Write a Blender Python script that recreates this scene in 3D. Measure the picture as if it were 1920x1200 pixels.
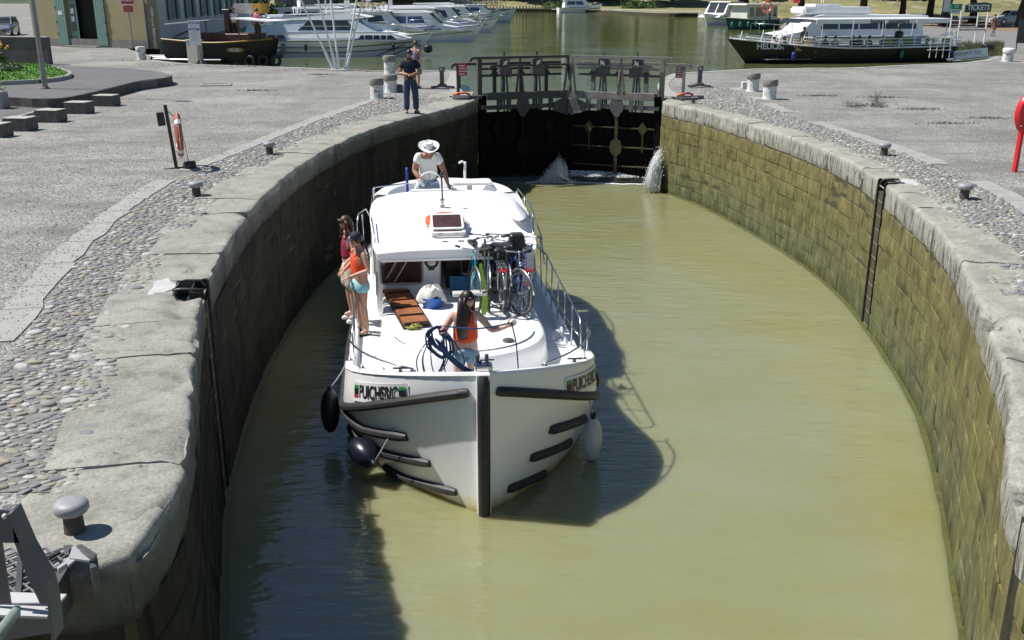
import bpy, bmesh, math, random
from mathutils import Vector, Matrix, noise
from mathutils.geometry import tessellate_polygon
R = math.radians
PI = math.pi
rnd = random.Random(11)
for o in list(bpy.data.objects):
    bpy.data.objects.remove(o)
SC = bpy.context.scene
COL = SC.collection

# ---------------------------------------------------------------- camera
CAM_H, PITCH = 3.3, math.atan(615 / 1850)
cam_d = bpy.data.cameras.new('camera')
cam_d.sensor_width = 36
cam_d.lens = 1850 / 1920 * 36
cam_d.clip_start, cam_d.clip_end = 0.05, 3000
cam = bpy.data.objects.new('camera', cam_d)
COL.objects.link(cam)
cam.location = (0, 0, CAM_H)
cam.rotation_euler = (PI / 2 - PITCH, 0, 0)
SC.camera = cam

# ---------------------------------------------------------------- light
SUN_EL, SUN_AZ = R(55), R(7)      # from the left, a little from behind the scene
world = bpy.data.worlds.new('World')
SC.world = world
world.use_nodes = True
wn = world.node_tree
wn.nodes.clear()
sky = wn.nodes.new('ShaderNodeTexSky')
sky.sky_type = 'NISHITA'
sky.sun_disc = False
sky.sun_elevation = SUN_EL
sky.sun_rotation = -PI / 2 + SUN_AZ
sky.air_density = 1.0
sky.dust_density = 0.15
sky.ozone_density = 4.5
bg = wn.nodes.new('ShaderNodeBackground')
bg.inputs['Strength'].default_value = 0.07
wo = wn.nodes.new('ShaderNodeOutputWorld')
wn.links.new(sky.outputs[0], bg.inputs[0])
wn.links.new(bg.outputs[0], wo.inputs[0])
sun_d = bpy.data.lights.new('sun', 'SUN')
sun_d.energy = 5.0
sun_d.angle = R(0.53)
sun_d.color = (1.0, 0.965, 0.90)
sun = bpy.data.objects.new('sun', sun_d)
COL.objects.link(sun)
to_sun = Vector((-math.cos(SUN_EL) * math.cos(SUN_AZ), math.cos(SUN_EL) * math.sin(SUN_AZ), math.sin(SUN_EL)))
sun.rotation_euler = to_sun.to_track_quat('Z', 'Y').to_euler()
sun.location = (-30, 10, 40)
vs = SC.view_settings
vs.view_transform = 'Standard'
vs.look = 'None'
vs.gamma = 1
vs.exposure = 0.28
vs.use_curve_mapping = False
SC.render.engine = 'CYCLES'
SC.cycles.max_bounces = 6
SC.cycles.use_denoising = True

# ---------------------------------------------------------------- placing: where a sight line of the survey photo meets the level z
_F, _C, _S = 1850., math.cos(PITCH), math.sin(PITCH)
def G(px, py, z=0.0):
    u, v = (px - 960) / _F, (py - 600) / _F
    dy, dz = _C - v * _S, -_S - v * _C
    t = (z - CAM_H) / dz
    return Vector((u * t, dy * t, z))
def G2(px, py, z=0.0):
    p = G(px, py, z)
    return (p.x, p.y)

# ---------------------------------------------------------------- materials
MATS = {}
def _node(nt, t, **kw):
    n = nt.nodes.new(t)
    for k, v in kw.items():
        if k in n.inputs.keys():
            n.inputs[k].default_value = v
        else:
            setattr(n, k, v)
    return n
def mixc(nt, fac, a, b, mode='MIX'):
    m = nt.nodes.new('ShaderNodeMix')
    m.data_type = 'RGBA'
    m.blend_type = mode
    for sock, v in ((m.inputs[0], fac), (m.inputs[6], a), (m.inputs[7], b)):
        if hasattr(v, 'links'):
            nt.links.new(v, sock)
        elif isinstance(v, (int, float)):
            sock.default_value = v
        else:
            sock.default_value = (*v[:3], 1)
    return m.outputs[2]
def ramp(nt, src, stops):
    r = nt.nodes.new('ShaderNodeValToRGB')
    el = r.color_ramp.elements
    while len(el) > 1:
        el.remove(el[-1])
    for i, (p, c) in enumerate(stops):
        e = el[0] if i == 0 else el.new(p)
        e.position = p
        if isinstance(c, (int, float)):
            c = (c, c, c)
        e.color = (*c[:3], 1)
    nt.links.new(src, r.inputs[0])
    return r.outputs[0]
def noise_n(nt, vec, scale, detail=3, rough=.5, out=0):
    n = nt.nodes.new('ShaderNodeTexNoise')
    n.inputs['Scale'].default_value = scale
    n.inputs['Detail'].default_value = detail
    n.inputs['Roughness'].default_value = rough
    nt.links.new(vec, n.inputs['Vector'])
    return n.outputs[out]
def mapping(nt, vec, sc=(1, 1, 1), rot=(0, 0, 0)):
    m = nt.nodes.new('ShaderNodeMapping')
    m.inputs['Scale'].default_value = sc
    m.inputs['Rotation'].default_value = rot
    nt.links.new(vec, m.inputs['Vector'])
    return m.outputs[0]
def math_n(nt, op, a, b=0.0):
    m = nt.nodes.new('ShaderNodeMath')
    m.operation = op
    for s, v in ((m.inputs[0], a), (m.inputs[1], b)):
        if hasattr(v, 'links'):
            nt.links.new(v, s)
        else:
            s.default_value = v
    return m.outputs[0]
def bump_n(nt, h, strength=.5, dist=.01, prev=None):
    b = nt.nodes.new('ShaderNodeBump')
    b.inputs['Strength'].default_value = strength
    b.inputs['Distance'].default_value = dist
    nt.links.new(h, b.inputs['Height'])
    if prev is not None:
        nt.links.new(prev, b.inputs['Normal'])
    return b.outputs[0]
def base_mat(name):
    m = bpy.data.materials.new(name)
    m.use_nodes = True
    nt = m.node_tree
    return m, nt, nt.nodes['Principled BSDF']
def pm(name, c=(.5, .5, .5), rough=.6, metal=0, var=.12, scale=4, bump=0, bscale=40, c2=None, fac=.5, spec=.5, world_co=False, coat=0):
    """plain material: colour with a soft mottling, wear colour c2 showing through in patches, fine relief"""
    if name in MATS:
        return MATS[name]
    m, nt, bs = base_mat(name)
    if world_co:
        g = nt.nodes.new('ShaderNodeNewGeometry')
        vec = g.outputs['Position']
    else:
        vec = nt.nodes.new('ShaderNodeTexCoord').outputs['Object']
    n = noise_n(nt, vec, scale, 5, .6)
    lo = tuple(x * (1 - var) for x in c)
    hi = tuple(min(1, x * (1 + var)) for x in c)
    col = ramp(nt, n, [(.3, lo), (.7, hi)])
    if c2 is not None:
        n2 = noise_n(nt, vec, scale * 1.7, 8, .7)
        f = ramp(nt, n2, [(fac, 0), (fac + .08, 1)])
        col = mixc(nt, f, col, c2)
    nt.links.new(col, bs.inputs['Base Color'])
    bs.inputs['Roughness'].default_value = rough
    bs.inputs['Metallic'].default_value = metal
    bs.inputs['Specular IOR Level'].default_value = spec
    if coat:
        bs.inputs['Coat Weight'].default_value = coat
    if bump:
        nb = noise_n(nt, vec, bscale, 4, .6)
        nt.links.new(bump_n(nt, nb, .6, bump), bs.inputs['Normal'])
    MATS[name] = m
    return m
def glass(name, c=(.02, .025, .03), rough=.05):
    if name in MATS:
        return MATS[name]
    m, nt, bs = base_mat(name)
    vec = nt.nodes.new('ShaderNodeTexCoord').outputs['Object']
    nt.links.new(ramp(nt, noise_n(nt, vec, 2.5, 2), [(.3, c), (.75, tuple(x * 2.2 + .01 for x in c))]), bs.inputs['Base Color'])
    bs.inputs['Roughness'].default_value = rough
    bs.inputs['Specular IOR Level'].default_value = .8
    MATS[name] = m
    return m

# ---------------------------------------------------------------- mesh building
class MB:
    def __init__(s):
        s.v, s.f, s.m, s.mi = [], [], [], 0
    def add(s, vs, fs, M=None):
        o = len(s.v)
        if M is not None:
            vs = [M @ Vector(p) for p in vs]
        s.v.extend(tuple(p) for p in vs)
        for f in fs:
            s.f.append(tuple(i + o for i in f))
            s.m.append(s.mi)
        return s
    def box(s, c, d, rz=0, M=None, tap=1.0):
        x, y, z = d[0] / 2, d[1] / 2, d[2] / 2
        vs = [(-x, -y, -z), (x, -y, -z), (x, y, -z), (-x, y, -z)] + [(a * tap, b * tap, z) for a, b in ((-x, -y), (x, -y), (x, y), (-x, y))]
        T = Matrix.Translation(c) @ Matrix.Rotation(rz, 4, 'Z')
        if M is not None:
            T = M @ T
        return s.add(vs, [(0, 3, 2, 1), (4, 5, 6, 7), (0, 1, 5, 4), (1, 2, 6, 5), (2, 3, 7, 6), (3, 0, 4, 7)], T)
    def bar(s, a, b, w, h, up=(0, 0, 1)):
        a, b = Vector(a), Vector(b)
        d = (b - a)
        L = d.length
        if L < 1e-6:
            return s
        d.normalize()
        up = Vector(up)
        sd = d.cross(up)
        if sd.length < 1e-4:
            sd = d.cross(Vector((1, 0, 0)))
        sd.normalize()
        u = sd.cross(d)
        vs = []
        for p in (a, b):
            for x, y in ((-1, -1), (1, -1), (1, 1), (-1, 1)):
                vs.append(p + sd * (x * w / 2) + u * (y * h / 2))
        return s.add(vs, [(0, 3, 2, 1), (4, 5, 6, 7), (0, 1, 5, 4), (1, 2, 6, 5), (2, 3, 7, 6), (3, 0, 4, 7)])
    def tube(s, pts, r, n=8, closed=False, cap=True):
        pts = [Vector(p) for p in pts]
        N = len(pts)
        rs = r if isinstance(r, (list, tuple)) else [r] * N
        rings = []
        pu = None
        for i, p in enumerate(pts):
            if closed:
                t = pts[(i + 1) % N] - pts[i - 1]
            else:
                t = pts[min(i + 1, N - 1)] - pts[max(i - 1, 0)]
            if t.length < 1e-9:
                t = Vector((0, 0, 1))
            t.normalize()
            if pu is None:
                u = t.orthogonal().normalized()
            else:
                u = pu - t * pu.dot(t)
                u = u.normalized() if u.length > 1e-6 else t.orthogonal().normalized()
            pu = u
            w = t.cross(u)
            rings.append([p + (u * math.cos(2 * PI * k / n) + w * math.sin(2 * PI * k / n)) * rs[i] for k in range(n)])
        return s.loft(rings, closed_path=closed, cap=cap)
    def loft(s, rings, closed_path=False, cap=True, closed_ring=True):
        n = len(rings[0])
        N = len(rings)
        vs = [p for r in rings for p in r]
        fs = []
        for i in range(N if closed_path else N - 1):
            j = (i + 1) % N
            for k in range(n if closed_ring else n - 1):
                l = (k + 1) % n
                fs.append((i * n + k, i * n + l, j * n + l, j * n + k))
        if cap and not closed_path and closed_ring:
            fs.append(tuple(range(n - 1, -1, -1)))
            fs.append(tuple((N - 1) * n + k for k in range(n)))
        return s.add(vs, fs)
    def lathe(s, prof, c=(0, 0, 0), n=16, M=None):
        rings = [[Vector((r * math.cos(2 * PI * k / n), r * math.sin(2 * PI * k / n), z)) + Vector(c) for k in range(n)] for r, z in prof]
        if M is not None:
            rings = [[M @ p for p in r] for r in rings]
        return s.loft(rings)
    def prism(s, poly, z0, z1, M=None):
        n = len(poly)
        vs = [(x, y, z0) for x, y in poly] + [(x, y, z1) for x, y in poly]
        fs = [(i, (i + 1) % n, n + (i + 1) % n, n + i) for i in range(n)]
        tri = tessellate_polygon([[Vector((x, y, 0)) for x, y in poly]])
        fs += [tuple(n + i for i in t) for t in tri] + [tuple(reversed(t)) for t in tri]
        return s.add(vs, fs, M)
    def ell(s, c, r, n=10, m=6, M=None):
        prof = [(max(.02, math.sin(PI * k / m)), -math.cos(PI * k / m)) for k in range(m + 1)]
        T = Matrix.Translation(c) @ Matrix.Diagonal((*r, 1))
        if M is not None:
            T = M @ T
        return s.lathe(prof, n=n, M=T)
    def build(s, name, mat, parent=None, smooth=False, bevel=0, seg=1, fixn=True):
        me = bpy.data.meshes.new(name)
        me.from_pydata(s.v, [], s.f)
        if fixn or bevel:
            bm = bmesh.new()
            bm.from_mesh(me)
            if bevel:
                bmesh.ops.remove_doubles(bm, verts=bm.verts, dist=1e-5)
                ed = [e for e in bm.edges if len(e.link_faces) == 2 and e.calc_face_angle(0) > .5]
                if ed:
                    bmesh.ops.bevel(bm, geom=ed, offset=bevel, segments=seg, affect='EDGES', clamp_overlap=True)
            bmesh.ops.recalc_face_normals(bm, faces=bm.faces)
            bm.to_mesh(me)
            bm.free()
        mats = mat if isinstance(mat, (list, tuple)) else [mat]
        for q in mats:
            me.materials.append(q)
        if len(mats) > 1 and not bevel:
            me.polygons.foreach_set('material_index', s.m)
        if smooth:
            smooth_mesh(me, smooth)
        o = bpy.data.objects.new(name, me)
        COL.objects.link(o)
        if parent is not None:
            o.parent = parent
        return o
def smooth_mesh(me, ang=True):
    me.polygons.foreach_set('use_smooth', [True] * len(me.polygons))
    if ang is not True:
        try:
            me.set_sharp_from_angle(angle=ang)
        except Exception:
            pass
    me.update()
SH = R(35)
def link_mesh(name, me, parent=None, loc=(0, 0, 0), rot=None):
    o = bpy.data.objects.new(name, me)
    COL.objects.link(o)
    o.location = loc
    if rot is not None:
        o.rotation_euler = rot
    if parent is not None:
        o.parent = parent
    return o
def tag(o, label=None, cat=None, group=None, kind=None):
    if label:
        o['label'] = label
    if cat:
        o['category'] = cat
    if group:
        o['group'] = group
    if kind:
        o['kind'] = kind
    return o
def thing(name, loc, rz, label, cat, group=None):
    o = bpy.data.objects.new(name, None)
    COL.objects.link(o)
    o.location = loc
    o.rotation_euler = (0, 0, rz)
    o.empty_display_size = .2
    return tag(o, label, cat, group)
def dup(root, loc=None, rz=None, label=None):
    def cp(o, par):
        c = o.copy()
        COL.objects.link(c)
        if par is not None:
            c.parent = par
        for ch in list(kids[o.name]):
            cp(ch, c)
        return c
    kids = {}
    def scan(o):
        kids[o.name] = list(o.children)
        for ch in o.children:
            scan(ch)
    scan(root)
    c = cp(root, None)
    if loc is not None:
        c.location = loc
    if rz is not None:
        c.rotation_euler = (c.rotation_euler[0], c.rotation_euler[1], rz)
    if label:
        c['label'] = label
    return c
def text_mesh(body, size, extrude=.002, bold=0.0, spacing=1.0):
    cu = bpy.data.curves.new('lettering', 'FONT')
    cu.body = body
    cu.size = size
    cu.align_x = 'CENTER'
    cu.align_y = 'CENTER'
    cu.extrude = extrude
    cu.offset = bold
    cu.space_character = spacing
    o = bpy.data.objects.new('lettering', cu)
    COL.objects.link(o)
    dg = bpy.context.evaluated_depsgraph_get()
    me = bpy.data.meshes.new_from_object(o.evaluated_get(dg))
    bpy.data.objects.remove(o)
    return me
def text(body, size, mat, parent, loc, rot, extrude=.002, bold=0.0, sx=1.0, name='lettering'):
    me = text_mesh(body, size, extrude, bold)
    me.materials.clear()
    me.materials.append(mat)
    o = link_mesh(name, me, parent, loc, rot)
    o.scale = (sx, 1, 1)
    return o
class Path:
    def __init__(s, pts, step=.1):
        P = [Vector((p[0], p[1], p[2] if len(p) > 2 else 0)) for p in pts]
        P = [P[0] * 2 - P[1]] + P + [P[-1] * 2 - P[-2]]
        out = []
        for i in range(1, len(P) - 2):
            a, b, c, d = P[i - 1:i + 3]
            n = max(2, int((c - b).length / step))
            for k in range(n):
                t = k / n
                out.append(.5 * ((2 * b) + (c - a) * t + (2 * a - 5 * b + 4 * c - d) * t * t + (3 * b - a - 3 * c + d) * t ** 3))
        out.append(P[-2])
        s.p = out
        s.s = [0]
        for i in range(1, len(out)):
            s.s.append(s.s[-1] + (out[i] - out[i - 1]).length)
        s.L = s.s[-1]
    def at(s, t):
        t = min(max(t, 0), s.L)
        lo, hi = 0, len(s.s) - 1
        while hi - lo > 1:
            m = (lo + hi) // 2
            if s.s[m] <= t:
                lo = m
            else:
                hi = m
        u = (t - s.s[lo]) / max(1e-9, s.s[hi] - s.s[lo])
        return s.p[lo].lerp(s.p[hi], u)
    def tan(s, t):
        d = s.at(min(t + .15, s.L)) - s.at(max(t - .15, 0))
        return d.normalized()
    def near(s, q):
        q = Vector((q[0], q[1], 0))
        return s.s[min(range(len(s.p)), key=lambda i: (Vector((s.p[i].x, s.p[i].y, 0)) - q).length_squared)]

# common paints
WHITE = pm('white_gelcoat', (.90, .90, .89), .28, var=.04, scale=1.5, coat=.2)
OFFWHITE = pm('offwhite_paint', (.66, .67, .66), .4, var=.06)
CHROME = pm('stainless_steel', (.62, .62, .63), .22, 1.0, var=.08)
BLACKR = pm('black_rubber', (.028, .028, .03), .55, var=.35, scale=9, bump=.002)
BLACKP = pm('black_plastic', (.02, .02, .022), .4)
NAVY = pm('navy_plastic', (.010, .012, .024), .3, var=.2)
IRON = pm('painted_iron', (.10, .10, .11), .5, .3, var=.3, scale=12, bump=.002)
DARKGLASS = glass('dark_glass')
BLUEGLASS = glass('blue_glass', (.03, .06, .14))
RED = pm('red_paint', (.55, .03, .03), .4)
ORANGE = pm('orange_plastic', (.75, .12, .03), .45, var=.15, c2=(.8, .35, .2), fac=.62)
# ================================================================ setting: ground, water, lock walls
WL, WB = -2.8, -0.6          # water levels: lock chamber, basin above the gates
LEFT = [(-1.10, 32.8), (-1.45, 31.2), (-1.94, 29.72), (-3.27, 26.24), (-3.86, 23.5), (-4.20, 20.4), (-4.22, 16.8), (-4.02, 14.1), (-3.6, 11.12), (-3.09, 9.1), (-2.69, 7.65), (-2.40, 6.56), (-2.32, 5.9), (-2.34, 5.3)]
RIGHT = [(4.75, 32.0), (4.85, 31.4), (5.72, 28.9), (6.49, 24.98), (6.84, 22.2), (6.90, 19.7), (6.73, 17.7), (6.36, 14.86), (5.99, 13.1), (5.35, 10.9), (4.91, 9.6), (4.40, 8.1), (3.97, 7.2), (3.55, 6.3), (3.40, 5.6)]
PL, PR = Path(LEFT), Path(RIGHT)

def sheet(name, outline, z, mat, kind='structure', holes=(), jitter=0):
    loops = [[Vector((p[0], p[1], 0)) for p in outline]] + [[Vector((p[0], p[1], 0)) for p in h] for h in holes]
    flat = [p for l in loops for p in l]
    tri = tessellate_polygon(loops)
    m = MB()
    fs = []
    for t in tri:
        a, b, c = (flat[i] for i in t)
        fs.append(t if (b - a).cross(c - a).z > 0 else (t[0], t[2], t[1]))
    m.add([(p.x, p.y, z) for p in flat], fs)
    o = m.build(name, mat, fixn=False)
    return tag(o, kind=kind)

# --- ground materials
def gravel_mat():
    m, nt, bs = base_mat('grey_gravel')
    pos = nt.nodes.new('ShaderNodeNewGeometry').outputs['Position']
    big = noise_n(nt, pos, .35, 6, .62)
    mid = noise_n(nt, pos, 2.2, 5, .6)
    fine = noise_n(nt, pos, 24, 3, .8)
    v = nt.nodes.new('ShaderNodeTexVoronoi')
    v.inputs['Scale'].default_value = 42
    nt.links.new(pos, v.inputs['Vector'])
    c = ramp(nt, big, [(.30, (.180, .176, .160)), (.5, (.235, .229, .210)), (.68, (.292, .285, .262))])
    c = mixc(nt, .5, c, ramp(nt, mid, [(.3, .36), (.7, .68)]), 'OVERLAY')
    bw = nt.nodes.new('ShaderNodeRGBToBW')
    nt.links.new(v.outputs['Color'], bw.inputs[0])
    c = mixc(nt, .80, c, ramp(nt, bw.outputs[0], [(.12, .10), (.5, .50), (.9, .92)]), 'OVERLAY')
    c = mixc(nt, .62, c, ramp(nt, fine, [(.36, .12), (.62, .80)]), 'OVERLAY')
    tr = noise_n(nt, mapping(nt, pos, (.25, 1.1, 1), (0, 0, .3)), .9, 5, .6)
    c = mixc(nt, ramp(nt, tr, [(.50, 0), (.66, .60)]), c, (.15, .145, .130))
    c = mixc(nt, ramp(nt, noise_n(nt, mapping(nt, pos, (.8, .35, 1), (0, 0, -.5)), .5, 5, .65), [(.52, 0), (.66, .45)]), c, (.36, .35, .32))
    nt.links.new(c, bs.inputs['Base Color'])
    bs.inputs['Roughness'].default_value = .9
    b = bump_n(nt, fine, .6, .012)
    nt.links.new(bump_n(nt, v.outputs['Distance'], .6, .012, b), bs.inputs['Normal'])
    return m
GRAVEL = gravel_mat()
ASPH = pm('asphalt', (.13, .13, .128), .9, var=.15, scale=1.2, bump=.004, bscale=60, world_co=True, c2=(.17, .168, .16), fac=.6)
ROAD = pm('road_asphalt', (.20, .20, .197), .9, var=.1, scale=.5, world_co=True)
EARTH = pm('brown_earth', (.23, .16, .105), .95, var=.25, scale=.8, world_co=True, c2=(.33, .28, .2), fac=.55)
DRYGRASS = pm('dry_grass', (.20, .19, .08), .95, var=.35, scale=.25, world_co=True, c2=(.30, .26, .15), fac=.5)
CONC = pm('concrete', (.30, .295, .27), .85, var=.18, scale=3, bump=.004, bscale=30, world_co=True, c2=(.16, .155, .14), fac=.62)

def stone_mat(name, hi, lo, dark, streak=.5, band=False, pits_shade=False, black=False, spec=.3, moss=(.22, .19, .05)):
    m, nt, bs = base_mat(name)
    pos = nt.nodes.new('ShaderNodeNewGeometry').outputs['Position']
    n = noise_n(nt, pos, 1.3, 8, .68)
    c = ramp(nt, n, [(.3, lo), (.68, hi)])
    sp = noise_n(nt, pos, 38, 5, .75)
    c = mixc(nt, .55, c, ramp(nt, sp, [(.3, .25), (.68, .72)]), 'OVERLAY')
    fst = noise_n(nt, mapping(nt, pos, (14, 14, 1.6)), 1.0, 5, .7)
    st = noise_n(nt, mapping(nt, pos, (3.4, 3.4, .42)), 1.5, 6, .65)
    if band:
        sx = nt.nodes.new('ShaderNodeSeparateXYZ')
        nt.links.new(pos, sx.inputs[0])
        wob = math_n(nt, 'MULTIPLY', noise_n(nt, mapping(nt, pos, (1, 1, .3)), .9, 5, .6), .9)
        h = math_n(nt, 'ADD', sx.outputs['Z'], wob)
        h = math_n(nt, 'ADD', math_n(nt, 'MULTIPLY', h, 1 / 3.2), .78)
        # rust-brown band above, olive in the middle, slimy grey green by the water
        bc = ramp(nt, h, [(.06, (.045, .045, .012)), (.13, (.095, .110, .050)), (.42, (.125, .122, .045)), (.64, (.150, .130, .045)), (.86, (.178, .145, .064)), (.97, (.25, .20, .125))])
        c = mixc(nt, .80, c, bc)
        c = mixc(nt, .75, c, ramp(nt, noise_n(nt, mapping(nt, pos, (1, 1, .8)), 3.2, 8, .72), [(.32, .12), (.5, .5), (.68, .85)]), 'OVERLAY')
        c = mixc(nt, .5, c, ramp(nt, fst, [(.35, .25), (.65, .75)]), 'OVERLAY')
        pit = noise_n(nt, mapping(nt, pos, (1, 1, .7)), 9, 4, .75)
        c = mixc(nt, ramp(nt, pit, [(.66, 0), (.70, .8)]), c, (.02, .018, .01))
        yel = noise_n(nt, mapping(nt, pos, (4.5, 4.5, .3), (0, 0, .4)), 1.0, 5, .7)
        c = mixc(nt, ramp(nt, yel, [(.54, 0), (.70, .65)]), c, (.215, .185, .035))
    c = mixc(nt, ramp(nt, st, [(.52, 0), (.72, streak)]), c, dark)
    if black:
        sx = nt.nodes.new('ShaderNodeSeparateXYZ')
        nt.links.new(pos, sx.inputs[0])
        dn = ramp(nt, math_n(nt, 'ADD', math_n(nt, 'MULTIPLY', sx.outputs['Z'], -1), 0), [(.02, 0), (.12, 1)])
        c = mixc(nt, math_n(nt, 'MULTIPLY', dn, ramp(nt, fst, [(.50, 0), (.60, .85)])), c, (.05, .048, .038))
    if pits_shade:       # black pits and lichen spots
        pit = noise_n(nt, pos, 6.5, 5, .7)
        c = mixc(nt, ramp(nt, pit, [(.665, 0), (.70, .75)]), c, (.035, .033, .028))
    if pits_shade:       # shade of the upright faces painted in, deeper downward
        sx = nt.nodes.new('ShaderNodeSeparateXYZ')
        nt.links.new(pos, sx.inputs[0])
        h = math_n(nt, 'ADD', sx.outputs['Z'], math_n(nt, 'MULTIPLY', math_n(nt, 'SUBTRACT', n, .5), .35))
        c = mixc(nt, ramp(nt, math_n(nt, 'ADD', h, .5), [(.05, .94), (.14, .75), (.38, .55), (.47, 0)]), c, (.028, .028, .022))
    nt.links.new(c, bs.inputs['Base Color'])
    bs.inputs['Roughness'].default_value = .85
    bs.inputs['Specular IOR Level'].default_value = spec
    b = bump_n(nt, n, .5, .05)
    b = bump_n(nt, sp, .8, .012, b)
    nt.links.new(b, bs.inputs['Normal'])
    return m
COPE = stone_mat('weathered_coping_stone', (.39, .385, .335), (.235, .23, .195), (.10, .098, .08), .55, pits_shade=True)
COPE_R = stone_mat('pale_lichen_coping_stone', (.43, .415, .35), (.24, .23, .195), (.085, .083, .07), .45, black=True)
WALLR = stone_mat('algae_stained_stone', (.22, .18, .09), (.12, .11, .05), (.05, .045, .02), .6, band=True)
WALLL = stone_mat('shade_toned_stone', (.060, .057, .040), (.024, .023, .017), (.010, .010, .008), .8, spec=.1)  # deep shade of the left wall is put into this near-black stone colour
MORTAR = pm('dark_joint', (.060, .052, .026), .95, var=.3, scale=8, world_co=True)
CBASE = pm('cobble_bedding', (.19, .183, .165), .95, var=.4, scale=22, bump=.01, bscale=70, world_co=True, c2=(.29, .285, .26), fac=.55)
SLAB = pm('pale_edging_stone', (.335, .333, .305), .85, var=.12, scale=4, bump=.003, bscale=50, world_co=True, c2=(.26, .25, .23), fac=.60)

# --- land sheets
basL = [G2(280, 112), G2(360, 120), G2(480, 124), G2(640, 130), G2(730, 133), G2(850, 133)]
inL = [(p[0] - .35, p[1]) for p in LEFT]
farL = [(-23.5, 62.5), (-25, 78), (-26, 100), (-28, 140), (-30, 218)]
left_out = [basL[-1], (-2.2, 41.5), (-2.1, 38.2), (-1.75, 35.4), (-1.62, 33.4)] + inL[1:-1] + [(-2.62, 5.35), (-3.2, 5.2), (-14, 5.2), (-14, -40), (-300, -40), (-300, 700), (-40, 700), (-40, 222)] + list(reversed(farL)) + [(-19.6, 55.5)] + basL[:-1]
sheet('gravel_quay', left_out, 0, GRAVEL)
basR = [G2(1260, 139), G2(1310, 135), G2(1400, 130), G2(1500, 128), G2(1600, 127), G2(1700, 122), G2(1800, 118), G2(1852, 111), (27.5, 57.5), (29.0, 62)]
inR = [(p[0] + .3, p[1]) for p in RIGHT]
farR = [(29.6, 80), (29.8, 90.6), (28.2, 103), (31, 116), (33, 140), (31, 172), (24.9, 173), (17.5, 199), (12, 210), (.5, 216), (-30, 218), (-40, 222), (-40, 700)]
right_out = [(5.3, 33.4), (5.25, 35.5), (5.6, 38.5)] + basR + farR + [(300, 700), (300, -40), (14, -40), (14, 5.3), (4.2, 5.3)] + list(reversed(inR[1:-1]))
sheet('gravel_quay', right_out, 0, GRAVEL)

# --- quay edges of the basin (bank walls)
def bank(name, pts, mat, top=0.014, w=.38, depth=1.3, piece=1.6, side=1):
    root = thing(name, (0, 0, 0), 0, None, None)
    p = Path(pts, .5)
    m = MB()
    n = max(2, int(p.L / 1.0))
    rings = []
    for i in range(n + 1):
        s = p.L * i / n
        a, t = p.at(s), p.tan(s)
        nn = Vector((-t.y, t.x, 0)) * side
        rings.append([a + Vector((0, 0, -.05)) - nn * .03, a + Vector((0, 0, -depth)) - nn * .03, a + nn * .3 + Vector((0, 0, -depth)), a + nn * .3 + Vector((0, 0, -.05))])
    m.loft(rings)
    m.build('wall_face', mat[1], root)
    s = 0
    k = 0
    while s < p.L - .3:
        e = min(p.L, s + piece * rnd.uniform(.8, 1.2))
        q = MB()
        rr = []
        for j in range(4):
            u = s + .01 + (e - s - .02) * j / 3
            a, t = p.at(u), p.tan(u)
            nn = Vector((-t.y, t.x, 0)) * side
            dz = rnd.uniform(-.006, .006)
            rr.append([a - nn * .02 + Vector((0, 0, -.16)), a - nn * .03 + Vector((0, 0, top - .02 + dz)), a + Vector((0, 0, top + dz)), a + nn * w + Vector((0, 0, top + dz)), a + nn * w + Vector((0, 0, -.16))])
        q.loft(rr)
        q.build('coping_stone', mat[0], root)
        s = e
        k += 1
    return root
b = bank('quay_wall', basL + [(-2.2, 41.5), (-2.1, 38.2), (-1.75, 35.4), (-1.62, 33.4)], (SLAB, MORTAR), side=-1)
tag(b, 'low stone quay edge of the basin behind the white pole sculpture', 'quay wall')
b = bank('quay_wall', [(5.3, 33.4), (5.25, 35.5), (5.6, 38.5)] + basR, (SLAB, MORTAR), side=-1)
tag(b, 'low stone quay edge of the basin in front of the black passenger boat', 'quay wall')
b = bank('quay_wall', [(29.3, 62), (29.6, 80), (29.8, 90.6), (28.2, 103), (31, 116), (33, 140), (31, 172)], (CONC, CONC), piece=5, side=-1, w=.5)
tag(b, 'grey sloping bank wall of the basin behind the black passenger boat', 'quay wall')
b = bank('quay_wall', [(30.8, 172), (24.9, 173), (17.5, 199), (12, 210)], (CONC, MORTAR), piece=6, side=-1, w=.6)
tag(b, 'dark old bank wall across the basin, right of the far white boat', 'quay wall')

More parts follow.
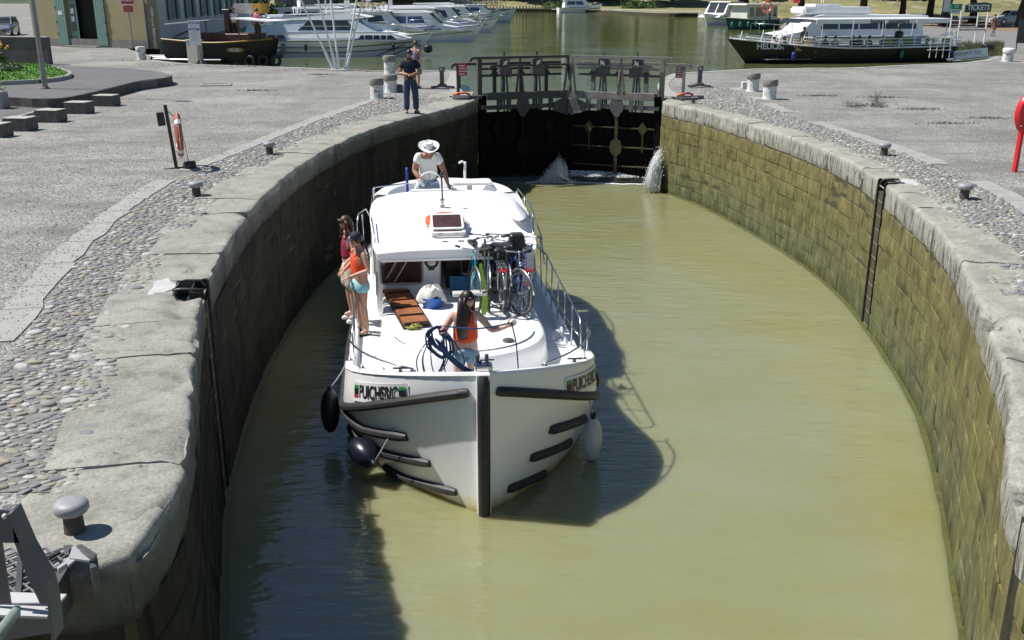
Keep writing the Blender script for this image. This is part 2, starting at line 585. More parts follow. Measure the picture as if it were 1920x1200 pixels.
# --- water
def water_mat(name, murk, murk2, rip, spec=.5, ior=1.333, sss=0):
    m, nt, bs = base_mat(name)
    pos = nt.nodes.new('ShaderNodeNewGeometry').outputs['Position']
    a = noise_n(nt, mapping(nt, pos, (.5, 1, 1), (0, 0, .35)), .55, 5, .55)
    col = ramp(nt, a, [(.32, murk), (.66, murk2)])
    nt.links.new(col, bs.inputs['Base Color'])
    bs.inputs['Roughness'].default_value = .045
    if sss:
        bs.subsurface_method = 'BURLEY'
        bs.inputs['Subsurface Weight'].default_value = 1.0
        bs.inputs['Subsurface Radius'].default_value = (1, .9, .5)
        bs.inputs['Subsurface Scale'].default_value = sss
    bs.inputs['IOR'].default_value = ior
    bs.inputs['Specular IOR Level'].default_value = spec
    r1 = noise_n(nt, mapping(nt, pos, (1.5, 3.4, 1), (0, 0, .25)), 1.0, 3, .5)
    r2 = noise_n(nt, mapping(nt, pos, (2.2, 8.0, 1), (0, 0, .1)), 1.3, 3, .5)
    patch = ramp(nt, noise_n(nt, pos, .16, 3, .5), [(.38, .25), (.62, 1)])
    b = bump_n(nt, r1, rip, .06)
    bn = nt.nodes.new('ShaderNodeBump')
    bn.inputs['Distance'].default_value = .045
    nt.links.new(math_n(nt, 'MULTIPLY', patch, rip), bn.inputs['Strength'])
    nt.links.new(r2, bn.inputs['Height'])
    nt.links.new(b, bn.inputs['Normal'])
    nt.links.new(bn.outputs[0], bs.inputs['Normal'])
    return m
LOCKW = water_mat('murky_lock_water', (.232, .226, .098), (.252, .256, .148), .50, spec=.95, ior=1.44, sss=.22)
BASW = water_mat('green_basin_water', (.105, .125, .040), (.125, .140, .058), .22)

def grid_sheet(name, outline, z, mat, kind='structure'):
    return sheet(name, outline, z, mat, kind)
sheet('lock_water', [(-6, -30), (-6, 34.4), (-1.3, 34.4), (5.1, 34.4), (9, 34.4), (9, -30)], WL, LOCKW)
sheet('basin_water', [(-2.1, 34.0), (1.8, 35.2), (5.8, 34.0), (6.6, 42), (40, 42), (40, 240), (-60, 240), (-60, 42), (-2.6, 42)], WB, BASW)

# --- lock walls
def lock_wall(path, nsign, cope_w, cmat, wmat, joints, ladder_s, label, seedv, cjit=.05):
    rr = random.Random(seedv)
    root = thing('lock_wall', (0, 0, 0), 0, label, 'lock wall')
    def nrm(s):
        t = path.tan(s)
        return Vector((t.y, -t.x, 0)) * nsign       # towards the water
    # backing
    m = MB()
    n = int(path.L / .5)
    rings = []
    for i in range(n + 1):
        s = path.L * i / n
        a, w = path.at(s), nrm(s)
        in_l = abs(s - ladder_s) < .32
        off = .030
        rings.append([a - w * off + Vector((0, 0, -.2)), a - w * off + Vector((0, 0, -4.3)), a - w * .5 + Vector((0, 0, -4.3)), a - w * .5 + Vector((0, 0, -.2))])
    m.loft(rings)
    m.build('joint_backing', MORTAR, root)
    # coping stones
    cuts = [0] + joints + [path.L]
    for i in range(len(cuts) - 1):
        s0, s1 = cuts[i] + .006, cuts[i + 1] - .006
        slot = abs((s0 + s1) / 2 - ladder_s) < .3 and (s1 - s0) < .7
        if slot:
            s0, s1 = s0 - .006, s1 + .006
        wd = cope_w(.5 * (s0 + s1)) + rr.uniform(-cjit, cjit)
        near = path.at(s0).y < 16
        ni = 14 if near else 6
        prof = [(-wd, -.12), (-wd, 0), (-wd * .75, 0), (-wd * .5, 0), (-.34, 0), (-.24, 0), (-.16, 0), (-.09, 0), (-.045, -.003), (-.018, -.012), (-.004, -.035), (0, -.10), (0, -.2), (.004, -.28), (0, -.36), (-.02, -.43), (-.12, -.45)]
        if slot:
            prof = [(-wd, -.12), (-wd, 0), (-wd * .7, 0), (-wd * .5, 0), (-.36, 0), (-.35, -.03), (-.35, -.45)]
        hz = rr.uniform(-.008, .010)
        tilt = rr.uniform(-.012, .012)
        q = MB()
        rings = []
        for k in range(ni + 1):
            s = s0 + (s1 - s0) * k / ni
            a, w = path.at(s), nrm(s)
            row = []
            for (u, z) in prof:
                p = a + w * u + Vector((0, 0, z + .014 + hz))
                edge = max(0, 1 + u / .5)
                if not slot:
                    amt = (.008 + (.028 if near else .018) * edge ** 1.5)
                    nz = noise.fractal(p * 2.6 + Vector((seedv, 0, 0)), .8, 2.1, 5)
                    n2 = noise.noise(p * 7.3)
                    p += Vector((0, 0, 1)) * min(.006, nz * amt * (1.6 if z > -.03 else .3) - .002 * edge)
                    if u > -.3:
                        p += w * (nz * .026 * edge + n2 * .018 - (.03 if (k in (0, ni)) else 0))
                        if near and z > -.06:
                            big = noise.noise(Vector((p.x * 1.7, p.y * 1.7, seedv * 3.1)))
                            if big > .12:
                                p -= w * (big - .12) * .24 * edge
                                p.z -= (big - .12) * .26 * edge
                p.z += tilt * (u + wd * .5)
                row.append(p)
            rings.append(row)
        q.loft(rings)
        o = q.build('coping_stone', cmat, root, smooth=R(50))
    # face blocks, seven courses
    ch = (4.0 - .44) / 10
    spans = []
    for c in range(8):
        z1 = -.44 - c * .335
        z0 = z1 - .335
        s = rr.uniform(-.6, 0)
        while s < path.L:
            L = rr.uniform(.62, 1.25)
            e = s + L
            a0, a1 = max(s, 0), min(e, path.L)
            if a0 < ladder_s + .26 and a1 > ladder_s - .26:      # the ladder slot stays open
                if a0 < ladder_s - .26 - .1:
                    spans.append((a0, ladder_s - .26, z0, z1))
                if a1 > ladder_s + .26 + .1:
                    spans.append((ladder_s + .26, a1, z0, z1))
            elif a1 - a0 > .12:
                spans.append((a0, a1, z0, z1))
            s = e
    spans.sort(key=lambda t: path.at(t[0]).y)
    rest = MB()
    def block(mb, s0, s1, z0, z1):
        out = rr.uniform(-.009, .009)
        if rr.random() < .05:
            out -= .008
        ns = 3 if (s1 - s0) > .8 else 2
        g = .0015 if rr.random() < .86 else .012
        ja, jb = rr.uniform(0, .006), rr.uniform(0, .006)
        rows = []
        for k in range(ns + 3):
            if k == 0:
                s, d = s0 + g, -.014
            elif k == ns + 2:
                s, d = s1 - g, -.014
            else:
                s, d = s0 + g + .012 + (s1 - s0 - 2 * g - .024) * (k - 1) / ns, 0
            a, w = path.at(s), nrm(s)
            row = []
            for z, dd in ((z0 + g, -.014), (z0 + g + .006 + ja, 0), ((z0 + z1) / 2, .004), (z1 - g - .006 - jb, 0), (z1 - g, -.014)):
                dep = min(d, dd) if (d < 0 or dd < 0) else dd
                row.append(a + w * (-.02 + out + dep + (rr.uniform(-.006, .006) if dep == 0 else 0)) + Vector((0, 0, z)))
            rows.append(row)
        mb.loft(rows, cap=False, closed_ring=False)
    cnt = 0
    for (a0, a1, z0, z1) in sorted(spans, key=lambda t: (t[2] < -3.1, -t[3] > 3, path.at(t[0]).y)):
        if cnt < 292 and z1 > WL:
            q = MB()
            block(q, a0, a1, z0, z1)
            q.build('stone_block', wmat, root, smooth=R(40))
            cnt += 1
        else:
            block(rest, a0, a1, z0, z1)
    if rest.v:
        tag(rest.build('stone_block', wmat, root, smooth=R(40)), kind='stuff')
    # slimy ledge where the water has stood
    m = MB()
    rings = []
    for i in range(n + 1):
        s = path.L * i / n
        a, w = path.at(s), nrm(s)
        k = .035 + .02 * noise.noise(a * 2)
        rings.append([a + w * k + Vector((0, 0, WL - .1)), a + w * k + Vector((0, 0, WL + .008)), a - w * .05 + Vector((0, 0, WL + .045)), a - w * .05 + Vector((0, 0, WL - .1))])
    m.loft(rings)
    m.build('algae_line', pm('algae', (.075, .075, .012), .6, var=.4, scale=9, world_co=True), root)
    return root, nrm
jl = []
LADL = PL.near((-3.62, 11.2))
LADR = PR.near((6.76, 17.95))
def joints(path, lad, lens, rs):
    out, s, i = [], 0, 0
    q = random.Random(rs)
    while True:
        s += lens * q.uniform(.75, 1.3)
        if s > path.L - .5:
            break
        out.append(s)
    out = [x for x in out if abs(x - lad) > .55] + [lad - .24, lad + .24]
    return sorted(out)
def cwL(s):
    y = PL.at(s).y
    return 1.02 if y > 9 else 1.0 - (9 - y) * .06
def cwR(s):
    y = PR.at(s).y
    return .62 if y > 22 else .55 + .22 * min(1, max(0, (22 - y) / 10))
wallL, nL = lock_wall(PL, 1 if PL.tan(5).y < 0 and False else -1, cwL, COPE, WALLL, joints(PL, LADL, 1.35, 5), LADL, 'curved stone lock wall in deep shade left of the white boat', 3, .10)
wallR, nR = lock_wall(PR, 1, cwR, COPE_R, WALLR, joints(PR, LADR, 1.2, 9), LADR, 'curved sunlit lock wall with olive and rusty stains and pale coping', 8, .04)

# pier ends and gate recess walls
def slabstone(root, poly, z0, z1, mat, name='coping_stone', bev=.03, rough=.03):
    m = MB()
    m.prism(poly, z0, z1)
    o = m.build(name, mat, root, bevel=bev, seg=2)
    return o
# big near slabs that carry the mooring post on the left
def rock_slab(root, poly, z, name='coping_stone', mat=COPE, thick=.45, wob=.05, seed=1):
    """worn slab: outline subdivided, rounded over its free edge"""
    c = Vector((sum(p[0] for p in poly) / len(poly), sum(p[1] for p in poly) / len(poly), 0))
    pts = []
    n = len(poly)
    for i in range(n):
        a, b = Vector((*poly[i], 0)), Vector((*poly[(i + 1) % n], 0))
        k = max(2, int((b - a).length / .12))
        pts += [a.lerp(b, j / k) for j in range(k)]
    rings = []
    for f, dz in ((0, 0), (.3, 0), (.6, .0), (.8, -.002), (.9, -.004), (.955, -.014), (.985, -.04), (1.0, -.1), (1.0, -.25), (.995, -thick)):
        row = []
        for p in pts:
            q = c + (p - c) * max(f, .02)
            nz = noise.fractal(Vector((q.x * 2.4, q.y * 2.4, seed)), .8, 2, 5)
            e = max(0, f - .5) * 2
            q = q + (p - c).normalized() * nz * .05 * e
            row.append(Vector((q.x, q.y, z + dz + nz * (.008 + .035 * e if f < .99 else 0) - .012 * e)))
        rings.append(row)
    m = MB()
    m.loft(rings)
    return m.build(name, mat, root, smooth=R(50))
rock_slab(wallL, [(-2.34, 5.98), (-3.35, 6.12), (-3.45, 5.18), (-2.60, 5.12), (-2.33, 5.32)], .012, seed=4)
rock_slab(wallL, [(-3.38, 6.13), (-4.7, 6.15), (-4.75, 5.18), (-3.48, 5.17)], .010, seed=7)
rock_slab(wallR, [(3.42, 5.95), (3.42, 5.5), (3.7, 5.2), (4.9, 5.2), (4.9, 6.1), (4.3, 6.2)], .012, seed=9, mat=COPE_R)
m = MB()
for (pts) in ([(-2.37, 5.9), (-2.38, 5.35), (-2.62, 5.20), (-14, 5.2)], [(3.44, 5.9), (3.46, 5.5), (3.75, 5.28), (14, 5.25)]):
    for i in range(len(pts) - 1):
        a, b = pts[i], pts[i + 1]
        m.add([(a[0], a[1], -.05), (b[0], b[1], -.05), (b[0], b[1], -4.3), (a[0], a[1], -4.3)], [(0, 1, 2, 3)])
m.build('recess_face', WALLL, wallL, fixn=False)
# hollow quoins beside the upper gates
def quoin(root, x, y, sx, mat, cm):
    for c in range(8):
        z1 = -.44 - c * .335
        q = MB()
        q.box((x + sx * .55, y + .75, z1 - .1675), (1.1, 1.9 + rnd.uniform(-.02, .02), .325))
        q.build('stone_block', mat, root, bevel=.012)
    q = MB()
    q.box((x + sx * .75, y + .95, -.21), (1.5, 2.2, .45))
    q.build('coping_stone', cm, root, bevel=.04, seg=2)
quoin(wallL, -1.30, 33.0, -1, WALLL, COPE)
quoin(wallR, 4.95, 32.2, 1, WALLR, COPE_R)

# --- ladders let into the walls
def ladder(path, nf, s, label, n=13):
    a, w = path.at(s), nf(s)
    t = path.tan(s)
    rz = math.atan2(t.y, t.x)
    root = thing('wall_ladder', a - w * .06, rz, label, 'ladder')
    sg = 1 if (Matrix.Rotation(rz, 3, 'Z') @ Vector((0, 1, 0))).dot(w) > 0 else -1
    dk = pm('tarred_steel', (.018, .015, .014), .6, .2, var=.3, c2=(.05, .028, .016), fac=.6)
    m = MB()
    m.box((0, -sg * .10, -2.1), (.50, .02, 4.2))
    m.box((-.25, -sg * .02, -2.1), (.02, .16, 4.2))
    m.box((.25, -sg * .02, -2.1), (.02, .16, 4.2))
    m.build('recess_channel', dk, root)
    for x in (-.215, .215):
        m = MB()
        m.box((x, sg * .02, -1.97), (.03, .06, 4.0))
        m.build('stringer', dk, root)
    rg = pm('worn_rung', (.42, .38, .33), .5, .4, var=.3)
    r0 = None
    for i in range(n):
        if r0 is None:
            m = MB()
            m.tube([(-.2, sg * .02, 0), (.2, sg * .02, 0)], .013, 6)
            r0 = m.build('rung', rg, root)
            r0.location.z = -.10
        else:
            link_mesh('rung', r0.data, root, (0, 0, -.10 - i * .265))
    m = MB()
    m.tube([(.19, sg * .02, -.05), (.19, -sg * .03, .02), (.19, -sg * .20, .03), (.19, -sg * .30, .02)], .016, 8)
    m.build('grab_rail', pm('grey_steel', (.12, .12, .12), .5, .5), root, smooth=True)
    MB().tube([(-.19, sg * .02, -.05), (-.19, -sg * .03, .02), (-.19, -sg * .20, .03), (-.19, -sg * .30, .02)], .016, 8).build('grab_rail', pm('grey_steel', (.12, .12, .12), .5, .5), root, smooth=True)
    m = MB()
    m.box((0, -sg * .20, -.16), (.46, .24, .02))
    m.build('landing_plate', pm('dark_plate', (.06, .06, .06), .5, .5), root)
    m = MB()
    pts = [(.36 * math.cos(a) * (1 + .14 * math.sin(a * 5 + s)) + .02, -sg * (.45 + .13 * math.sin(a) * (1 + .3 * math.sin(a * 3)))) for a in [2 * PI * k / 22 for k in range(22)]]
    m.prism(pts, .004, .0215)
    m.build('cement_patch', pm('white_cement', (.50, .50, .48), .8, var=.12), root)
    return root
ladder(PL, nL, LADL, 'dark steel ladder sunk in the shaded left lock wall beside the white boat')
ladder(PR, nR, LADR, 'black steel ladder with pale rungs sunk in the sunlit right lock wall')

# --- cobbled strips
def cobble_mesh(sd):
    r = random.Random(sd)
    rings = []
    n = 7
    ph = [r.uniform(.86, 1.12) for _ in range(n)]
    for rad, z in ((1, -.25), (1.0, .25), (.86, .62), (.5, .9)):
        rings.append([Vector((math.cos(2 * PI * k / n) * rad * ph[k], math.sin(2 * PI * k / n) * rad * ph[k], z)) for k in range(n)])
    return rings
CM = []
cobcols = [(.27, .265, .245), (.33, .32, .28), (.22, .22, .21), (.30, .265, .20), (.42, .41, .38), (.19, .195, .205)]
cobmats = [pm('cobble_%s' % n, c, .75, var=.25, scale=9, bump=.002, bscale=30, world_co=True) for n, c in zip(('grey', 'buff', 'slate', 'ochre', 'pale', 'blue'), cobcols)]
cobproto = []
for k in range(18):
    m = MB()
    m.loft(cobble_mesh(k), cap=False)
    m.f.append(tuple(len(m.v) - 7 + i for i in range(7)))
    m.m.append(0)
    me_o = m.build('cobble', cobmats[k % 6], None, smooth=True)
    cobproto.append(me_o.data)
    bpy.data.objects.remove(me_o)
def in_poly(p, poly):
    c = False
    j = len(poly) - 1
    for i in range(len(poly)):
        if (poly[i][1] > p[1]) != (poly[j][1] > p[1]) and p[0] < (poly[j][0] - poly[i][0]) * (p[1] - poly[i][1]) / (poly[j][1] - poly[i][1]) + poly[i][0]:
            c = not c
        j = i
    return c
def cobbles(poly, seedv, size_near=.062):
    rr = random.Random(seedv)
    root = sheet('cobbled_strip', poly, .005, CBASE)
    xs, ys = [p[0] for p in poly], [p[1] for p in poly]
    cell = {}
    pts = []
    cam0 = Vector((0, 0))
    area = (max(xs) - min(xs)) * (max(ys) - min(ys))
    tries = int(area * 900)
    for _ in range(tries):
        x, y = rr.uniform(min(xs), max(xs)), rr.uniform(min(ys), max(ys))
        if not in_poly((x, y), poly):
            continue
        sz = rr.choice((.024, .028, .032, .036, .042, .056)) * rr.uniform(.85, 1.25)
        if y < 9.5:
            sz *= 1.08
        ci, cj = int(x / .15), int(y / .15)
        ok = True
        for i in (-1, 0, 1):
            for j in (-1, 0, 1):
                for (a, b, c) in cell.get((ci + i, cj + j), ()):
                    if ((a - x) * .8) ** 2 + ((b - y) * 1.25) ** 2 < ((c + sz) * .86) ** 2:
                        ok = False
                        break
                if not ok:
                    break
            if not ok:
                break
        if ok:
            cell.setdefault((ci, cj), []).append((x, y, sz))
            pts.append((x, y, sz))
    pts.sort(key=lambda p: (p[0] ** 2 + p[1] ** 2) / p[2] ** 2)
    rest = MB()
    for i, (x, y, sz) in enumerate(pts):
        rz = rr.gauss(0.15, .35)
        d = (sz * rr.uniform(1.0, 1.35), sz * rr.uniform(.62, .85), sz * rr.uniform(.30, .50))
        if i < 296:
            o = link_mesh('cobble', rr.choice(cobproto), root, (x, y, .006), (rr.gauss(0, .1), rr.gauss(0, .1), rz))
            o.scale = d
        else:
            T = Matrix.Translation((x, y, .006)) @ Matrix.Rotation(rz, 4, 'Z') @ Matrix.Diagonal((*d, 1))
            rg = cobble_mesh(rr.randrange(18))
            rest.mi = rr.randrange(6)
            k0 = len(rest.v)
            rest.loft([[T @ p for p in r] for r in rg], cap=False)
            rest.f.append(tuple(len(rest.v) - 7 + i for i in range(7)))
            rest.m.append(rest.mi)
    o = rest.build('cobble', cobmats, root, smooth=True, fixn=False)
    tag(o, kind='stuff')
    return root
OL = [(-4.5, 6.12), (-4.75, 7.2), (-5.02, 8.6), (-5.22, 9.5), (-5.72, 11.6), (-6.06, 13.48), (-6.34, 16.0), (-6.42, 18.0), (-6.28, 20.2), (-6.04, 21.8), (-5.75, 24.5), (-5.35, 27.6), (-4.6, 32.0), (-4.3, 33.8)]
backL = []
for i in range(40):
    s = PL.L * (1 - i / 39 * .985)
    p = PL.at(s) - nL(s) * .72
    if p.y > 6.1:
        backL.append((p.x, p.y))
inner_band = [(p[0] + .30, p[1]) for p in OL]
cobbles([(-3.1, 6.12)] + backL + [(-2.2, 33.6), (-3.6, 33.8)] + list(reversed(inner_band)), 21)
ORr = [G2(1376, 165), G2(1440, 194), G2(1502, 220), G2(1602, 252), G2(1707, 286), G2(1800, 325), G2(1900, 372), G2(1990, 425), (9.0, 12.0), (8.2, 10), (7.4, 8.0), (6.6, 6.2)]
backR = []
for i in range(40):
    s = PR.L * (1 - i / 39 * .97)
    p = PR.at(s) - nR(s) * .45
    if p.y > 6.2:
        backR.append((p.x, p.y))
cobbles([(4.8, 6.2)] + backR + [(5.9, 33.5)] + [G2(1330, 162)] + [(p[0] - .2, p[1]) for p in ORr], 33)

# pale edging stones between cobbles and gravel
def edging(pts, seedv, w=.42, skip=.12):
    rr = random.Random(seedv)
    p = Path(pts, .2)
    root = MB().add([(pts[0][0], pts[0][1], .001), (pts[0][0] + .01, pts[0][1], .001), (pts[0][0], pts[0][1] + .01, .001)], [(0, 1, 2)]).build('stone_edging', SLAB)
    tag(root, kind='structure')
    s = 0
    while s < p.L - .4:
        e = min(p.L, s + rr.uniform(.7, 1.25))
        if rr.random() > skip:
            q = MB()
            rings = []
            for j in range(4):
                u = s + .008 + (e - s - .016) * j / 3
                a, t = p.at(u), p.tan(u)
                n = Vector((-t.y, t.x, 0))
                wa = w / 2 + rr.uniform(-.03, .03)
                wb = w / 2 + rr.uniform(-.05, .02)
                rings.append([a + n * wa + Vector((0, 0, -.02)), a + n * (wa - .012) + Vector((0, 0, .013)), a - n * (wb - .012) + Vector((0, 0, .015)), a - n * wb + Vector((0, 0, -.02))])
            q.loft(rings)
            q.build('edging_stone', SLAB, root)
        s = e
    return root
edging([(p[0] + .05, p[1]) for p in OL], 3)
edging([(x, y) for x, y in ORr], 5, .4, .3)

# gravel strewn over the edging and the quay close by
m = MB()
rr = random.Random(77)
for _ in range(5200):
    if rr.random() < .45:
        k = rr.randrange(len(OL) - 1)
        f = rr.random()
        x = OL[k][0] + (OL[k + 1][0] - OL[k][0]) * f + rr.gauss(-.02, .16)
        y = OL[k][1] + (OL[k + 1][1] - OL[k][1]) * f
    else:
        y = 7 + 14 * rr.random() ** 1.4
        x = rr.uniform(-.60 * y - 2.2, -4.6 - min(1.9, (y - 7) * .3))
    r = rr.uniform(.005, .013)
    T = Matrix.Translation((x, y, .012 if x > -6.6 else .004)) @ Matrix.Rotation(rr.uniform(0, 6.28), 4, 'Z')
    m.mi = rr.randrange(2)
    m.add([(-r, -r * .8, 0), (r, -r * .6, 0), (r * .7, r, 0), (-r * .8, r * .7, 0), (0, 0, r * 1.2)], [(0, 1, 4), (1, 2, 4), (2, 3, 4), (3, 0, 4)], T)
o = m.build('loose_gravel', [pm('chip_dark', (.13, .128, .12), .9), pm('chip_pale', (.42, .41, .39), .9)], fixn=False)
tag(o, 'loose grey stone chips scattered over the quay beside the cobbles', kind='stuff')

# --- paved terrace, kerbs and lawn on the left
KERB = pm('kerb_concrete', (.36, .355, .33), .85, var=.12, scale=3, world_co=True)
ter = [G2(-200, 184, .30), G2(15, 183, .30), G2(120, 184, .30), G2(258, 153, .30), G2(290, 149, .30), G2(318, 145, .30), G2(322, 141, .30), G2(300, 134, .30), G2(240, 128, .30), G2(130, 123, .30), G2(88, 120, .30), G2(-200, 116, .30)]
m = MB().prism(ter, -.05, .295)
tag(m.build('paved_terrace', ASPH), kind='structure')
def kerb_line(pts, w, z0, z1, root_name, side=1, kmat=None):
    p = Path(pts, .4)
    root = MB().add([(pts[0][0], pts[0][1], z0 + .01), (pts[0][0] + .01, pts[0][1], z0 + .01), (pts[0][0], pts[0][1] + .01, z0 + .01)], [(0, 1, 2)]).build(root_name, KERB)
    tag(root, kind='structure')
    s = 0
    while s < p.L - .2:
        e = min(p.L, s + 1.0)
        q = MB()
        rings = []
        for j in range(3):
            u = s + .006 + (e - s - .012) * j / 2
            a, t = p.at(u), p.tan(u)
            n = Vector((-t.y, t.x, 0)) * side
            rings.append([a - n * .01 + Vector((0, 0, z0)), a - n * .01 + Vector((0, 0, z1)), a + n * w + Vector((0, 0, z1)), a + n * w + Vector((0, 0, z0))])
        q.loft(rings)
        q.build('kerb_stone', kmat or KERB, root)
        s = e
kerb_line(ter[1:7], .14, -.02, .31, 'kerb', 1, pm('dark_kerb_stone', (.085, .083, .075), .9, var=.3, scale=4, world_co=True, c2=(.15, .145, .13), fac=.6))
low = [G2(-200, 192, .05), G2(118, 195, .05), G2(-20, 231, .05), G2(-200, 275, .05)]
tag(MB().prism(low, -.05, .05).build('asphalt_path', ASPH), kind='structure')
kerb_line([low[1], G2(60, 210, .05), low[2], low[3]], .10, -.02, .06, 'kerb', 1)
lawn = [G2(-200, 158, .42), G2(0, 153, .42), G2(80, 149, .42), G2(118, 144, .42), G2(133, 139, .42), G2(128, 132, .42), G2(100, 124, .42), G2(85, 119, .42), G2(-200, 112, .42)]
GRASSM = pm('lawn_grass', (.085, .20, .022), .9, var=.35, scale=3, bump=.02, bscale=60, world_co=True)
tag(MB().prism(lawn, .25, .41).build('lawn', GRASSM), kind='structure')
kerb_line(lawn[1:7], .12, 0.28, .435, 'kerb', 1)
m = MB()
rr = random.Random(5)
lx = [p[0] for p in lawn]; ly = [p[1] for p in lawn]
for _ in range(16000):
    x, y = rr.uniform(-29, max(lx)), rr.uniform(min(ly), max(ly))
    if in_poly((x, y), lawn):
        h = rr.uniform(.04, .09)
        a = rr.uniform(0, 6.28)
        dx, dy = math.cos(a) * .018, math.sin(a) * .018
        m.mi = rr.randrange(3)
        m.add([(x - dx, y - dy, .405), (x + dx, y + dy, .405), (x + rr.gauss(0, .02), y + rr.gauss(0, .02), .41 + h)], [(0, 1, 2)])
tag(m.build('grass', [pm('grass_mid', (.09, .22, .025), .8), pm('grass_light', (.14, .28, .03), .8), pm('grass_dark', (.05, .13, .02), .8)], fixn=False), 'bright green mown grass of the rounded lawn', kind='stuff')
# manhole slab flush in the gravel
def flat_slab(c, d, rz, z=.012, name='drain_cover', label='', mat=CONC):
    m = MB().box((0, 0, z / 2 - .01), (d[0], d[1], z + .02))
    o = m.build(name, mat, None, bevel=.006)
    o.location = (c[0], c[1], 0)
    o.rotation_euler.z = rz
    return tag(o, label, 'drain cover')
c = G(405, 159)
root = thing('drain_cover', (c.x, c.y, 0), .25, 'square sunken cover with pale concrete rim set in the gravel', 'drain cover')
for k in range(4):
    q = MB().box((0, .52, .012), (1.15, .10, .04))
    o = q.build('rim', CONC, root, bevel=.006)
    o.rotation_euler.z = k * PI / 2
MB().box((0, 0, .004), (.94, .94, .012)).build('lid', GRAVEL, root)
# far ground beyond the basin: road, earth strip and slopes
sheet('road', [G2(1440, 36), G2(1580, 52), G2(1700, 78), G2(1920, 100), (60, 62), (60, 110), G2(1700, 36), G2(1560, 24)], .010, ROAD)
sheet('earth_verge', [(31.2, 118), (36, 100), G2(1620, 47), G2(1740, 50), G2(1830, 56), G2(1920, 60), (110, 92), (110, 135), (31.6, 135)], .016, EARTH)
sheet('earth_verge', [(33.4, 136), (60, 136), (60, 260), (12.5, 260), (12.5, 211), (18, 200), (25.3, 174), (31.5, 173)], .016, DRYGRASS)
sheet('towpath', [(13, 214), (19, 204), (30, 182), (42, 160), (44.5, 160), (33, 184), (21, 208), (14, 219)], .030, pm('pale_path', (.42, .39, .33), .9, world_co=True))
def hill(name, x0, x1, y0, y1, h, mat, sd=0, nx=30, ny=10):
    m = MB()
    vs = []
    for j in range(ny + 1):
        for i in range(nx + 1):
            x, y = x0 + (x1 - x0) * i / nx, y0 + (y1 - y0) * j / ny
            f = j / ny
            z = h * (f * f * (3 - 2 * f)) * (1 + .15 * noise.noise(Vector((x * .03, y * .03, sd)))) - .1
            vs.append((x, y, z))
    fs = [(j * (nx + 1) + i, j * (nx + 1) + i + 1, (j + 1) * (nx + 1) + i + 1, (j + 1) * (nx + 1) + i) for j in range(ny) for i in range(nx)]
    m.add(vs, fs)
    return tag(m.build(name, mat, smooth=True, fixn=False), kind='structure')
hill('grass_bank', -70, 60, 222, 300, 16, DRYGRASS, 2)
hill('grass_bank', 34, 150, 128, 190, 14, DRYGRASS, 5)
hill('hills', -250, 300, 310, 640, 60, pm('wooded_hillside', (.05, .075, .025), .95, var=.4, scale=.06, world_co=True), 9)
# the far bank's timber piling
m = thing('timber_piling', (0, 0, 0), 0, 'long row of pale timber piles holding the far bank', 'piling')
pw = pm('weathered_pile', (.30, .27, .20), .9, var=.25)
pp = Path([(-34, 219), (-14, 218), (.5, 216.2), (8, 213)], 1)
proto = None
n = 62
for i in range(n):
    a = pp.at(pp.L * i / (n - 1))
    if proto is None:
        proto = MB().box((0, 0, 0), (.30, .22, 1.5)).build('pile', pw, m)
        proto.location = (a.x, a.y, -.3)
    else:
        link_mesh('pile', proto.data, m, (a.x, a.y, -.3 + rnd.uniform(-.05, .05)))
q = MB()
q.loft([[p + Vector((0, .2, -.4)), p + Vector((0, .2, .08)), p + Vector((0, .5, .08)), p + Vector((0, .5, -.4))] for p in [pp.at(pp.L * i / 20) for i in range(21)]])
q.build('capping_rail', pw, m)
MB().loft([[p + Vector((0, .45, -1.3)), p + Vector((0, .45, .02)), p + Vector((0, .8, .02)), p + Vector((0, .8, -1.3))] for p in [pp.at(pp.L * i / 20) for i in range(21)]]).build('back_board', pm('dark_timber', (.06, .05, .04), .9), m)
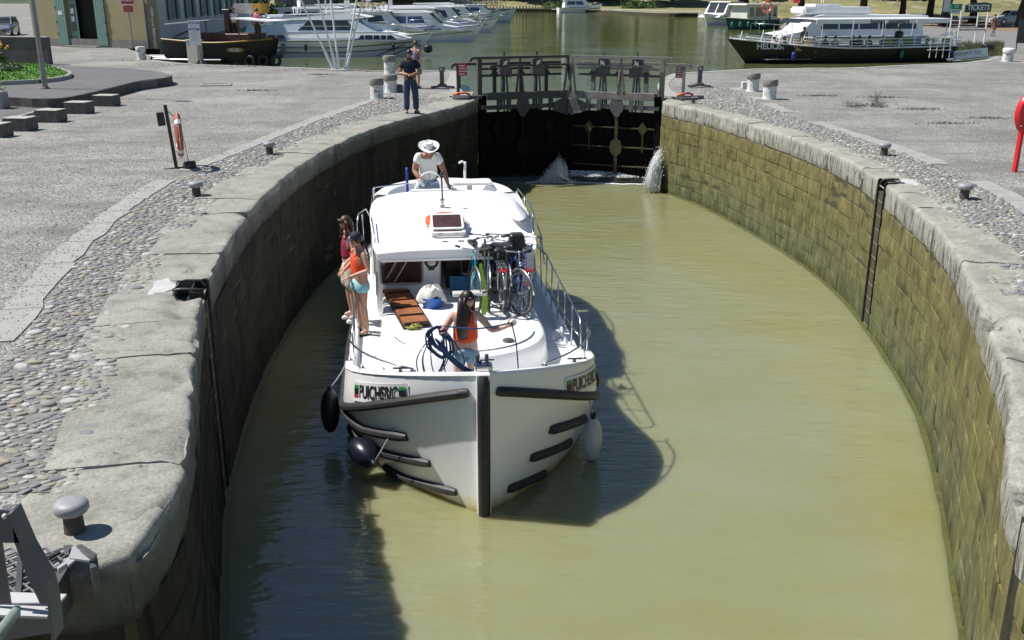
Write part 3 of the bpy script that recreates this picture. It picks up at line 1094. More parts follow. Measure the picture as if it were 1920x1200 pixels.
# ================================================================ upper lock gates
TIMB = pm('weathered_timber_shade_tone', (.075, .073, .068), .85, var=.3, scale=6, bump=.004, bscale=40, c2=(.07, .068, .062), fac=.55)  # darkened tone that carries the shade on the left leaf
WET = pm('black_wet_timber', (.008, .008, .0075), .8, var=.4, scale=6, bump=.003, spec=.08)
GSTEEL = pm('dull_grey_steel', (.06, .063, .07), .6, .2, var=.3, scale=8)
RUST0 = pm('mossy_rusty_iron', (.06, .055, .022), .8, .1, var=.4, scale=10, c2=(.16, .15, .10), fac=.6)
PALEBOX = pm('pale_gear_casing', (.42, .42, .40), .5, .2, var=.15)
def gate_leaf(loc, rz, sx, label, lit):
    TIMB = pm('weathered_timber_sun_tone', (.20, .195, .18), .85, var=.3, scale=6, bump=.004, bscale=40, c2=(.11, .105, .095), fac=.58) if lit else pm('weathered_timber_shade_tone')  # sunlight painted in: paler timber for the lit leaf, darker for the shaded one
    GSTEEL = pm('gate_steel_sun_tone', (.12, .123, .13), .6, .2, var=.3, scale=8) if lit else pm('dull_grey_steel')  # steel split the same way, with a sunlit tone on the lit leaf
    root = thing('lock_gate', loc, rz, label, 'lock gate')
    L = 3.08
    RUSTY = RUST0 if lit else pm('shade_tone_iron', (.012, .012, .010), .8, var=.3, spec=.08)  # straps of the shaded leaf blackened, the shade is in their colour
    def X(x):
        return x * sx
    def put(m, name, mat, **kw):
        return m.build(name, mat, root, **kw)
    put(MB().box((X(.07), 0, -1.38), (.24, .26, 2.9)), 'heel_post', WET, bevel=.02)
    put(MB().box((X(-.02), -.02, .62), (.15, .15, 1.35)), 'rail_post', TIMB, bevel=.01)
    put(MB().box((X(L - .08), 0, -1.5), (.22, .26, 2.7)), 'mitre_post', WET, bevel=.02)
    # the wooden walkway beam and the lower rail
    put(MB().box((X(L / 2 + .12), -.20, .06), (L - .1, .10, .24)), 'walkway_beam', TIMB, bevel=.01)
    put(MB().box((X(L / 2 + .12), .12, .10), (L - .1, .50, .06)), 'walkway_board', TIMB, bevel=.008)
    put(MB().box((X(L / 2), -.16, -.30), (L, .10, .13)), 'lower_rail', GSTEEL, bevel=.008)
    # planking
    w = (L - .3) / 10
    me = None
    for k in range(10):
        h = 2.55 + (.10 if k in (2, 3, 4, 5) else 0)
        if me is None:
            o = put(MB().box((0, 0, 0), (w - .012, .07, 2.55)), 'plank', WET, bevel=.006)
            me = o.data
        else:
            o = link_mesh('plank', me, root)
        o.location = (X(.2 + w * (k + .5)), -.02 + rnd.uniform(-.006, .006), -.46 - 2.55 / 2 + (.07 if k in (3, 4, 5, 6) else 0))
    for z in (-.98, -1.62, -2.25):
        put(MB().box((X(L / 2), -.10, z), (L - .25, .10, .045)), 'cross_rail', RUSTY, bevel=.006)
    # central iron strap with its riveted diamond plates
    put(MB().box((X(L * .46), -.17, -1.55), (.11, .05, 2.6)), 'vertical_strap', RUSTY, bevel=.006)
    def diamond(x, z, r, y=-.19, mat=RUSTY, n=8, name='diamond_plate'):
        q = MB()
        q.lathe([(r, -.014), (r, .014)], n=n)
        o = put(q, name, mat)
        o.location = (X(x), y, z)
        o.rotation_euler = (PI / 2, 0, 0)
        o.scale = (.85, 1.15, 1)
        return o
    diamond(L * .46, -1.62, .26)
    diamond(L * .17, -.98, .20, n=4)
    diamond(L * .77, -.98, .20, n=4)
    for x in (.17, .77):
        put(MB().box((X(L * x), -.13, -1.35), (.045, .04, .8)), 'vertical_rod', RUSTY)
    q = MB()
    q.add([(X(L * .46 - .13), -.215, .12), (X(L * .46 + .13), -.215, .12), (X(L * .46 + .22), -.215, -.18), (X(L * .46 + .22), -.215, -.38), (X(L * .46 + .06), -.215, -.62), (X(L * .46 - .06), -.215, -.62), (X(L * .46 - .22), -.215, -.38), (X(L * .46 - .22), -.215, -.18)] +
          [(X(L * .46 - .13), -.24, .12), (X(L * .46 + .13), -.24, .12), (X(L * .46 + .22), -.24, -.18), (X(L * .46 + .22), -.24, -.38), (X(L * .46 + .06), -.24, -.62), (X(L * .46 - .06), -.24, -.62), (X(L * .46 - .22), -.24, -.38), (X(L * .46 - .22), -.24, -.18)],
          [(7, 6, 5, 4, 3, 2, 1, 0), (8, 9, 10, 11, 12, 13, 14, 15)] + [(i, (i + 1) % 8, 8 + (i + 1) % 8, 8 + i) for i in range(8)])
    put(q, 'bracket_plate', GSTEEL)
    for x in (.19, .30, .66, .78, .94):
        put(MB().box((X(L * x), -.235, -.22), (.15, .03, .34)), 'bracket_plate', GSTEEL, bevel=.006)
        put(MB().box((X(L * x), -.10, -.15), (.07, .07, .6)), 'stanchion_foot', GSTEEL)
    # hand rails: front wooden one bends down beyond the heel, rear one is lower
    def rail(y, z, x0, x1, w, h):
        pts = [(X(x0), y, z - .10), (X(x0 + .05), y, z - .02), (X(x0 + .14), y, z), (X(x1), y, z)]
        m = MB()
        for a, b in zip(pts, pts[1:]):
            m.bar(a, b, w, h)
        return put(m, 'hand_rail', TIMB)
    rail(-.26, 1.29, -.42, L - .10, .15, .085)
    rail(.42, 1.06, -.85, L - .12, .14, .085)
    rail(-.24, 1.03, .25, L - .1, .08, .06)
    for x, y, z in ((.62, .42, 1.03), (1.55, .42, 1.03), (2.45, .42, 1.03)):
        put(MB().box((X(x), y, .55), (.13, .12, .95)), 'rear_post', TIMB)
        diamond(x, .72, .16, y - .06, GSTEEL, 4, 'joint_plate')
    put(MB().box((X(-.62), .42, .5), (.09, .09, 1.08)), 'rear_post', TIMB)
    for z, y in ((.90, .30), (.68, .34)):
        put(MB().box((X(L / 2), y, z), (L - .2, .04, .075)), 'tie_rod', GSTEEL)
    for x in (1.30, 2.98):
        put(MB().box((X(x), -.26, 1.14), (.06, .06, .30)), 'rail_post', TIMB)
        m = MB()
        for dx in (-.06, .06):
            m.bar((X(x + dx * 2.0), -.22, .16), (X(x + dx * .3), -.24, 1.05), .085, .06)
        put(m, 'raking_strut', TIMB if lit else GSTEEL)
    # the two paddle gears: dark casing, pale crank box, rack rod standing above the rail, raking legs
    for x in (.78, 1.92):
        put(MB().box((X(x), -.10, .98), (.34, .26, .50)), 'gear_casing', IRON, bevel=.02)
        put(MB().box((X(x + .20), -.02, .80), (.16, .3, .30)), 'gear_cheek', IRON, bevel=.02)
        put(MB().box((X(x), -.27, 1.12), (.13, .09, .12)).tube([(X(x), -.27, 1.15), (X(x + .03), -.40, 1.19), (X(x - .10), -.41, 1.05)], .02, 6), 'crank_box', PALEBOX)
        put(MB().box((X(x + .06), .02, .45), (.05, .04, 2.0)), 'rack_rod', GSTEEL)
        for dx in (-.05, .10):
            put(MB().bar((X(x + dx * 1.8 - .02), -.17, -.3), (X(x + dx * .8), -.14, .80), .085, .06), 'raking_leg', GSTEEL)
    # iron shoe plates at the mitre
    put(MB().add([(X(L - .62), -.25, -.20), (X(L - .16), -.25, .0), (X(L + .02), -.22, -.16), (X(L + .02), -.22, -.50), (X(L - .1), -.25, -.62), (X(L - .62), -.25, -.46),
                  (X(L - .62), -.28, -.20), (X(L - .16), -.28, .0), (X(L + .02), -.25, -.16), (X(L + .02), -.25, -.50), (X(L - .1), -.28, -.62), (X(L - .62), -.28, -.46)],
                 [(0, 1, 2, 3, 4, 5), (6, 7, 8, 9, 10, 11)] + [(i, (i + 1) % 6, 6 + (i + 1) % 6, 6 + i) for i in range(6)]), 'mitre_plate', GSTEEL)
    return root
ang = math.atan2(1.0, 2.98)
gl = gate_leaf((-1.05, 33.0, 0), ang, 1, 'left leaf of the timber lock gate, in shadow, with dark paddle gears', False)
gr = gate_leaf((4.84, 32.7, 0), -math.atan2(1.2, 2.9), -1, 'right leaf of the timber lock gate, with moss-grown iron straps catching the sun', True)
# small red notices fixed by the gates
SIGNR = pm('sign_red', (.42, .03, .05), .45, var=.08)
SIGNW = pm('sign_white', (.75, .74, .74), .45, var=.04)
def notice(loc, rz, label, faded):
    root = thing('notice', loc, rz, label, 'sign')
    MB().box((0, 0, .18), (.30, .015, .38)).build('panel', pm('faded_red', (.30, .10, .10), .6) if faded else SIGNR, root, bevel=.004)
    for i in range(4):
        m = MB()
        x = -.10
        while x < .09:
            w = rnd.uniform(.02, .06)
            m.box((x + w / 2, -.010, .30 - i * .085), (w, .003, .035))
            x += w + .014
        m.build('print_line', SIGNW, root)
    return root
notice((-1.62, 33.10, .72), 0, 'small red notice with white lettering beside the left gate leaf', False)
notice((5.45, 32.9, .66), .2, 'faded reddish notice beside the right gate leaf', True)
# greasy gear heaps at each heel: collar, chain and orange cap
def heel_gear(loc, rz, label):
    root = thing('gate_collar', loc, rz, label, 'ironwork')
    MB().lathe([(.30, 0), (.30, .07), (.22, .10), (.10, .10)], n=16).build('collar', IRON, root, smooth=SH)
    MB().box((.30, .05, .06), (.7, .16, .10)).build('anchor_arm', IRON, root, bevel=.01)
    m = MB()
    m.tube([(-.28, -.04, .13), (-.1, -.09, .19), (.12, -.07, .20), (.27, -.02, .14)], .035, 8)
    m.build('orange_pipe', pm('orange_pipe', (.70, .12, .04), .5), root, smooth=True)
    m = MB()
    for k in range(7):
        a = k * .9
        m.tube([(-.35 + k * .12 + math.cos(a + j) * .05, .12 + math.sin(a + j) * .05, .04 + .01 * j) for j in range(5)], .018, 6, closed=True)
    m.build('chain', BLACKR, root)
    return root
heel_gear((-1.62, 32.5, .02), 0, 'black iron gate collar with orange pipe at the left gate')
heel_gear((5.55, 32.35, .02), .2, 'black iron gate collar with orange pipe at the right gate')
# windlass pedestals standing back on each side
def pedestal(loc, label):
    root = thing('gate_pedestal', loc, 0, label, 'windlass')
    MB().box((0, 0, .38), (.15, .15, .46)).build('column', IRON, root, bevel=.012)
    MB().box((0, 0, .68), (.20, .20, .20)).build('head', IRON, root, bevel=.02)
    MB().box((-.01, -.105, .68), (.09, .02, .09)).build('socket', PALEBOX, root)
    m = MB()
    m.box((0, 0, .11), (.30, .26, .10))
    m.build('base', IRON, root, bevel=.02)
    for a in (.4, 2.5, 3.8, 5.6):
        MB().bar((0, 0, .10), (math.cos(a) * .48, math.sin(a) * .30, .04), .08, .06).build('foot', IRON, root)
    return root
c = G(829, 166); pedestal((c.x, c.y, 0), 'dark iron windlass pedestal on the quay left of the lock gate')
c = G(1311, 164); pedestal((c.x, c.y, 0), 'dark iron windlass pedestal on the quay right of the lock gate')
c = G(1300, 195); 
root = thing('iron_cleat', (c.x, c.y, .02), 0, 'small square iron stub on the coping by the right gate', 'cleat')
MB().box((0, 0, .09), (.10, .10, .18)).build('stub', IRON, root, bevel=.006)
MB().box((.03, 0, .185), (.2, .14, .012)).build('cap', PALEBOX, root)

# ---------------------------------------------------------------- leaks and foam
FOAM = pm('white_water', (.82, .85, .88), .35, var=.05)
FOAM2 = pm('water_streak', (.55, .57, .56), .15, var=.2)
def blob(m, p, r, rr, fl=1.0):
    a = rr.uniform(0, 6.28)
    n = 5
    vs = [(p[0] + math.cos(a + 2 * PI * k / n) * r * rr.uniform(.7, 1.2), p[1] + math.sin(a + 2 * PI * k / n) * r * rr.uniform(.7, 1.2), p[2] + rr.uniform(-.2, .2) * r * fl) for k in range(n)]
    vs += [(p[0], p[1], p[2] + r * fl), (p[0], p[1], p[2] - r * fl)]
    m.add(vs, [(k, (k + 1) % n, n) for k in range(n)] + [((k + 1) % n, k, n + 1) for k in range(n)])
rr = random.Random(4)
m = MB()
c = Vector((1.55, 33.05, WL))
for _ in range(9000):
    u = rr.betavariate(1.1, 2.2)
    h = u * 1.05
    sp = .42 * (1 - u) ** 1.4 + .10
    x = rr.gauss(0, sp * .8) - (1 - u) ** 2 * .25 + .10 * math.sin(h * 5)
    lim = sum(a_ * math.exp(-((x - c_) / w_) ** 2) for a_, c_, w_ in ((.60, .10, .22), (.38, -.20, .26), (.40, .24, .10), (.18, -.45, .3), (.10, .6, .2), (.22, .04, .05))) * rr.uniform(.55, 1.2)
    if h > lim:
        h *= rr.random() * .5
        if h > lim:
            h = lim * rr.random()
    blob(m, (c.x + x, c.y + rr.gauss(0, .16) + .1, WL + h), rr.uniform(.004, .017) * (1.2 - .5 * u), rr)
tag(m.build('water_spout', FOAM, smooth=True, fixn=False), 'bluish white spout of water boiling up in the shade before the gate', 'water spout')
bpy.data.objects['water_spout']['kind'] = 'stuff'
m = MB()
p0, p1 = Vector((4.72, 31.7, -1.55)), None
for _ in range(420):
    f = rr.random()
    x0 = 4.80 - rr.random() * .06
    z0 = -1.35 - f * .75 - rr.random() * .2
    reach = .10 + .52 * (1 - f) * rr.uniform(.4, 1)
    y0 = 31.5 + rr.uniform(-.25, .25)
    t0 = rr.uniform(0, .55)
    pts = []
    for k in range(6):
        t = t0 + (1 - t0) * k / 5 * rr.uniform(.9, 1.0)
        zz = z0 - (z0 - WL) * t * t
        pts.append((x0 - reach * t + rr.gauss(0, .006), y0 - .12 * t + rr.gauss(0, .008), max(WL, zz) + .01))
    m.tube(pts, [rr.uniform(.003, .009)] * 6, 4)
for _ in range(500):
    t = rr.random()
    f = rr.random()
    x = 4.78 - (.14 + .50 * (1 - f)) * t
    z0 = -1.35 - f * .9
    blob(m, (x + rr.gauss(0, .02), 31.4 + rr.gauss(0, .15), max(WL, z0 - (z0 - WL) * t * t) + rr.gauss(0, .03)), rr.uniform(.006, .022), rr)
tag(m.build('leaking_water', FOAM, smooth=True, fixn=False), 'white sheet of water spraying from the joint of the right wall by the gate', 'water jet', kind='stuff')
# submerged sill and the foam that rolls off it
root = thing('lock_sill', (0, 0, 0), 0, 'dark stone sill under the gate with water rolling over it', 'sill')
ps = [G(905, 344, WL), G(1000, 342, WL), G(1080, 343, WL), G(1160, 345, WL), G(1238, 347, WL)]
pp2 = Path([(p.x, p.y) for p in ps], .3)
q = MB()
rings = []
for i in range(40):
    p = pp2.at(pp2.L * i / 39)
    k = noise.noise(p * 1.8) * .12
    rings.append([p + Vector((0, k, WL - .1)), p + Vector((0, k, WL + .04)), p + Vector((0, k + .10, WL + .20)), p + Vector((0, k + .45, WL + .27)), p + Vector((0, k + .6, WL - .1))])
q.loft(rings)
q.build('sill_stone', pm('wet_sill', (.03, .032, .018), .12, var=.4, scale=5), root, smooth=True)
m = MB()
for _ in range(8000):
    f = rr.random()
    p = pp2.at(pp2.L * f)
    k = noise.noise(p * 1.8) * .12
    a = rr.random()
    right = min(1, max(0, (f - .42) / .25))
    if a < .38:
        if f < .24:
            continue
        blob(m, (p.x, p.y + k - .05 + rr.gauss(0, .022 + .02 * right), WL + .02), rr.uniform(.010, .028), rr, .6)
    elif f > .34 + .2 * rr.random():
        y = k + .06 + .5 * rr.random() ** (.8)
        if noise.noise(Vector((p.x * 5, y * 9, 1))) > -.15 - .3 * right:
            blob(m, (p.x, p.y + y, WL + .20 + .10 * min(1, max(0, (y - k - .1) / .35)) + rr.uniform(0, .03)), rr.uniform(.010, .032), rr, .5)
tag(m.build('foam', FOAM, smooth=True, fixn=False), 'white foam line below the gate where water rolls off the sill', kind='stuff')
for (px, py, w, n) in ((955, 322, .35, 260), (1180, 320, .25, 220), (940, 316, .3, 140)):
    m = MB()
    c = G(px, py, WL)
    for _ in range(n):
        x = rr.gauss(0, w)
        blob(m, (c.x + x, c.y + rr.gauss(0, .08), WL + abs(rr.gauss(0, .07)) * max(0, 1 - abs(x) * 2)), rr.uniform(.005, .014), rr)
    tag(m.build('spray', FOAM, smooth=True, fixn=False), 'thin spray of water in the shade at the foot of the gate', kind='stuff')

# ---------------------------------------------------------------- lower gate in the bottom left corner
LAV = pm('lavender_grey_gate_paint', (.115, .112, .138), .5, .1, var=.12, scale=5, c2=(.10, .09, .11), fac=.66)
root = thing('lower_lock_gate', (0, 0, 0), 0, 'lavender grey steel gate frame with mesh walkway in the near left corner', 'lock gate')
def at(px, py, Y):
    """point on the sight line at the distance Y"""
    v = (py - 600) / _F
    d = Y / (_C - v * _S)
    return Vector(((px - 960) / _F * d, Y, CAM_H + d * (-_S - v * _C)))
def plate(name, pix, Y, th, mat, dy=0):
    a = [at(px, py, Y + (dy * (py - 950) / 250)) for px, py in pix]
    m = MB()
    n = len(a)
    off = Vector((0, th, 0))
    m.add(a + [p + off for p in a], [tuple(range(n)), tuple(range(2 * n - 1, n - 1, -1))] + [(i, (i + 1) % n, n + (i + 1) % n, n + i) for i in range(n)])
    return m.build(name, mat, root)
Yg = 4.15
plate('web_plate', [(-60, 954), (20, 957), (46, 1018), (25, 1018), (2, 1018), (-60, 1016)], Yg, .012, LAV)
plate('frame_leg', [(20, 957), (27, 1018), (50, 1080), (75, 1132), (98, 1132), (92, 1100), (84, 1060), (46, 985)], Yg, .012, LAV)
plate('frame_leg', [(-10, 1018), (3, 1018), (9, 1060), (20, 1134), (-10, 1134)], Yg, .012, LAV)
plate('frame_foot', [(-40, 1134), (98, 1132), (104, 1185), (-40, 1210)], Yg + .02, .012, LAV)
def flange(name, pts, w, mat, Y=Yg):
    m = MB()
    rings = []
    for px, py in pts:
        p = at(px, py, Y)
        rings.append([p + Vector((0, -w, 0)), p + Vector((0, .014, 0)), p + Vector((.016, .014, .006)), p + Vector((.016, -w, .006))])
    m.loft(rings)
    return m.build(name, mat, root)
flange('edge_flange', [(20, 957), (31, 948)], .05, LAV)
flange('edge_flange', [(31, 948), (60, 1015), (96, 1078), (104, 1110), (112, 1182)], .09, LAV)
q = MB().ell(at(9, 968, Yg - .02), (.014, .014, .014), 8, 6)
q.build('rivet', pm('pale_rivet', (.6, .6, .62), .4), root, smooth=True)
a, b_ = at(-30, 1152, Yg - .05), at(88, 1156, Yg - .05)
m = MB()
m.add([a, b_, b_ + Vector((.03, .16, .02)), a + Vector((.03, .16, .02)), a - Vector((0, 0, .014)), b_ - Vector((0, 0, .014)), b_ + Vector((.03, .16, .006)), a + Vector((.03, .16, .006))],
      [(0, 1, 2, 3), (7, 6, 5, 4), (0, 4, 5, 1), (1, 5, 6, 2), (2, 6, 7, 3), (3, 7, 4, 0)])
m.build('foot_plate', pm('bare_pale_steel', (.50, .50, .50), .5, .2, c2=(.3, .27, .25), fac=.65), root)
MB().tube([at(-30, 1225, 3.7), at(34, 1143, Yg + .02)], .028, 12).build('hydraulic_ram', pm('pale_green_tube', (.30, .38, .33), .35, .3), root, smooth=SH)
MB().tube([at(30, 1150, Yg), at(38, 1140, Yg + .05), at(40, 1130, Yg + .05)], .02, 8).build('ram_eye', IRON, root)
# mesh walkway: expanded metal, real strands
def mesh_walk(name, c, ux, uy, nx, ny, pitch, label, par):
    m = MB()
    ux, uy = Vector(ux).normalized(), Vector(uy).normalized()
    for i in range(nx):
        for j in range(ny):
            o = Vector(c) + ux * (i * pitch * 1.5 + (j % 2) * pitch * .75) + uy * j * pitch * .62
            a1, a2, a3, a4 = o - ux * pitch * .75, o + uy * pitch * .62 + Vector((0, 0, .006)), o + ux * pitch * .75, o - uy * pitch * .62
            for p, q_ in ((a1, a2), (a2, a3)):
                m.bar(p, q_, .012, .010)
            m.bar(a1, a4, .010, .008)
    o = m.build(name, pm('mesh_steel', (.22, .22, .23), .45, .3, var=.2), par, fixn=False)
    return tag(o, kind='stuff')
walk = thing('mesh_walkway', (-3.55, 4.62, 0), 0, 'sunlit expanded metal walkway beside the grey gate frame', 'walkway')
mesh_walk('mesh_panel', (0, .0, .05), (1, .0, 0), (0, 1, 0), 8, 16, .07, '', walk)
MB().bar((-.15, -.03, .03), (.9, -.03, .03), .03, .08).build('edge_angle', GSTEEL, walk)
MB().bar((.86, -.05, .03), (.52, .72, .03), .03, .08).build('edge_angle', GSTEEL, walk)
w2 = thing('mesh_walkway', (-2.72, 4.05, -.55), .0, 'dim expanded metal walkway panel low in the bottom left corner', 'walkway')
mesh_walk('mesh_panel', (0, .0, .05), (1, .12, 0), (-.12, 1, 0), 4, 9, .07, '', w2)
MB().bar((.42, -.05, .02), (.42, .45, .02), .04, .1).build('edge_angle', GSTEEL, w2)
MB().bar((-.1, -.08, .02), (.46, -.05, .02), .04, .1).build('edge_angle', GSTEEL, w2)
# red hose coupling and the hinge bracket on the pier edge
hb = thing('hinge_bracket', (0, 0, 0), 0, 'pale steel hinge bracket bolted to the pier edge below the mooring post', 'bracket')
PB = pm('bright_steel_plate', (.42, .42, .43), .45, .25, var=.12)
def wplate(par, name, pix, z, th, mat):
    a = [G(px, py, z) for px, py in pix]
    n = len(a)
    m = MB()
    m.add(a + [p - Vector((0, 0, th)) for p in a], [tuple(range(n)), tuple(range(2 * n - 1, n - 1, -1))] + [(i, (i + 1) % n, n + (i + 1) % n, n + i) for i in range(n)])
    return m.build(name, mat, par)
wplate(hb, 'top_plate', [(129, 1032), (137, 1024), (175, 1047), (166, 1051), (130, 1046)], .10, .014, PB)
wplate(hb, 'cap_plate', [(144, 1022), (153, 1020), (181, 1038), (174, 1047)], .14, .02, pm('dark_cap_steel', (.12, .12, .12), .4, .4))
wplate(hb, 'side_plate', [(119, 1022), (136, 1021), (131, 1040), (121, 1041)], .10, .10, IRON)
wplate(hb, 'front_plate', [(166, 1051), (182, 1039), (184, 1060), (170, 1066)], .08, .20, IRON)
wplate(hb, 'arm_plate', [(120, 1049), (131, 1043), (142, 1049), (128, 1060)], .09, .014, PB)
wplate(hb, 'arm_rod', [(106, 1063), (121, 1052), (125, 1056), (109, 1067)], .09, .03, PB)
m = MB()
m.tube([G(90, 1046, .06), G(112, 1036, .06)], .018, 6)
m.tube([G(96, 1052, .05), G(120, 1038, .05)], .012, 6)
m.build('bolt_bar', GSTEEL, hb)
wplate(hb, 'beam_plate', [(86, 1075), (118, 1052), (128, 1062), (100, 1110), (84, 1105)], .02, .25, IRON)
m = MB()
rr = random.Random(8)
c = G(45, 1120, -.1)
for _ in range(5):
    m.tube([c + Vector((rr.gauss(0, .05), rr.gauss(0, .05), rr.gauss(0, .04))) for _ in range(5)], .008, 6)
o = m.build('cable', BLACKR, None, smooth=True)
tag(o, 'tangle of black cables behind the grey gate frame', 'cable')
q = MB().lathe([(.018, 0), (.03, .01), (.03, .05), (.018, .06)], n=10)
o = q.build('hose_coupling', RED, None, smooth=SH)
o.location = G(38, 1114, .0)
o.rotation_euler = (1.2, .3, .4)
tag(o, 'small dark red hose coupling behind the grey gate frame', 'coupling')
# ================================================================ the white canal cruiser in the lock
BO = Vector((-0.34, 10.76, WL))
BRZ = math.atan2(.118, .993)          # local x to the right of the photo, local y runs aft
def BW(x, y, z):
    c, s = math.cos(BRZ), math.sin(BRZ)
    return Vector((BO.x + x * c - y * s, BO.y + x * s + y * c, BO.z + z))
boat = thing('canal_boat', BO, BRZ, 'white canal cruiser with black rubbing strakes filling the middle of the lock', 'boat')
HULLM = None
def hull_mat():
    m, nt, bs = base_mat('stained_white_hull')
    tc = nt.nodes.new('ShaderNodeTexCoord').outputs['Object']
    sx = nt.nodes.new('ShaderNodeSeparateXYZ')
    nt.links.new(tc, sx.inputs[0])
    n = noise_n(nt, mapping(nt, tc, (1, 1, .5)), 2.5, 6, .6)
    h = math_n(nt, 'ADD', sx.outputs['Z'], math_n(nt, 'MULTIPLY', math_n(nt, 'SUBTRACT', n, .5), .45))
    c = ramp(nt, h, [(.0, (.45, .36, .12)), (.07, (.66, .60, .40)), (.20, (.83, .84, .82)), (.6, (.90, .91, .91))])
    sc = noise_n(nt, mapping(nt, tc, (1, 1, 2)), 13, 6, .8)
    c = mixc(nt, ramp(nt, sc, [(.68, 0), (.74, .45)]), c, (.25, .25, .24))
    nt.links.new(c, bs.inputs['Base Color'])
    bs.inputs['Roughness'].default_value = .25
    bs.inputs['Coat Weight'].default_value = .3
    return m
HULLM = hull_mat()
YS = [0, .03, .08, .15, .25, .38, .54, .72, .92, 1.15, 1.4, 1.7, 2.05, 2.5, 3.1, 3.9, 4.9, 6.0, 7.2, 8.4, 9.4, 10.1, 10.35]
def halfb(y, k):
    """half breadth at aft distance y for height level k: 0 waterline, 1 mid, 2 strake, 3 bulwark top"""
    B, L, e, off = ((1.66, 2.8, 1.0, .02), (1.72, 2.35, .92, .0), (1.76, 2.0, .84, 0), (1.70, 1.95, .80, .02))[k]
    u = max(0, (y - off) / L)
    b = B * (1 - max(0, 1 - u) ** 2) ** e if u < 1 else B
    if y > 8.8:
        b *= 1 - .20 * ((y - 8.8) / 1.6) ** 2
    return max(.03, b)
def z_strake(y):
    return .76 + .94 * max(0, 1 - y / 2.1) ** 1.35 - .06 * min(1, max(0, (y - 2) / 4))
def z_bul(y):
    if y < 2.05:
        return 1.31 + .55 * max(0, 1 - y / 2.05) ** 1.2
    return max(1.0, 1.31 - (y - 2.05) * .35)
def hull_pt(side, y, z, out=0.0):
    zs = z_strake(y)
    zb = z_bul(y)
    if z <= 0:
        b = halfb(y, 0) * (1 + z * .6)
    elif z < zs * .5:
        f = z / (zs * .5)
        b = halfb(y, 0) * (1 - f) + halfb(y, 1) * f
    elif z < zs:
        f = (z - zs * .5) / (zs * .5)
        b = halfb(y, 1) * (1 - f) + halfb(y, 2) * f
    else:
        f = min(1, (z - zs) / max(.05, zb - zs))
        b = halfb(y, 2) * (1 - f) + halfb(y, 3) * f
    p = Vector((side * b, y, z))
    if out:
        e = .02
        q = Vector((side * (halfb(y + e, 2)), y + e, z)) - Vector((side * (halfb(y, 2)), y, z))
        n = Vector((q.y * side, -q.x * side, 0)).normalized()
        p += n * out
    return p
m = MB()
for side in (-1, 1):
    rings = []
    for y in YS:
        zs, zb = z_strake(y), z_bul(y)
        row = [hull_pt(side, y, z) for z in (-.35, -.12, 0, zs * .17, zs * .33, zs * .5, zs * .67, zs * .84, zs, zs + (zb - zs) * .5, zb)]
        rings.append(row)
    m.loft(rings, cap=False, closed_ring=False)
# transom
row = []
yb = YS[-1]
zz = (-.35, 0, .4, .8, 1.0)
m.add([hull_pt(-1, yb, z) for z in zz] + [hull_pt(1, yb, z) for z in zz], [(i, i + 1, len(zz) + i + 1, len(zz) + i) for i in range(len(zz) - 1)])
m.build('hull', HULLM, boat, smooth=R(45))
# bulwark capping and inner face, side decks
m = MB()
for side in (-1, 1):
    rings = []
    for y in YS:
        zb = z_bul(y)
        o = hull_pt(side, y, zb)
        w = .09 if y > .2 else .06
        b = max(.0, abs(o.x) - w * (1.4 if y < 1.2 else 1))
        dk = min(zb - .12, 1.08 - .16 * min(1, y / 2.5)) if y < 2.4 else .9
        rings.append([Vector((o.x + side * .012, y - .01, zb - .02)), Vector((o.x, y, zb + .012)), Vector((side * b, y + .03, zb + .012)), Vector((side * max(0, b - .008), y + .035, zb - .03)), Vector((side * max(0, b - .02), y + .04, dk))])
    m.loft(rings, cap=False, closed_ring=False)
m.build('bulwark', WHITE, boat, smooth=R(40))
m = MB()
rings = []
for y in YS[2:]:
    dk = min(z_bul(y) - .12, 1.08 - .16 * min(1, y / 2.5)) if y < 2.4 else .9
    b = max(.02, halfb(y, 3) - .09)
    rings.append([Vector((-b, y + .03, dk)), Vector((b, y + .03, dk))])
m.loft(rings, cap=False, closed_ring=False)
m.build('deck', pm('grey_white_deck', (.66, .68, .69), .55, var=.06, scale=3, bump=.001, bscale=150), boat)
# stem: white cheeks and the black rubber nose
m = MB()
m.loft([[Vector((-.085, -.02 - .03 * k, z)), Vector((.085, -.02 - .03 * k, z)), Vector((.075, .35, z)), Vector((-.075, .35, z))] for z, k in ((-.3, -1.2), (.1, 0), (1.0, .8), (1.87, 1.3))])
m.build('stem_post', WHITE, boat, bevel=.01)
m = MB()
m.tube([(0, .02, -.1), (0, -.02, .12), (0, -.035, .9), (0, -.065, 1.5), (0, -.075, 1.78), (0, -.06, 1.85)], [.07, .075, .078, .078, .074, .045], 14)
m.build('stem_fender', BLACKR, boat, smooth=SH)
# strake all round, split per side
def strake(side, y0, y1, zf, r, n=26, name='rubbing_strake', squash=1.0, endbev=False):
    pts = []
    for k in range(n + 1):
        y = y0 + (y1 - y0) * (k / n) ** (1.6 if y0 < .2 else 1)
        pts.append(hull_pt(side, y, zf(y), .012))
    m = MB()
    rs = [r * (.75 if k in (0, n) else 1) for k in range(n + 1)]
    m.tube(pts, rs, 10)
    return m.build(name, BLACKR, boat, smooth=SH)
for side in (-1, 1):
    strake(side, .06, 10.2, lambda y: z_strake(y) - .055, .062, 48)
    for (y0, y1, y2, za, zb_, r) in ((.64, 2.2, 1.35, .80, .63, .070), (.48, 2.0, 1.2, .50, .36, .066), (.27, 1.3, .85, .19, .08, .062)):
        ye = y1 if side < 0 else y2
        strake(side, y0, ye, lambda y: za + (zb_ - za) * min(1, (y - y0) / .65), r, 14, 'bow_fender_bar')
    strake(side, 2.3, 9.9, lambda y: .42, .03, 20, 'side_rail_strip')
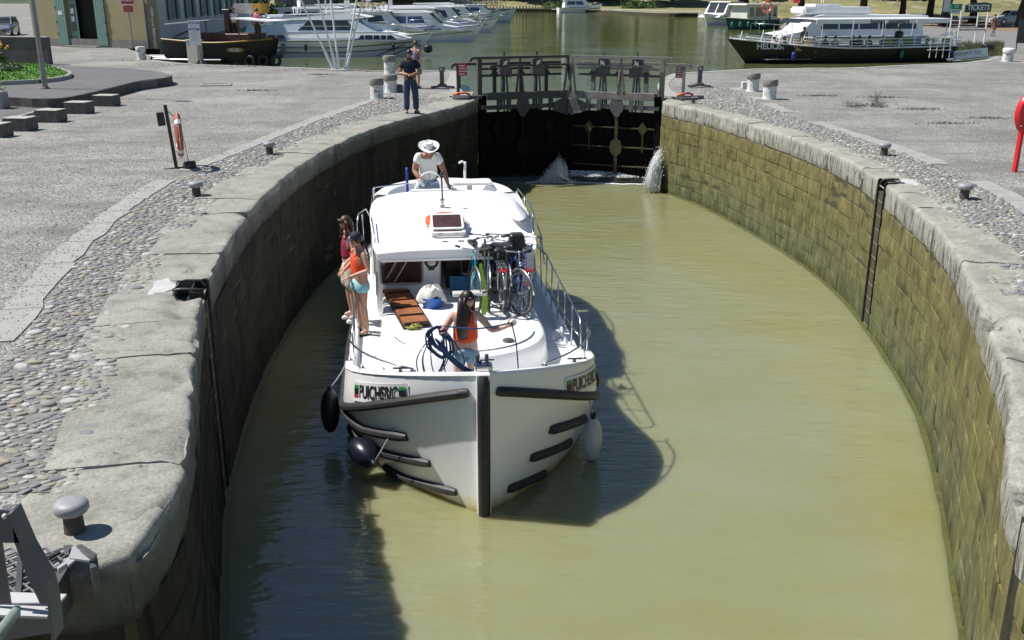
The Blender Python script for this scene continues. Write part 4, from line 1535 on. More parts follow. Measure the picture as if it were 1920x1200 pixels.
# name boards and lettering laid on the bow
def on_hull(me, side, yc, zc, mat, name, out=.012):
    s0 = Path([tuple(hull_pt(side, y, zc)[:2]) for y in (.05, .15, .3, .5, .7, .9, 1.1, 1.3, 1.5, 1.7, 1.9, 2.2, 2.6)], .03)
    sc = s0.near(tuple(hull_pt(side, yc, zc)[:2]))
    for v in me.vertices:
        s = sc + v.co.x * side
        p = s0.at(s)
        t = s0.tan(s)
        n = Vector((t.y * side, -t.x * side, 0))
        zz = zc + v.co.y
        q = hull_pt(side, p.y, zz)
        v.co = Vector((q.x, q.y, zz)) + n * (out + v.co.z)
    me.materials.clear()
    me.materials.append(mat)
    return link_mesh(name, me, boat)
BLK = pm('black_lettering', (.02, .02, .022), .4)
GRN = pm('green_flag_paint', (.02, .30, .07), .4)
def grid_me(w, h, cx=0, cy=0, nx=10, th=.002):
    m = MB()
    for zz in (0, th):
        m.add([(cx - w / 2 + w * i / nx, cy + s * h / 2, zz) for s in (-1, 1) for i in range(nx + 1)], [(i, i + 1, nx + 2 + i, nx + 1 + i) for i in range(nx)])
    o = m.build('tmp', WHITE)
    me = o.data
    bpy.data.objects.remove(o)
    return me
for side, yc, zc in ((-1, .86, 1.32), (1, 1.10, 1.26)):
    tilt = (.10 if side < 0 else -.10)
    def sl(me):
        for v in me.vertices:
            v.co.y += v.co.x * side * (-.24 if side < 0 else -.16)
        return me
    on_hull(sl(grid_me(1.08, .27, 0, 0, 14)), side, yc, zc, pm('name_board_white', (.78, .78, .77), .35), 'name_board', .010)
    me = text_mesh('PUICHERIC', .27, .0015, .004)
    xs = [v.co.x for v in me.vertices]
    k = .74 / (max(xs) - min(xs))
    for v in me.vertices:
        v.co.x *= k
        v.co.y *= .92
    on_hull(sl(me), side, yc, zc, BLK, 'lettering', .016)
    for sx in (-1, 1):
        for j, (mt, cy, hh) in enumerate(((GRN, .055, .035), (BLK, .005, .065), (SIGNR, -.050, .035))):
            on_hull(sl(grid_me(.11, hh * 1.25, sx * .45, cy * 1.25, 4)), side, yc, zc, mt, 'flag_stripe', .014)

# foredeck trunk
m = MB()
def trunk_ring(inset, z, n=26):
    pts = []
    hw = 1.22 - inset
    for k in range(n + 1):
        a = PI * k / n
        x = -hw * math.cos(a)
        y = 3.30 - (1.22 - inset) * max(0, math.sin(a)) ** .85
        pts.append(Vector((x, y, z)))
    pts += [Vector((hw, 5.7, z)), Vector((-hw, 5.7, z))]
    return pts
m.loft([trunk_ring(-.05, .88), trunk_ring(-.02, 1.1), trunk_ring(.0, 1.24), trunk_ring(.02, 1.28), trunk_ring(.06, 1.305), trunk_ring(.5, 1.32)])
m.build('foredeck_trunk', WHITE, boat, smooth=R(30))
m = MB()
m.tube([Vector((p.x, p.y, 1.318)) for p in trunk_ring(.16, 0)[2:-4]], .010, 6)
m.build('deck_rail', CHROME, boat)
m = MB()
m.tube([(-.55, 3.35, 1.33), (-.95, 5.1, 1.33)], .006, 5)
m.build('deck_seam', pm('grey_seam', (.3, .3, .3), .6), boat)
m = MB()
m.lathe([(.085, 0), (.085, .018), (.06, .03), (.02, .032)], (.60, 2.62, 1.315), 16)
m.build('deck_vent', IRON, boat, smooth=SH)

# wheelhouse
FR = [(-1.28, 5.28), (1.28, 5.28)]
zc0, zc1 = 1.28, 2.06
def wp(x, f, out=0):
    """point on the raked windscreen: f 0 bottom .. 1 top"""
    return Vector((x, 5.30 - .34 * f - out, zc0 + (zc1 - zc0) * f))
m = MB()
m.add([wp(-1.32, 0), wp(1.32, 0), wp(1.30, 1), wp(-1.30, 1), (-1.36, 7.9, zc0), (1.36, 7.9, zc0), (1.34, 7.9, 2.2), (-1.34, 7.9, 2.2), (-1.32, 5.30, .88), (1.32, 5.30, .88), (-1.36, 9.6, .88), (1.36, 9.6, .88), (1.34, 9.6, 1.5), (-1.34, 9.6, 1.5)],
      [(4, 0, 3, 7), (1, 5, 6, 2), (8, 9, 1, 0), (8, 0, 4, 10), (1, 9, 11, 5), (4, 7, 6, 5), (10, 4, 13), (5, 11, 12), (13, 4, 5, 12), (10, 13, 12, 11)])
# windscreen frame panel with two real openings
def panel_with_holes(m, outer, holes, place, th):
    loops = [[Vector((x, y, 0)) for x, y in outer]] + [[Vector((x, y, 0)) for x, y in h] for h in holes]
    flat = [p for l in loops for p in l]
    tri = tessellate_polygon(loops)
    a = [place(p.x, p.y, 0) for p in flat]
    b = [place(p.x, p.y, th) for p in flat]
    n = len(flat)
    fs = [tuple(t) for t in tri] + [tuple(n + i for i in t) for t in tri]
    o = 0
    for l in loops:
        k = len(l)
        fs += [(o + i, o + (i + 1) % k, n + o + (i + 1) % k, n + o + i) for i in range(k)]
        o += k
    m.add(a + b, fs)
def rrect(x0, x1, y0, y1, r, n=4):
    out = []
    for cx, cy, a0 in ((x1 - r, y1 - r, 0), (x0 + r, y1 - r, 90), (x0 + r, y0 + r, 180), (x1 - r, y0 + r, 270)):
        out += [(cx + r * math.cos(R(a0 + 90 * i / n)), cy + r * math.sin(R(a0 + 90 * i / n))) for i in range(n + 1)]
    return out
fpl = lambda x, y, t: wp(x, y, t - .004)
panel_with_holes(m, [(-1.32, 0), (1.32, 0), (1.30, 1), (-1.30, 1)], [rrect(-1.22, -.56, .27, .95, .07), rrect(-.24, 1.00, .10, .96, .07)], fpl, .05)
m.build('wheelhouse', WHITE, boat, smooth=R(30))
def frame(par, x0, x1, y0, y1, r, w, t, name='window_frame', mat=WHITE):
    q = MB()
    panel_with_holes(q, rrect(x0 - w, x1 + w, y0 - w, y1 + w, r + w), [rrect(x0, x1, y0, y1, r)], lambda x, y, tt: fpl(x, y, .05 + tt), t)
    return q.build(name, mat, par)
frame(boat, -1.22, -.56, .27, .95, .07, .030, .012, mat=pm('grey_gasket', (.35, .36, .36), .5))
frame(boat, -.24, 1.00, .10, .96, .07, .02, .010, mat=pm('grey_gasket', (.35, .36, .36), .5))
CABG = glass('smoked_windscreen', (.03, .018, .015), .03)
for x0, x1, y0, y1 in ((-1.21, -.57, .28, .94),):
    q = MB()
    q.add([fpl(x0, y0, .02), fpl(x1, y0, .02), fpl(x1, y1, .02), fpl(x0, y1, .02), fpl(x0, y0, .012), fpl(x1, y0, .012), fpl(x1, y1, .012), fpl(x0, y1, .012)], [(0, 1, 2, 3), (7, 6, 5, 4), (0, 4, 5, 1), (1, 5, 6, 2), (2, 6, 7, 3), (3, 7, 4, 0)])
    g = q.build('window_pane', CABG, boat)
    # things seen through it are flat-toned: curtains and brown joinery
    MB().bar(fpl(-1.0, .32, .030), fpl(-.76, .90, .030), .055, .006).build('cream_strut', pm('cream_trim', (.55, .53, .45), .5), g)
    MB().bar(fpl(-1.12, .42, .028), fpl(-.92, .90, .028), .12, .004).build('curtain', pm('grey_curtain', (.30, .31, .28), .8), g)
    MB().prism([(-.60, .2), (-.50, .55), (-.52, .2)], .024, .028, Matrix.Identity(4)).v
    q = MB()
    panel_with_holes(q, [(-.96, .29), (-.60, .29), (-.60, .90), (-.72, .90)], [], fpl, .026)
    q.build('brown_joinery', pm('brown_joinery', (.045, .020, .012), .5), g)
m = MB()
m.tube([fpl(-.86, .93, .075), fpl(-.72, .72, .085), fpl(-.62, .62, .08)], .008, 6)
m.build('windscreen_wiper', BLACKP, boat)
# open hatchway beside it: dark inside, a blue panel leaning out, timber below
q = MB()
q.box((.46, 5.55, 1.66), (1.2, .4, .8))
q.build('dark_interior', pm('dark_interior', (.022, .014, .014), .6), boat)
q = MB()
q.box((.10, 5.10, 1.62), (.02, .03, .62))
q.build('door_post', pm('brown_post', (.06, .035, .03), .5), boat)
q = MB()
q.bar((.0, 5.14, 1.325), (.58, 5.12, 1.325), .26, .02)
q.build('sill_board', pm('brown_board', (.16, .07, .035), .6), boat)
# side windows of the wheelhouse
for sx in (-1, 1):
    for (y0, y1) in ((5.75, 6.45), (6.6, 7.5)):
        q = MB()
        q.box((sx * 1.335, (y0 + y1) / 2, 1.70), (.03, y1 - y0, .45))
        w = q.build('side_window', CHROME, boat, bevel=.01)
        MB().box((sx * 1.352, (y0 + y1) / 2, 1.70), (.012, y1 - y0 - .06, .39)).build('pane', DARKGLASS, w)
    MB().bar((sx * 1.31, 5.22, 1.30), (sx * 1.29, 4.98, 2.05), .035, .05).build('corner_trim', pm('grey_gasket', (.35, .36, .36), .5), boat)
# roof
def roof_ring(y, hw, z, drop, n=12, th=.10):
    top = []
    for k in range(n + 1):
        x = -hw + 2 * hw * k / n
        e = abs(x) / hw
        top.append(Vector((x, y, z - drop * e ** 3.5)))
    bot = [Vector((p.x * .985, y, z - drop - th)) for p in reversed(top)]
    return top + bot
m = MB()
rr_ = [(4.70, 1.22, 2.12, .03), (4.69, 1.27, 2.17, .04), (4.74, 1.30, 2.215, .06), (4.95, 1.335, 2.26, .07), (5.6, 1.36, 2.36, .09), (6.3, 1.40, 2.45, .11), (6.9, 1.41, 2.50, .13), (7.4, 1.38, 2.53, .13), (7.78, 1.30, 2.54, .12)]
m.loft([roof_ring(*r) for r in rr_])
m.build('roof', WHITE, boat, smooth=R(40))
# raised coachroof lines, skylight
m = MB()
sk = thing('skylight_frame_tmp', (0, 0, 0), 0, None, None)
bpy.data.objects.remove(sk)
SKM = Matrix.Translation((-.11, 5.28, 2.345)) @ Matrix.Rotation(R(7), 4, 'X')
q = MB()
def skpl(x, y, t):
    return SKM @ Vector((x, y, t))
panel_with_holes(q, rrect(-.29, .29, -.23, .23, .06), [rrect(-.235, .235, -.175, .175, .03)], skpl, .05)
sf = q.build('skylight_frame', WHITE, boat)
# lid standing open, tinted brown
LM = Matrix.Translation((-.11, 5.16, 2.395)) @ Matrix.Rotation(R(24), 4, 'X')
q = MB()
def lid(x, y, t):
    return LM @ Vector((x, y + .2, t))
panel_with_holes(q, rrect(-.27, .27, -.21, .21, .05), [rrect(-.235, .235, -.175, .175, .03)], lid, .025)
lf = q.build('lid_frame', WHITE, sf)
q = MB()
panel_with_holes(q, rrect(-.235, .235, -.175, .175, .03), [], lid, .018)
q.build('lid_pane', glass('tinted_acrylic', (.055, .026, .022), .08), sf)
m = MB()
for sx in (-1, 1):
    MB().box((-.11 + sx * .13, 4.93, 2.36), (.07, .05, .05)).build('hinge', CHROME, sf)
# horn and lamp mast on the roof, its dark whip above
m = MB()
m.lathe([(.05, 0), (.045, .05), (.03, .06), (.03, .12), (.045, .13), (.045, .16), (.02, .17)], (-.12, 6.55, 2.46), 12)
m.build('mast_foot', CHROME, boat, smooth=SH)
m = MB()
m.tube([(-.12, 6.55, 2.6), (-.125, 6.56, 3.03)], .013, 8)
m.ell((-.125, 6.56, 3.06), (.035, .035, .035), 8, 6)
m.build('mast', NAVY, boat, smooth=SH)
# moulded cowl on the right of the roof and grab rails left
m = MB()
m.loft([[Vector((1.02 + .14 * f, 6.1 + .05 * math.cos(a) - (1 - f) * .0, 2.44 + .22 * (1 - f))) + Vector((math.cos(a) * .10 * (1 + f * .7), math.sin(a) * (.14 + .6 * f), 0)) for a in [2 * PI * k / 14 for k in range(14)]] for f in (0, .3, .6, .85, 1.0)])
m.build('roof_cowl', WHITE, boat, smooth=True)
def grab(pts, r=.012, name='grab_rail', par=boat, mat=CHROME):
    m = MB()
    m.tube(pts, r, 8)
    return m.build(name, mat, par, smooth=True)
for sx in (-1, 1):
    grab([(sx * 1.30, 5.05, 2.22), (sx * 1.30, 5.08, 2.30), (sx * 1.36, 6.0, 2.44), (sx * 1.36, 6.04, 2.36)])
# flybridge: coaming, moulded curved bench, helm, table
m = MB()
rings = []
def bench_ring(w_in, z, cx=.02, cy=8.35, rx=1.42, ry=1.75, n=24):
    return [Vector((cx + (rx - w_in) * math.cos(PI * k / n), cy + (ry - w_in) * math.sin(PI * k / n), z)) for k in range(n + 1)]
for w_in, z in ((-.02, 1.5), (0, 2.1), (.02, 2.32), (.10, 2.38), (.30, 2.36), (.42, 2.22), (.44, 2.05)):
    rings.append(bench_ring(w_in, z))
m.loft(rings, cap=False, closed_ring=False)
rings = []
for w_in, z in ((.44, 2.05), (.85, 2.04), (.88, 1.8)):
    rings.append(bench_ring(w_in, z))
m.loft(rings, cap=False, closed_ring=False)
m.build('curved_bench', WHITE, boat, smooth=R(40))
m = MB()
m.add([(-1.40, 7.4, 2.05), (-1.40, 8.4, 2.05), (1.42, 8.4, 2.05), (1.42, 7.4, 2.05), (-1.4, 7.4, 2.36), (-1.4, 8.4, 2.36), (1.42, 8.4, 2.38), (1.42, 7.4, 2.36)], [(0, 1, 5, 4), (2, 3, 7, 6)])
m.box((0, 8.6, 1.78), (2.7, 2.3, .04))
m.build('flybridge_floor', WHITE, boat)
m = MB().box((1.20, 7.85, 2.27), (.44, .75, .20))
m.build('side_locker', WHITE, boat, bevel=.04, seg=2)
MB().box((-.22, 7.80, 2.36), (.95, .22, .40)).build('helm_console', WHITE, boat, bevel=.04, seg=2)
m = MB()
q = [(-.28 + .23 * math.cos(a), 7.98 - .02 + .06 * math.sin(a), 2.62 + .23 * math.sin(a)) for a in [2 * PI * k / 24 for k in range(24)]]
m.tube(q, .013, 8, closed=True)
wh = m.build('steering_wheel', WHITE, boat, smooth=True)
for k in range(5):
    a = 2 * PI * k / 5 + PI / 2
    MB().tube([(-.28, 7.98, 2.62), (-.28 + .23 * math.cos(a), 7.96 + .06 * math.sin(a), 2.62 + .23 * math.sin(a))], .007, 6).build('spoke', CHROME, wh)
# white helm seat left of the man, blue cushion behind
m = MB()
m.tube([(-.60, 8.0, 2.10), (-.56, 7.92, 2.55), (-.47, 7.92, 2.72), (-.40, 7.95, 2.6)], .035, 8)
m.build('seat_frame', WHITE, boat, smooth=True)
MB().box((-.71, 8.3, 2.62), (.05, .12, .55)).build('blue_cushion', pm('blue_cushion', (.03, .07, .35), .7), boat, bevel=.015)
m = MB()
m.loft([[Vector((x, 9.0 + y, z)) for x, y in ((.20, -.25), (.92, -.30), (1.0, -.22), (.98, .2), (.9, .25), (.22, .22), (.14, .1), (.14, -.15))] for z in (2.44, 2.49)])
m.build('table_top', WHITE, boat, bevel=.012, seg=2)
MB().tube([(.55, 8.98, 1.8), (.55, 8.98, 2.44)], .055, 12).build('table_leg', pm('grey_leg', (.42, .42, .42), .4, .3), boat, smooth=SH)
m = MB()
m.tube([(.52, 9.95, 2.30), (.53, 9.95, 2.72)], .03, 10)
m.tube([(.53, 9.95, 2.70), (.46, 9.95, 2.73), (.40, 9.95, 2.69)], .022, 8)
m.build('shower_post', WHITE, boat, smooth=True)
# rails: stern left and right, rear left gate, bow pulpits, right side
def railset(name, top, posts, r=.014, mid=None, mat=CHROME):
    m = MB()
    m.tube(top, r, 8)
    root = m.build(name, mat, boat, smooth=True)
    for a, b in posts:
        MB().tube([a, b], r * .9, 8).build('stanchion', mat, root, smooth=True)
    if mid:
        MB().tube(mid, r * .6, 6).build('guard_wire', mat, root, smooth=True)
    return root
railset('flybridge_rail', [(-1.36, 7.7, 2.30), (-1.36, 7.72, 2.60), (-1.30, 7.78, 2.63), (-.70, 8.1, 2.63), (-.62, 8.1, 2.58)], [((-1.36, 7.9, 2.3), (-1.33, 7.85, 2.62))])
railset('stern_rail', [(1.40, 8.2, 2.2), (1.44, 8.25, 2.45), (1.56, 7.4, 2.32), (1.62, 6.3, 1.95), (1.62, 5.9, 1.55)], [((1.56, 7.0, 2.22), (1.62, 7.0, 1.0)), ((1.60, 6.3, 1.95), (1.63, 6.3, 1.0)), ((1.50, 7.7, 2.38), (1.55, 7.7, 1.0))])
railset('side_gate_rail', [(-1.62, 6.9, .95), (-1.66, 6.95, 2.1), (-1.62, 7.1, 2.28), (-1.5, 7.4, 2.30), (-1.42, 7.5, 2.1), (-1.42, 7.5, .95)], [((-1.55, 7.2, .95), (-1.56, 7.2, 2.25))])
sb = [(1.63, 5.75, .98), (1.62, 5.1, .98), (1.62, 4.45, .99), (1.62, 3.8, 1.0), (1.62, 3.15, 1.02), (1.63, 2.62, 1.06)]
tp = [Vector((p[0] + .01, p[1], 1.75 - .12 * i / 5)) for i, p in enumerate(sb)]
railset('side_rail', [tuple(tp[0] + Vector((-.30, .10, .55))), tuple(tp[0] + Vector((-.16, .1, .12))), tuple(tp[0] + Vector((0, .06, 0)))] + tp[1:] + [(1.64, 2.50, 1.50), (1.63, 2.44, 1.06)], [(sb[i], tp[i]) for i in range(0, 5)], mid=[tuple(Vector(p) + Vector((0, 0, .30))) for p in sb])
MB().tube([tuple(tp[0] + Vector((-.30, .10, .55))), tuple(tp[0] + Vector((-.12, .1, .1))), tuple(tp[0])], .006, 6).build('guard_wire', BLACKP, boat)
for sx in (1, -1):
    pts = []
    for k in range(9):
        y = .50 + 1.5 * (k / 8)
        p = hull_pt(sx, y, z_bul(y))
        lift = .05 + .30 * min(1, k / 6)
        pts.append((p.x - sx * .06, y + .03, z_bul(y) + lift))
    if sx > 0:
        pts = pts + [(pts[-1][0], pts[-1][1] + .12, pts[-1][2] + .06)]
    rail_ = railset('pulpit_rail', [(pts[0][0], pts[0][1], pts[0][2] - .06)] + pts, [((pts[k][0], pts[k][1], z_bul(pts[k][1])), pts[k]) for k in (4, 8)], r=.013)
    for k in (0, 4, 8):
        MB().box((pts[k][0], pts[k][1], z_bul(pts[k][1]) + .02), (.07, .06, .04)).build('rail_foot', CHROME, rail_, bevel=.006)
# left side low rail and its little rope loops
railset('side_rail', [(-1.60, 2.6, 1.15), (-1.62, 2.65, 1.50), (-1.62, 3.4, 1.55), (-1.62, 4.3, 1.60), (-1.62, 5.6, 1.64)], [((-1.62, y, .98), (-1.62, y, 1.56)) for y in (3.4, 4.35)], r=.014)
# mooring bitts: cleats on the bow, bow roller
for sx, y in ((-1, .62), (1, .95)):
    p = hull_pt(sx, y, z_bul(y))
    r_ = MB().box((p.x - sx * .05, y + .03, z_bul(y) + .03), (.04, .05, .05)).build('cleat', IRON, boat)
    MB().tube([(p.x - sx * .05 - .09, y + .03, z_bul(y) + .06), (p.x - sx * .05 + .09, y + .03, z_bul(y) + .055)], .014, 6).build('cleat_horn', IRON, r_)
for x in (-.05, .06):
    MB().tube([(x, .16, 1.86), (x, .16, 2.04)], .024, 10).build('mooring_bitt', IRON, boat, smooth=SH)
MB().tube([(-.02, .16, 1.97), (.15, .16, 1.97)], .010, 6).build('bitt_pin', IRON, boat)
MB().box((.02, .12, 1.90), (.20, .16, .07)).build('bow_roller', CHROME, boat, bevel=.01)
# spot lamp on the windscreen post
sp = MB()
sp.lathe([(.015, -.03), (.06, -.02), (.085, .02), (.095, .06), (.095, .075)], n=20)
lamp = sp.build('spot_lamp', BLACKP, boat, smooth=SH)
lamp.location = (-.40, 4.93, 1.93)
lamp.rotation_euler = (R(80), 0, 0)
lamp.scale = (1.25, 1.25, 1.25)
q = MB().lathe([(.064, .07), (.062, .080), (.04, .086), (.01, .088)], n=20)
q.build('lens', pm('lamp_glass', (.50, .51, .50), .15, .3), lamp, smooth=True)
MB().box((-.40, 5.04, 1.78), (.10, .06, .07)).build('lamp_bracket', BLACKP, boat, bevel=.01)
# low white table standing on the foredeck before the hatchway
t_ = MB().box((.13, 3.72, 1.72), (.52, .16, .05)).build('folding_stand', pm('grey_white_plastic', (.52, .52, .49), .5), boat, bevel=.008)
MB().tube([(.16, 3.72, 1.31), (.16, 3.72, 1.70)], .022, 8).build('stand_leg', CHROME, t_, smooth=True)
# ---- loose things aboard, each a thing of its own
def bthing(name, x, y, z, rz, label, cat, group=None):
    return thing(name, BW(x, y, z), BRZ + rz, label, cat, group)
# wooden gangplank lying on the foredeck
WOOD = pm('varnished_gangplank', (.30, .115, .045), .5, var=.3, scale=5, bump=.002, bscale=30)
WOODD = pm('dark_batten', (.05, .02, .012), .6)
gp = bthing('gangplank', -.86, 4.35, 1.335, 0.16, 'brown wooden gangplank with cross battens lying on the white foredeck', 'gangplank')
for k in range(5):
    MB().box((0, -.82 + .41 * k, .045), (.38, .375, .03)).build('board', WOOD, gp, bevel=.005)
    MB().box((0, -1.02 + .41 * k, .06), (.38, .035, .045)).build('batten', WOODD, gp)
for sx in (-1, 1):
    MB().box((sx * .20, 0, .02), (.03, 2.06, .04)).build('side_rail', WOODD, gp)
# white cloth heaped on a blue tub
tub = bthing('blue_tub', -.42, 4.40, 1.32, 0, 'blue plastic tub under a white cloth on the foredeck', 'tub')
MB().lathe([(.15, 0), (.19, .16), (.20, .17), (.17, .17), (.14, .03)], n=20).build('bucket', pm('blue_tub_plastic', (.03, .13, .45), .4), tub, smooth=SH)
m = MB()
rings = []
for f, z in ((0, .34), (.35, .335), (.65, .31), (.9, .24), (1.06, .15), (1.1, .10)):
    row = []
    for k in range(22):
        a = 2 * PI * k / 22
        r = .175 * f * (1 + .16 * math.sin(a * 2 + 1) * f + .09 * math.sin(a * 5 + f * 3) * f + .05 * math.sin(a * 9))
        row.append(Vector((r * 1.1 * math.cos(a), r * math.sin(a), z - .045 * math.sin(a * 3 + 2) * f - .02 * math.sin(a * 7) + (.05 if math.sin(a) < -.5 and f > .8 else 0))))
    rings.append(row)
m.loft(rings)
o = m.build('white_cloth', pm('white_cloth', (.72, .71, .66), .9, var=.06, bump=.004, bscale=30), None, smooth=R(50))
o.location = BW(-.42, 4.40, 1.32)
tag(o, 'crumpled white cloth heaped over the blue tub', 'cloth')
# yellow rope ends under the plank's foot
m = MB()
rr = random.Random(3)
for _ in range(3):
    m.tube([(-.75 + rr.uniform(-.14, .14) + .0, 3.28 + rr.uniform(-.05, .05), 1.335 + .008 * j) for j in range(9)], .010, 6)
o = m.build('yellow_rope', pm('yellow_rope', (.42, .40, .12), .8), None, smooth=True)
o.location = BO; o.rotation_euler.z = BRZ
tag(o, 'short tangle of yellowish rope at the foot of the gangplank', 'rope')
# blue folder like panel leaning in the hatchway
o = MB().box((0, 0, .16), (.60, .02, .32)).build('blue_board', pm('blue_picture_panel', (.03, .16, .30), .4, var=.5, scale=3, c2=(.06, .03, .04), fac=.58), None, bevel=.004)
o.location = BW(.20, 4.95, 1.32); o.rotation_euler = (R(-20), 0, BRZ)
tag(o, 'blue panel leaning against the open wheelhouse hatch', 'panel')
# ring buoy lying on the roof behind the skylight
def ring_buoy(name, label, R0=.27, r=.065, mat=ORANGE):
    root = thing(name, (0, 0, 0), 0, label, 'lifebuoy')
    m = MB()
    m.tube([(R0 * math.cos(a), R0 * math.sin(a), 0) for a in [2 * PI * k / 28 for k in range(28)]], r, 10, closed=True)
    m.build('ring', mat, root, smooth=True)
    for k in range(4):
        a = PI / 4 + k * PI / 2
        MB().tube([(R0 * math.cos(a + d), R0 * math.sin(a + d), 0) for d in (-.13, 0, .13)], r * 1.06, 10).build('white_band', pm('band_tape', (.75, .72, .68), .6), root, smooth=SH)
    m = MB()
    pts = []
    for k in range(33):
        a = 2 * PI * k / 32
        rr0 = R0 + r + .02 + .03 * abs(math.sin(2 * a))
        pts.append((rr0 * math.cos(a), rr0 * math.sin(a), 0))
    m.tube(pts, .008, 5)
    m.build('grab_line', pm('pale_line', (.5, .48, .44), .8), root, smooth=True)
    return root
rb = ring_buoy('lifebuoy', 'orange lifebuoy lying on the white roof under the open skylight lid')
rb.location = BW(-.13, 5.62, 2.44); rb.rotation_euler = (R(6), 0, BRZ)
# fenders
def fender(top, bot, r, mat, label, name='fender', rope_to=None):
    a, b = Vector(top), Vector(bot)
    root = thing(name, (a + b) / 2, 0, label, 'fender', 'fenders hanging round the white canal boat')
    c = (a + b) / 2
    m = MB()
    d = b - a
    n = 14
    pts, rs = [], []
    for k in range(n + 1):
        f = k / n
        pts.append(a + d * f - c)
        e = math.sin(PI * min(1, max(0, f * 1.0)))
        rs.append(max(.018, r * e ** .42))
    m.tube(pts, rs, 16)
    m.build('body', mat, root, smooth=True)
    MB().tube([a - c - d.normalized() * .05, a - c + d.normalized() * .03], r * .28, 10).build('eye_end', NAVY, root, smooth=SH)
    if rope_to is not None:
        ln = [a + (Vector(rope_to) - a) * (k / 6) - c + Vector((0, 0, -.03 * math.sin(PI * k / 6))) for k in range(7)]
        MB().tube(ln, .009, 6).build('rope', pm('fender_rope', (.42, .42, .44), .8), root, smooth=True)
    return root
WF = pm('dirty_white_fender', (.60, .61, .59), .45, var=.12, scale=5, c2=(.42, .38, .20), fac=.62)
fender(BW(-1.95, 2.25, .85), BW(-1.98, 2.25, .18), .135, BLACKP, 'long black fender hanging lowest on the shaded left flank of the boat', rope_to=BW(-1.66, 2.3, 1.28))
fender(BW(-1.34, .86, .36), BW(-1.62, 1.34, .44), .17, NAVY, 'round navy fender lying tipped on the left bow bar', rope_to=BW(-.70, .66, 1.62))
fender(BW(1.60, 1.28, .66), BW(1.60, 1.32, -.02), .135, WF, 'dirty white fender on the right bow with yellow stained tip', rope_to=BW(1.42, 1.2, 1.45))
fender(BW(1.84, 2.45, .86), BW(1.84, 2.45, .50), .09, NAVY, 'small black fender tucked behind the white one on the right bow', rope_to=BW(1.66, 2.5, 1.1))
# ================================================================ people
SKIN = pm('skin', (.52, .29, .20), .5, var=.06, scale=8)
SKINP = pm('pale_skin', (.62, .38, .29), .5, var=.06, scale=8)
SKINT = pm('tanned_skin', (.36, .18, .115), .5, var=.06, scale=8)
HAIRD = pm('dark_brown_hair', (.022, .012, .009), .42, var=.5, scale=30, bump=.002, bscale=90)
HAIRB = pm('brown_hair', (.10, .045, .022), .45, var=.4, scale=30, bump=.002, bscale=90)
HAIRG = pm('grey_hair', (.30, .28, .26), .6, var=.3, scale=20)
def skinned(nodes, edges, sub=2, root=0):
    """one continuous surface grown round a stick figure; nodes: (point, radius or (rx, ry))"""
    me = bpy.data.meshes.new('body')
    me.from_pydata([tuple(p) for p, r in nodes], edges, [])
    o = bpy.data.objects.new('body', me)
    COL.objects.link(o)
    mod = o.modifiers.new('Skin', 'SKIN')
    mod.use_smooth_shade = True
    mod.branch_smoothing = .3
    sv = me.skin_vertices[0].data
    for i, (p, r) in enumerate(nodes):
        sv[i].radius = (r[0] * 1.16, r[1] * 1.16) if isinstance(r, tuple) else (r * 1.14, r * 1.14)
        sv[i].use_root = (i == root)
    if sub:
        s = o.modifiers.new('Sub', 'SUBSURF')
        s.levels = sub
        s.render_levels = sub
    dg = bpy.context.evaluated_depsgraph_get()
    out = bpy.data.meshes.new_from_object(o.evaluated_get(dg))
    bpy.data.objects.remove(o)
    vs = [v.co.copy() for v in out.vertices]
    fs = [tuple(p.vertices) for p in out.polygons]
    bpy.data.meshes.remove(out)
    return vs, fs
def V(*a):
    return Vector(a)
def lerp(a, b, t):
    return Vector(a).lerp(Vector(b), t)
def head_geo(mb, c, yaw=0, pitch=0, k=1.0, jaw=1.0):
    """head with brow, nose, mouth, chin and ears; faces -y before turning"""
    M = Matrix.Translation(c) @ Matrix.Rotation(yaw, 4, 'Z') @ Matrix.Rotation(pitch, 4, 'X')
    n, mm = 20, 16
    rings = []
    for i in range(1, mm):
        th = PI * i / mm
        z = -math.cos(th)
        rad = math.sin(th)
        row = []
        for j in range(n):
            a = 2 * PI * j / n
            x, y = math.cos(a) * rad, math.sin(a) * rad
            f = max(0, -math.sin(a))           # frontness
            wx = .074 * (1 - .24 * max(0, -z) ** 1.3 * jaw)
            wy = .092
            px, py, pz = x * wx, y * wy, z * .115
            if f > .2:
                fx = abs(math.cos(a))
                if fx < .45:
                    py -= .020 * math.exp(-((z + .12) / .16) ** 2) * (1 - fx / .45) * rad      # nose
                    py -= .006 * math.exp(-((z + .48) / .10) ** 2) * (1 - fx / .45)            # lips
                    py -= .008 * math.exp(-((z + .80) / .14) ** 2)                             # chin
                if .15 < fx < .65:
                    py += .008 * math.exp(-((z - .10) / .10) ** 2)                             # eye sockets
                py -= .004 * math.exp(-((z - .28) / .10) ** 2)
            if z < -.4 and f < .3:
                py -= .02 * (-z - .4)
            row.append(V(px * k, py * k, pz * k))
        rings.append([M @ p for p in row])
    mb.loft(rings)
    for s in (-1, 1):
        mb.ell((s * .076 * k, .008, -.008), (.010, .020 * k, .030 * k), 8, 6, M)
    return M
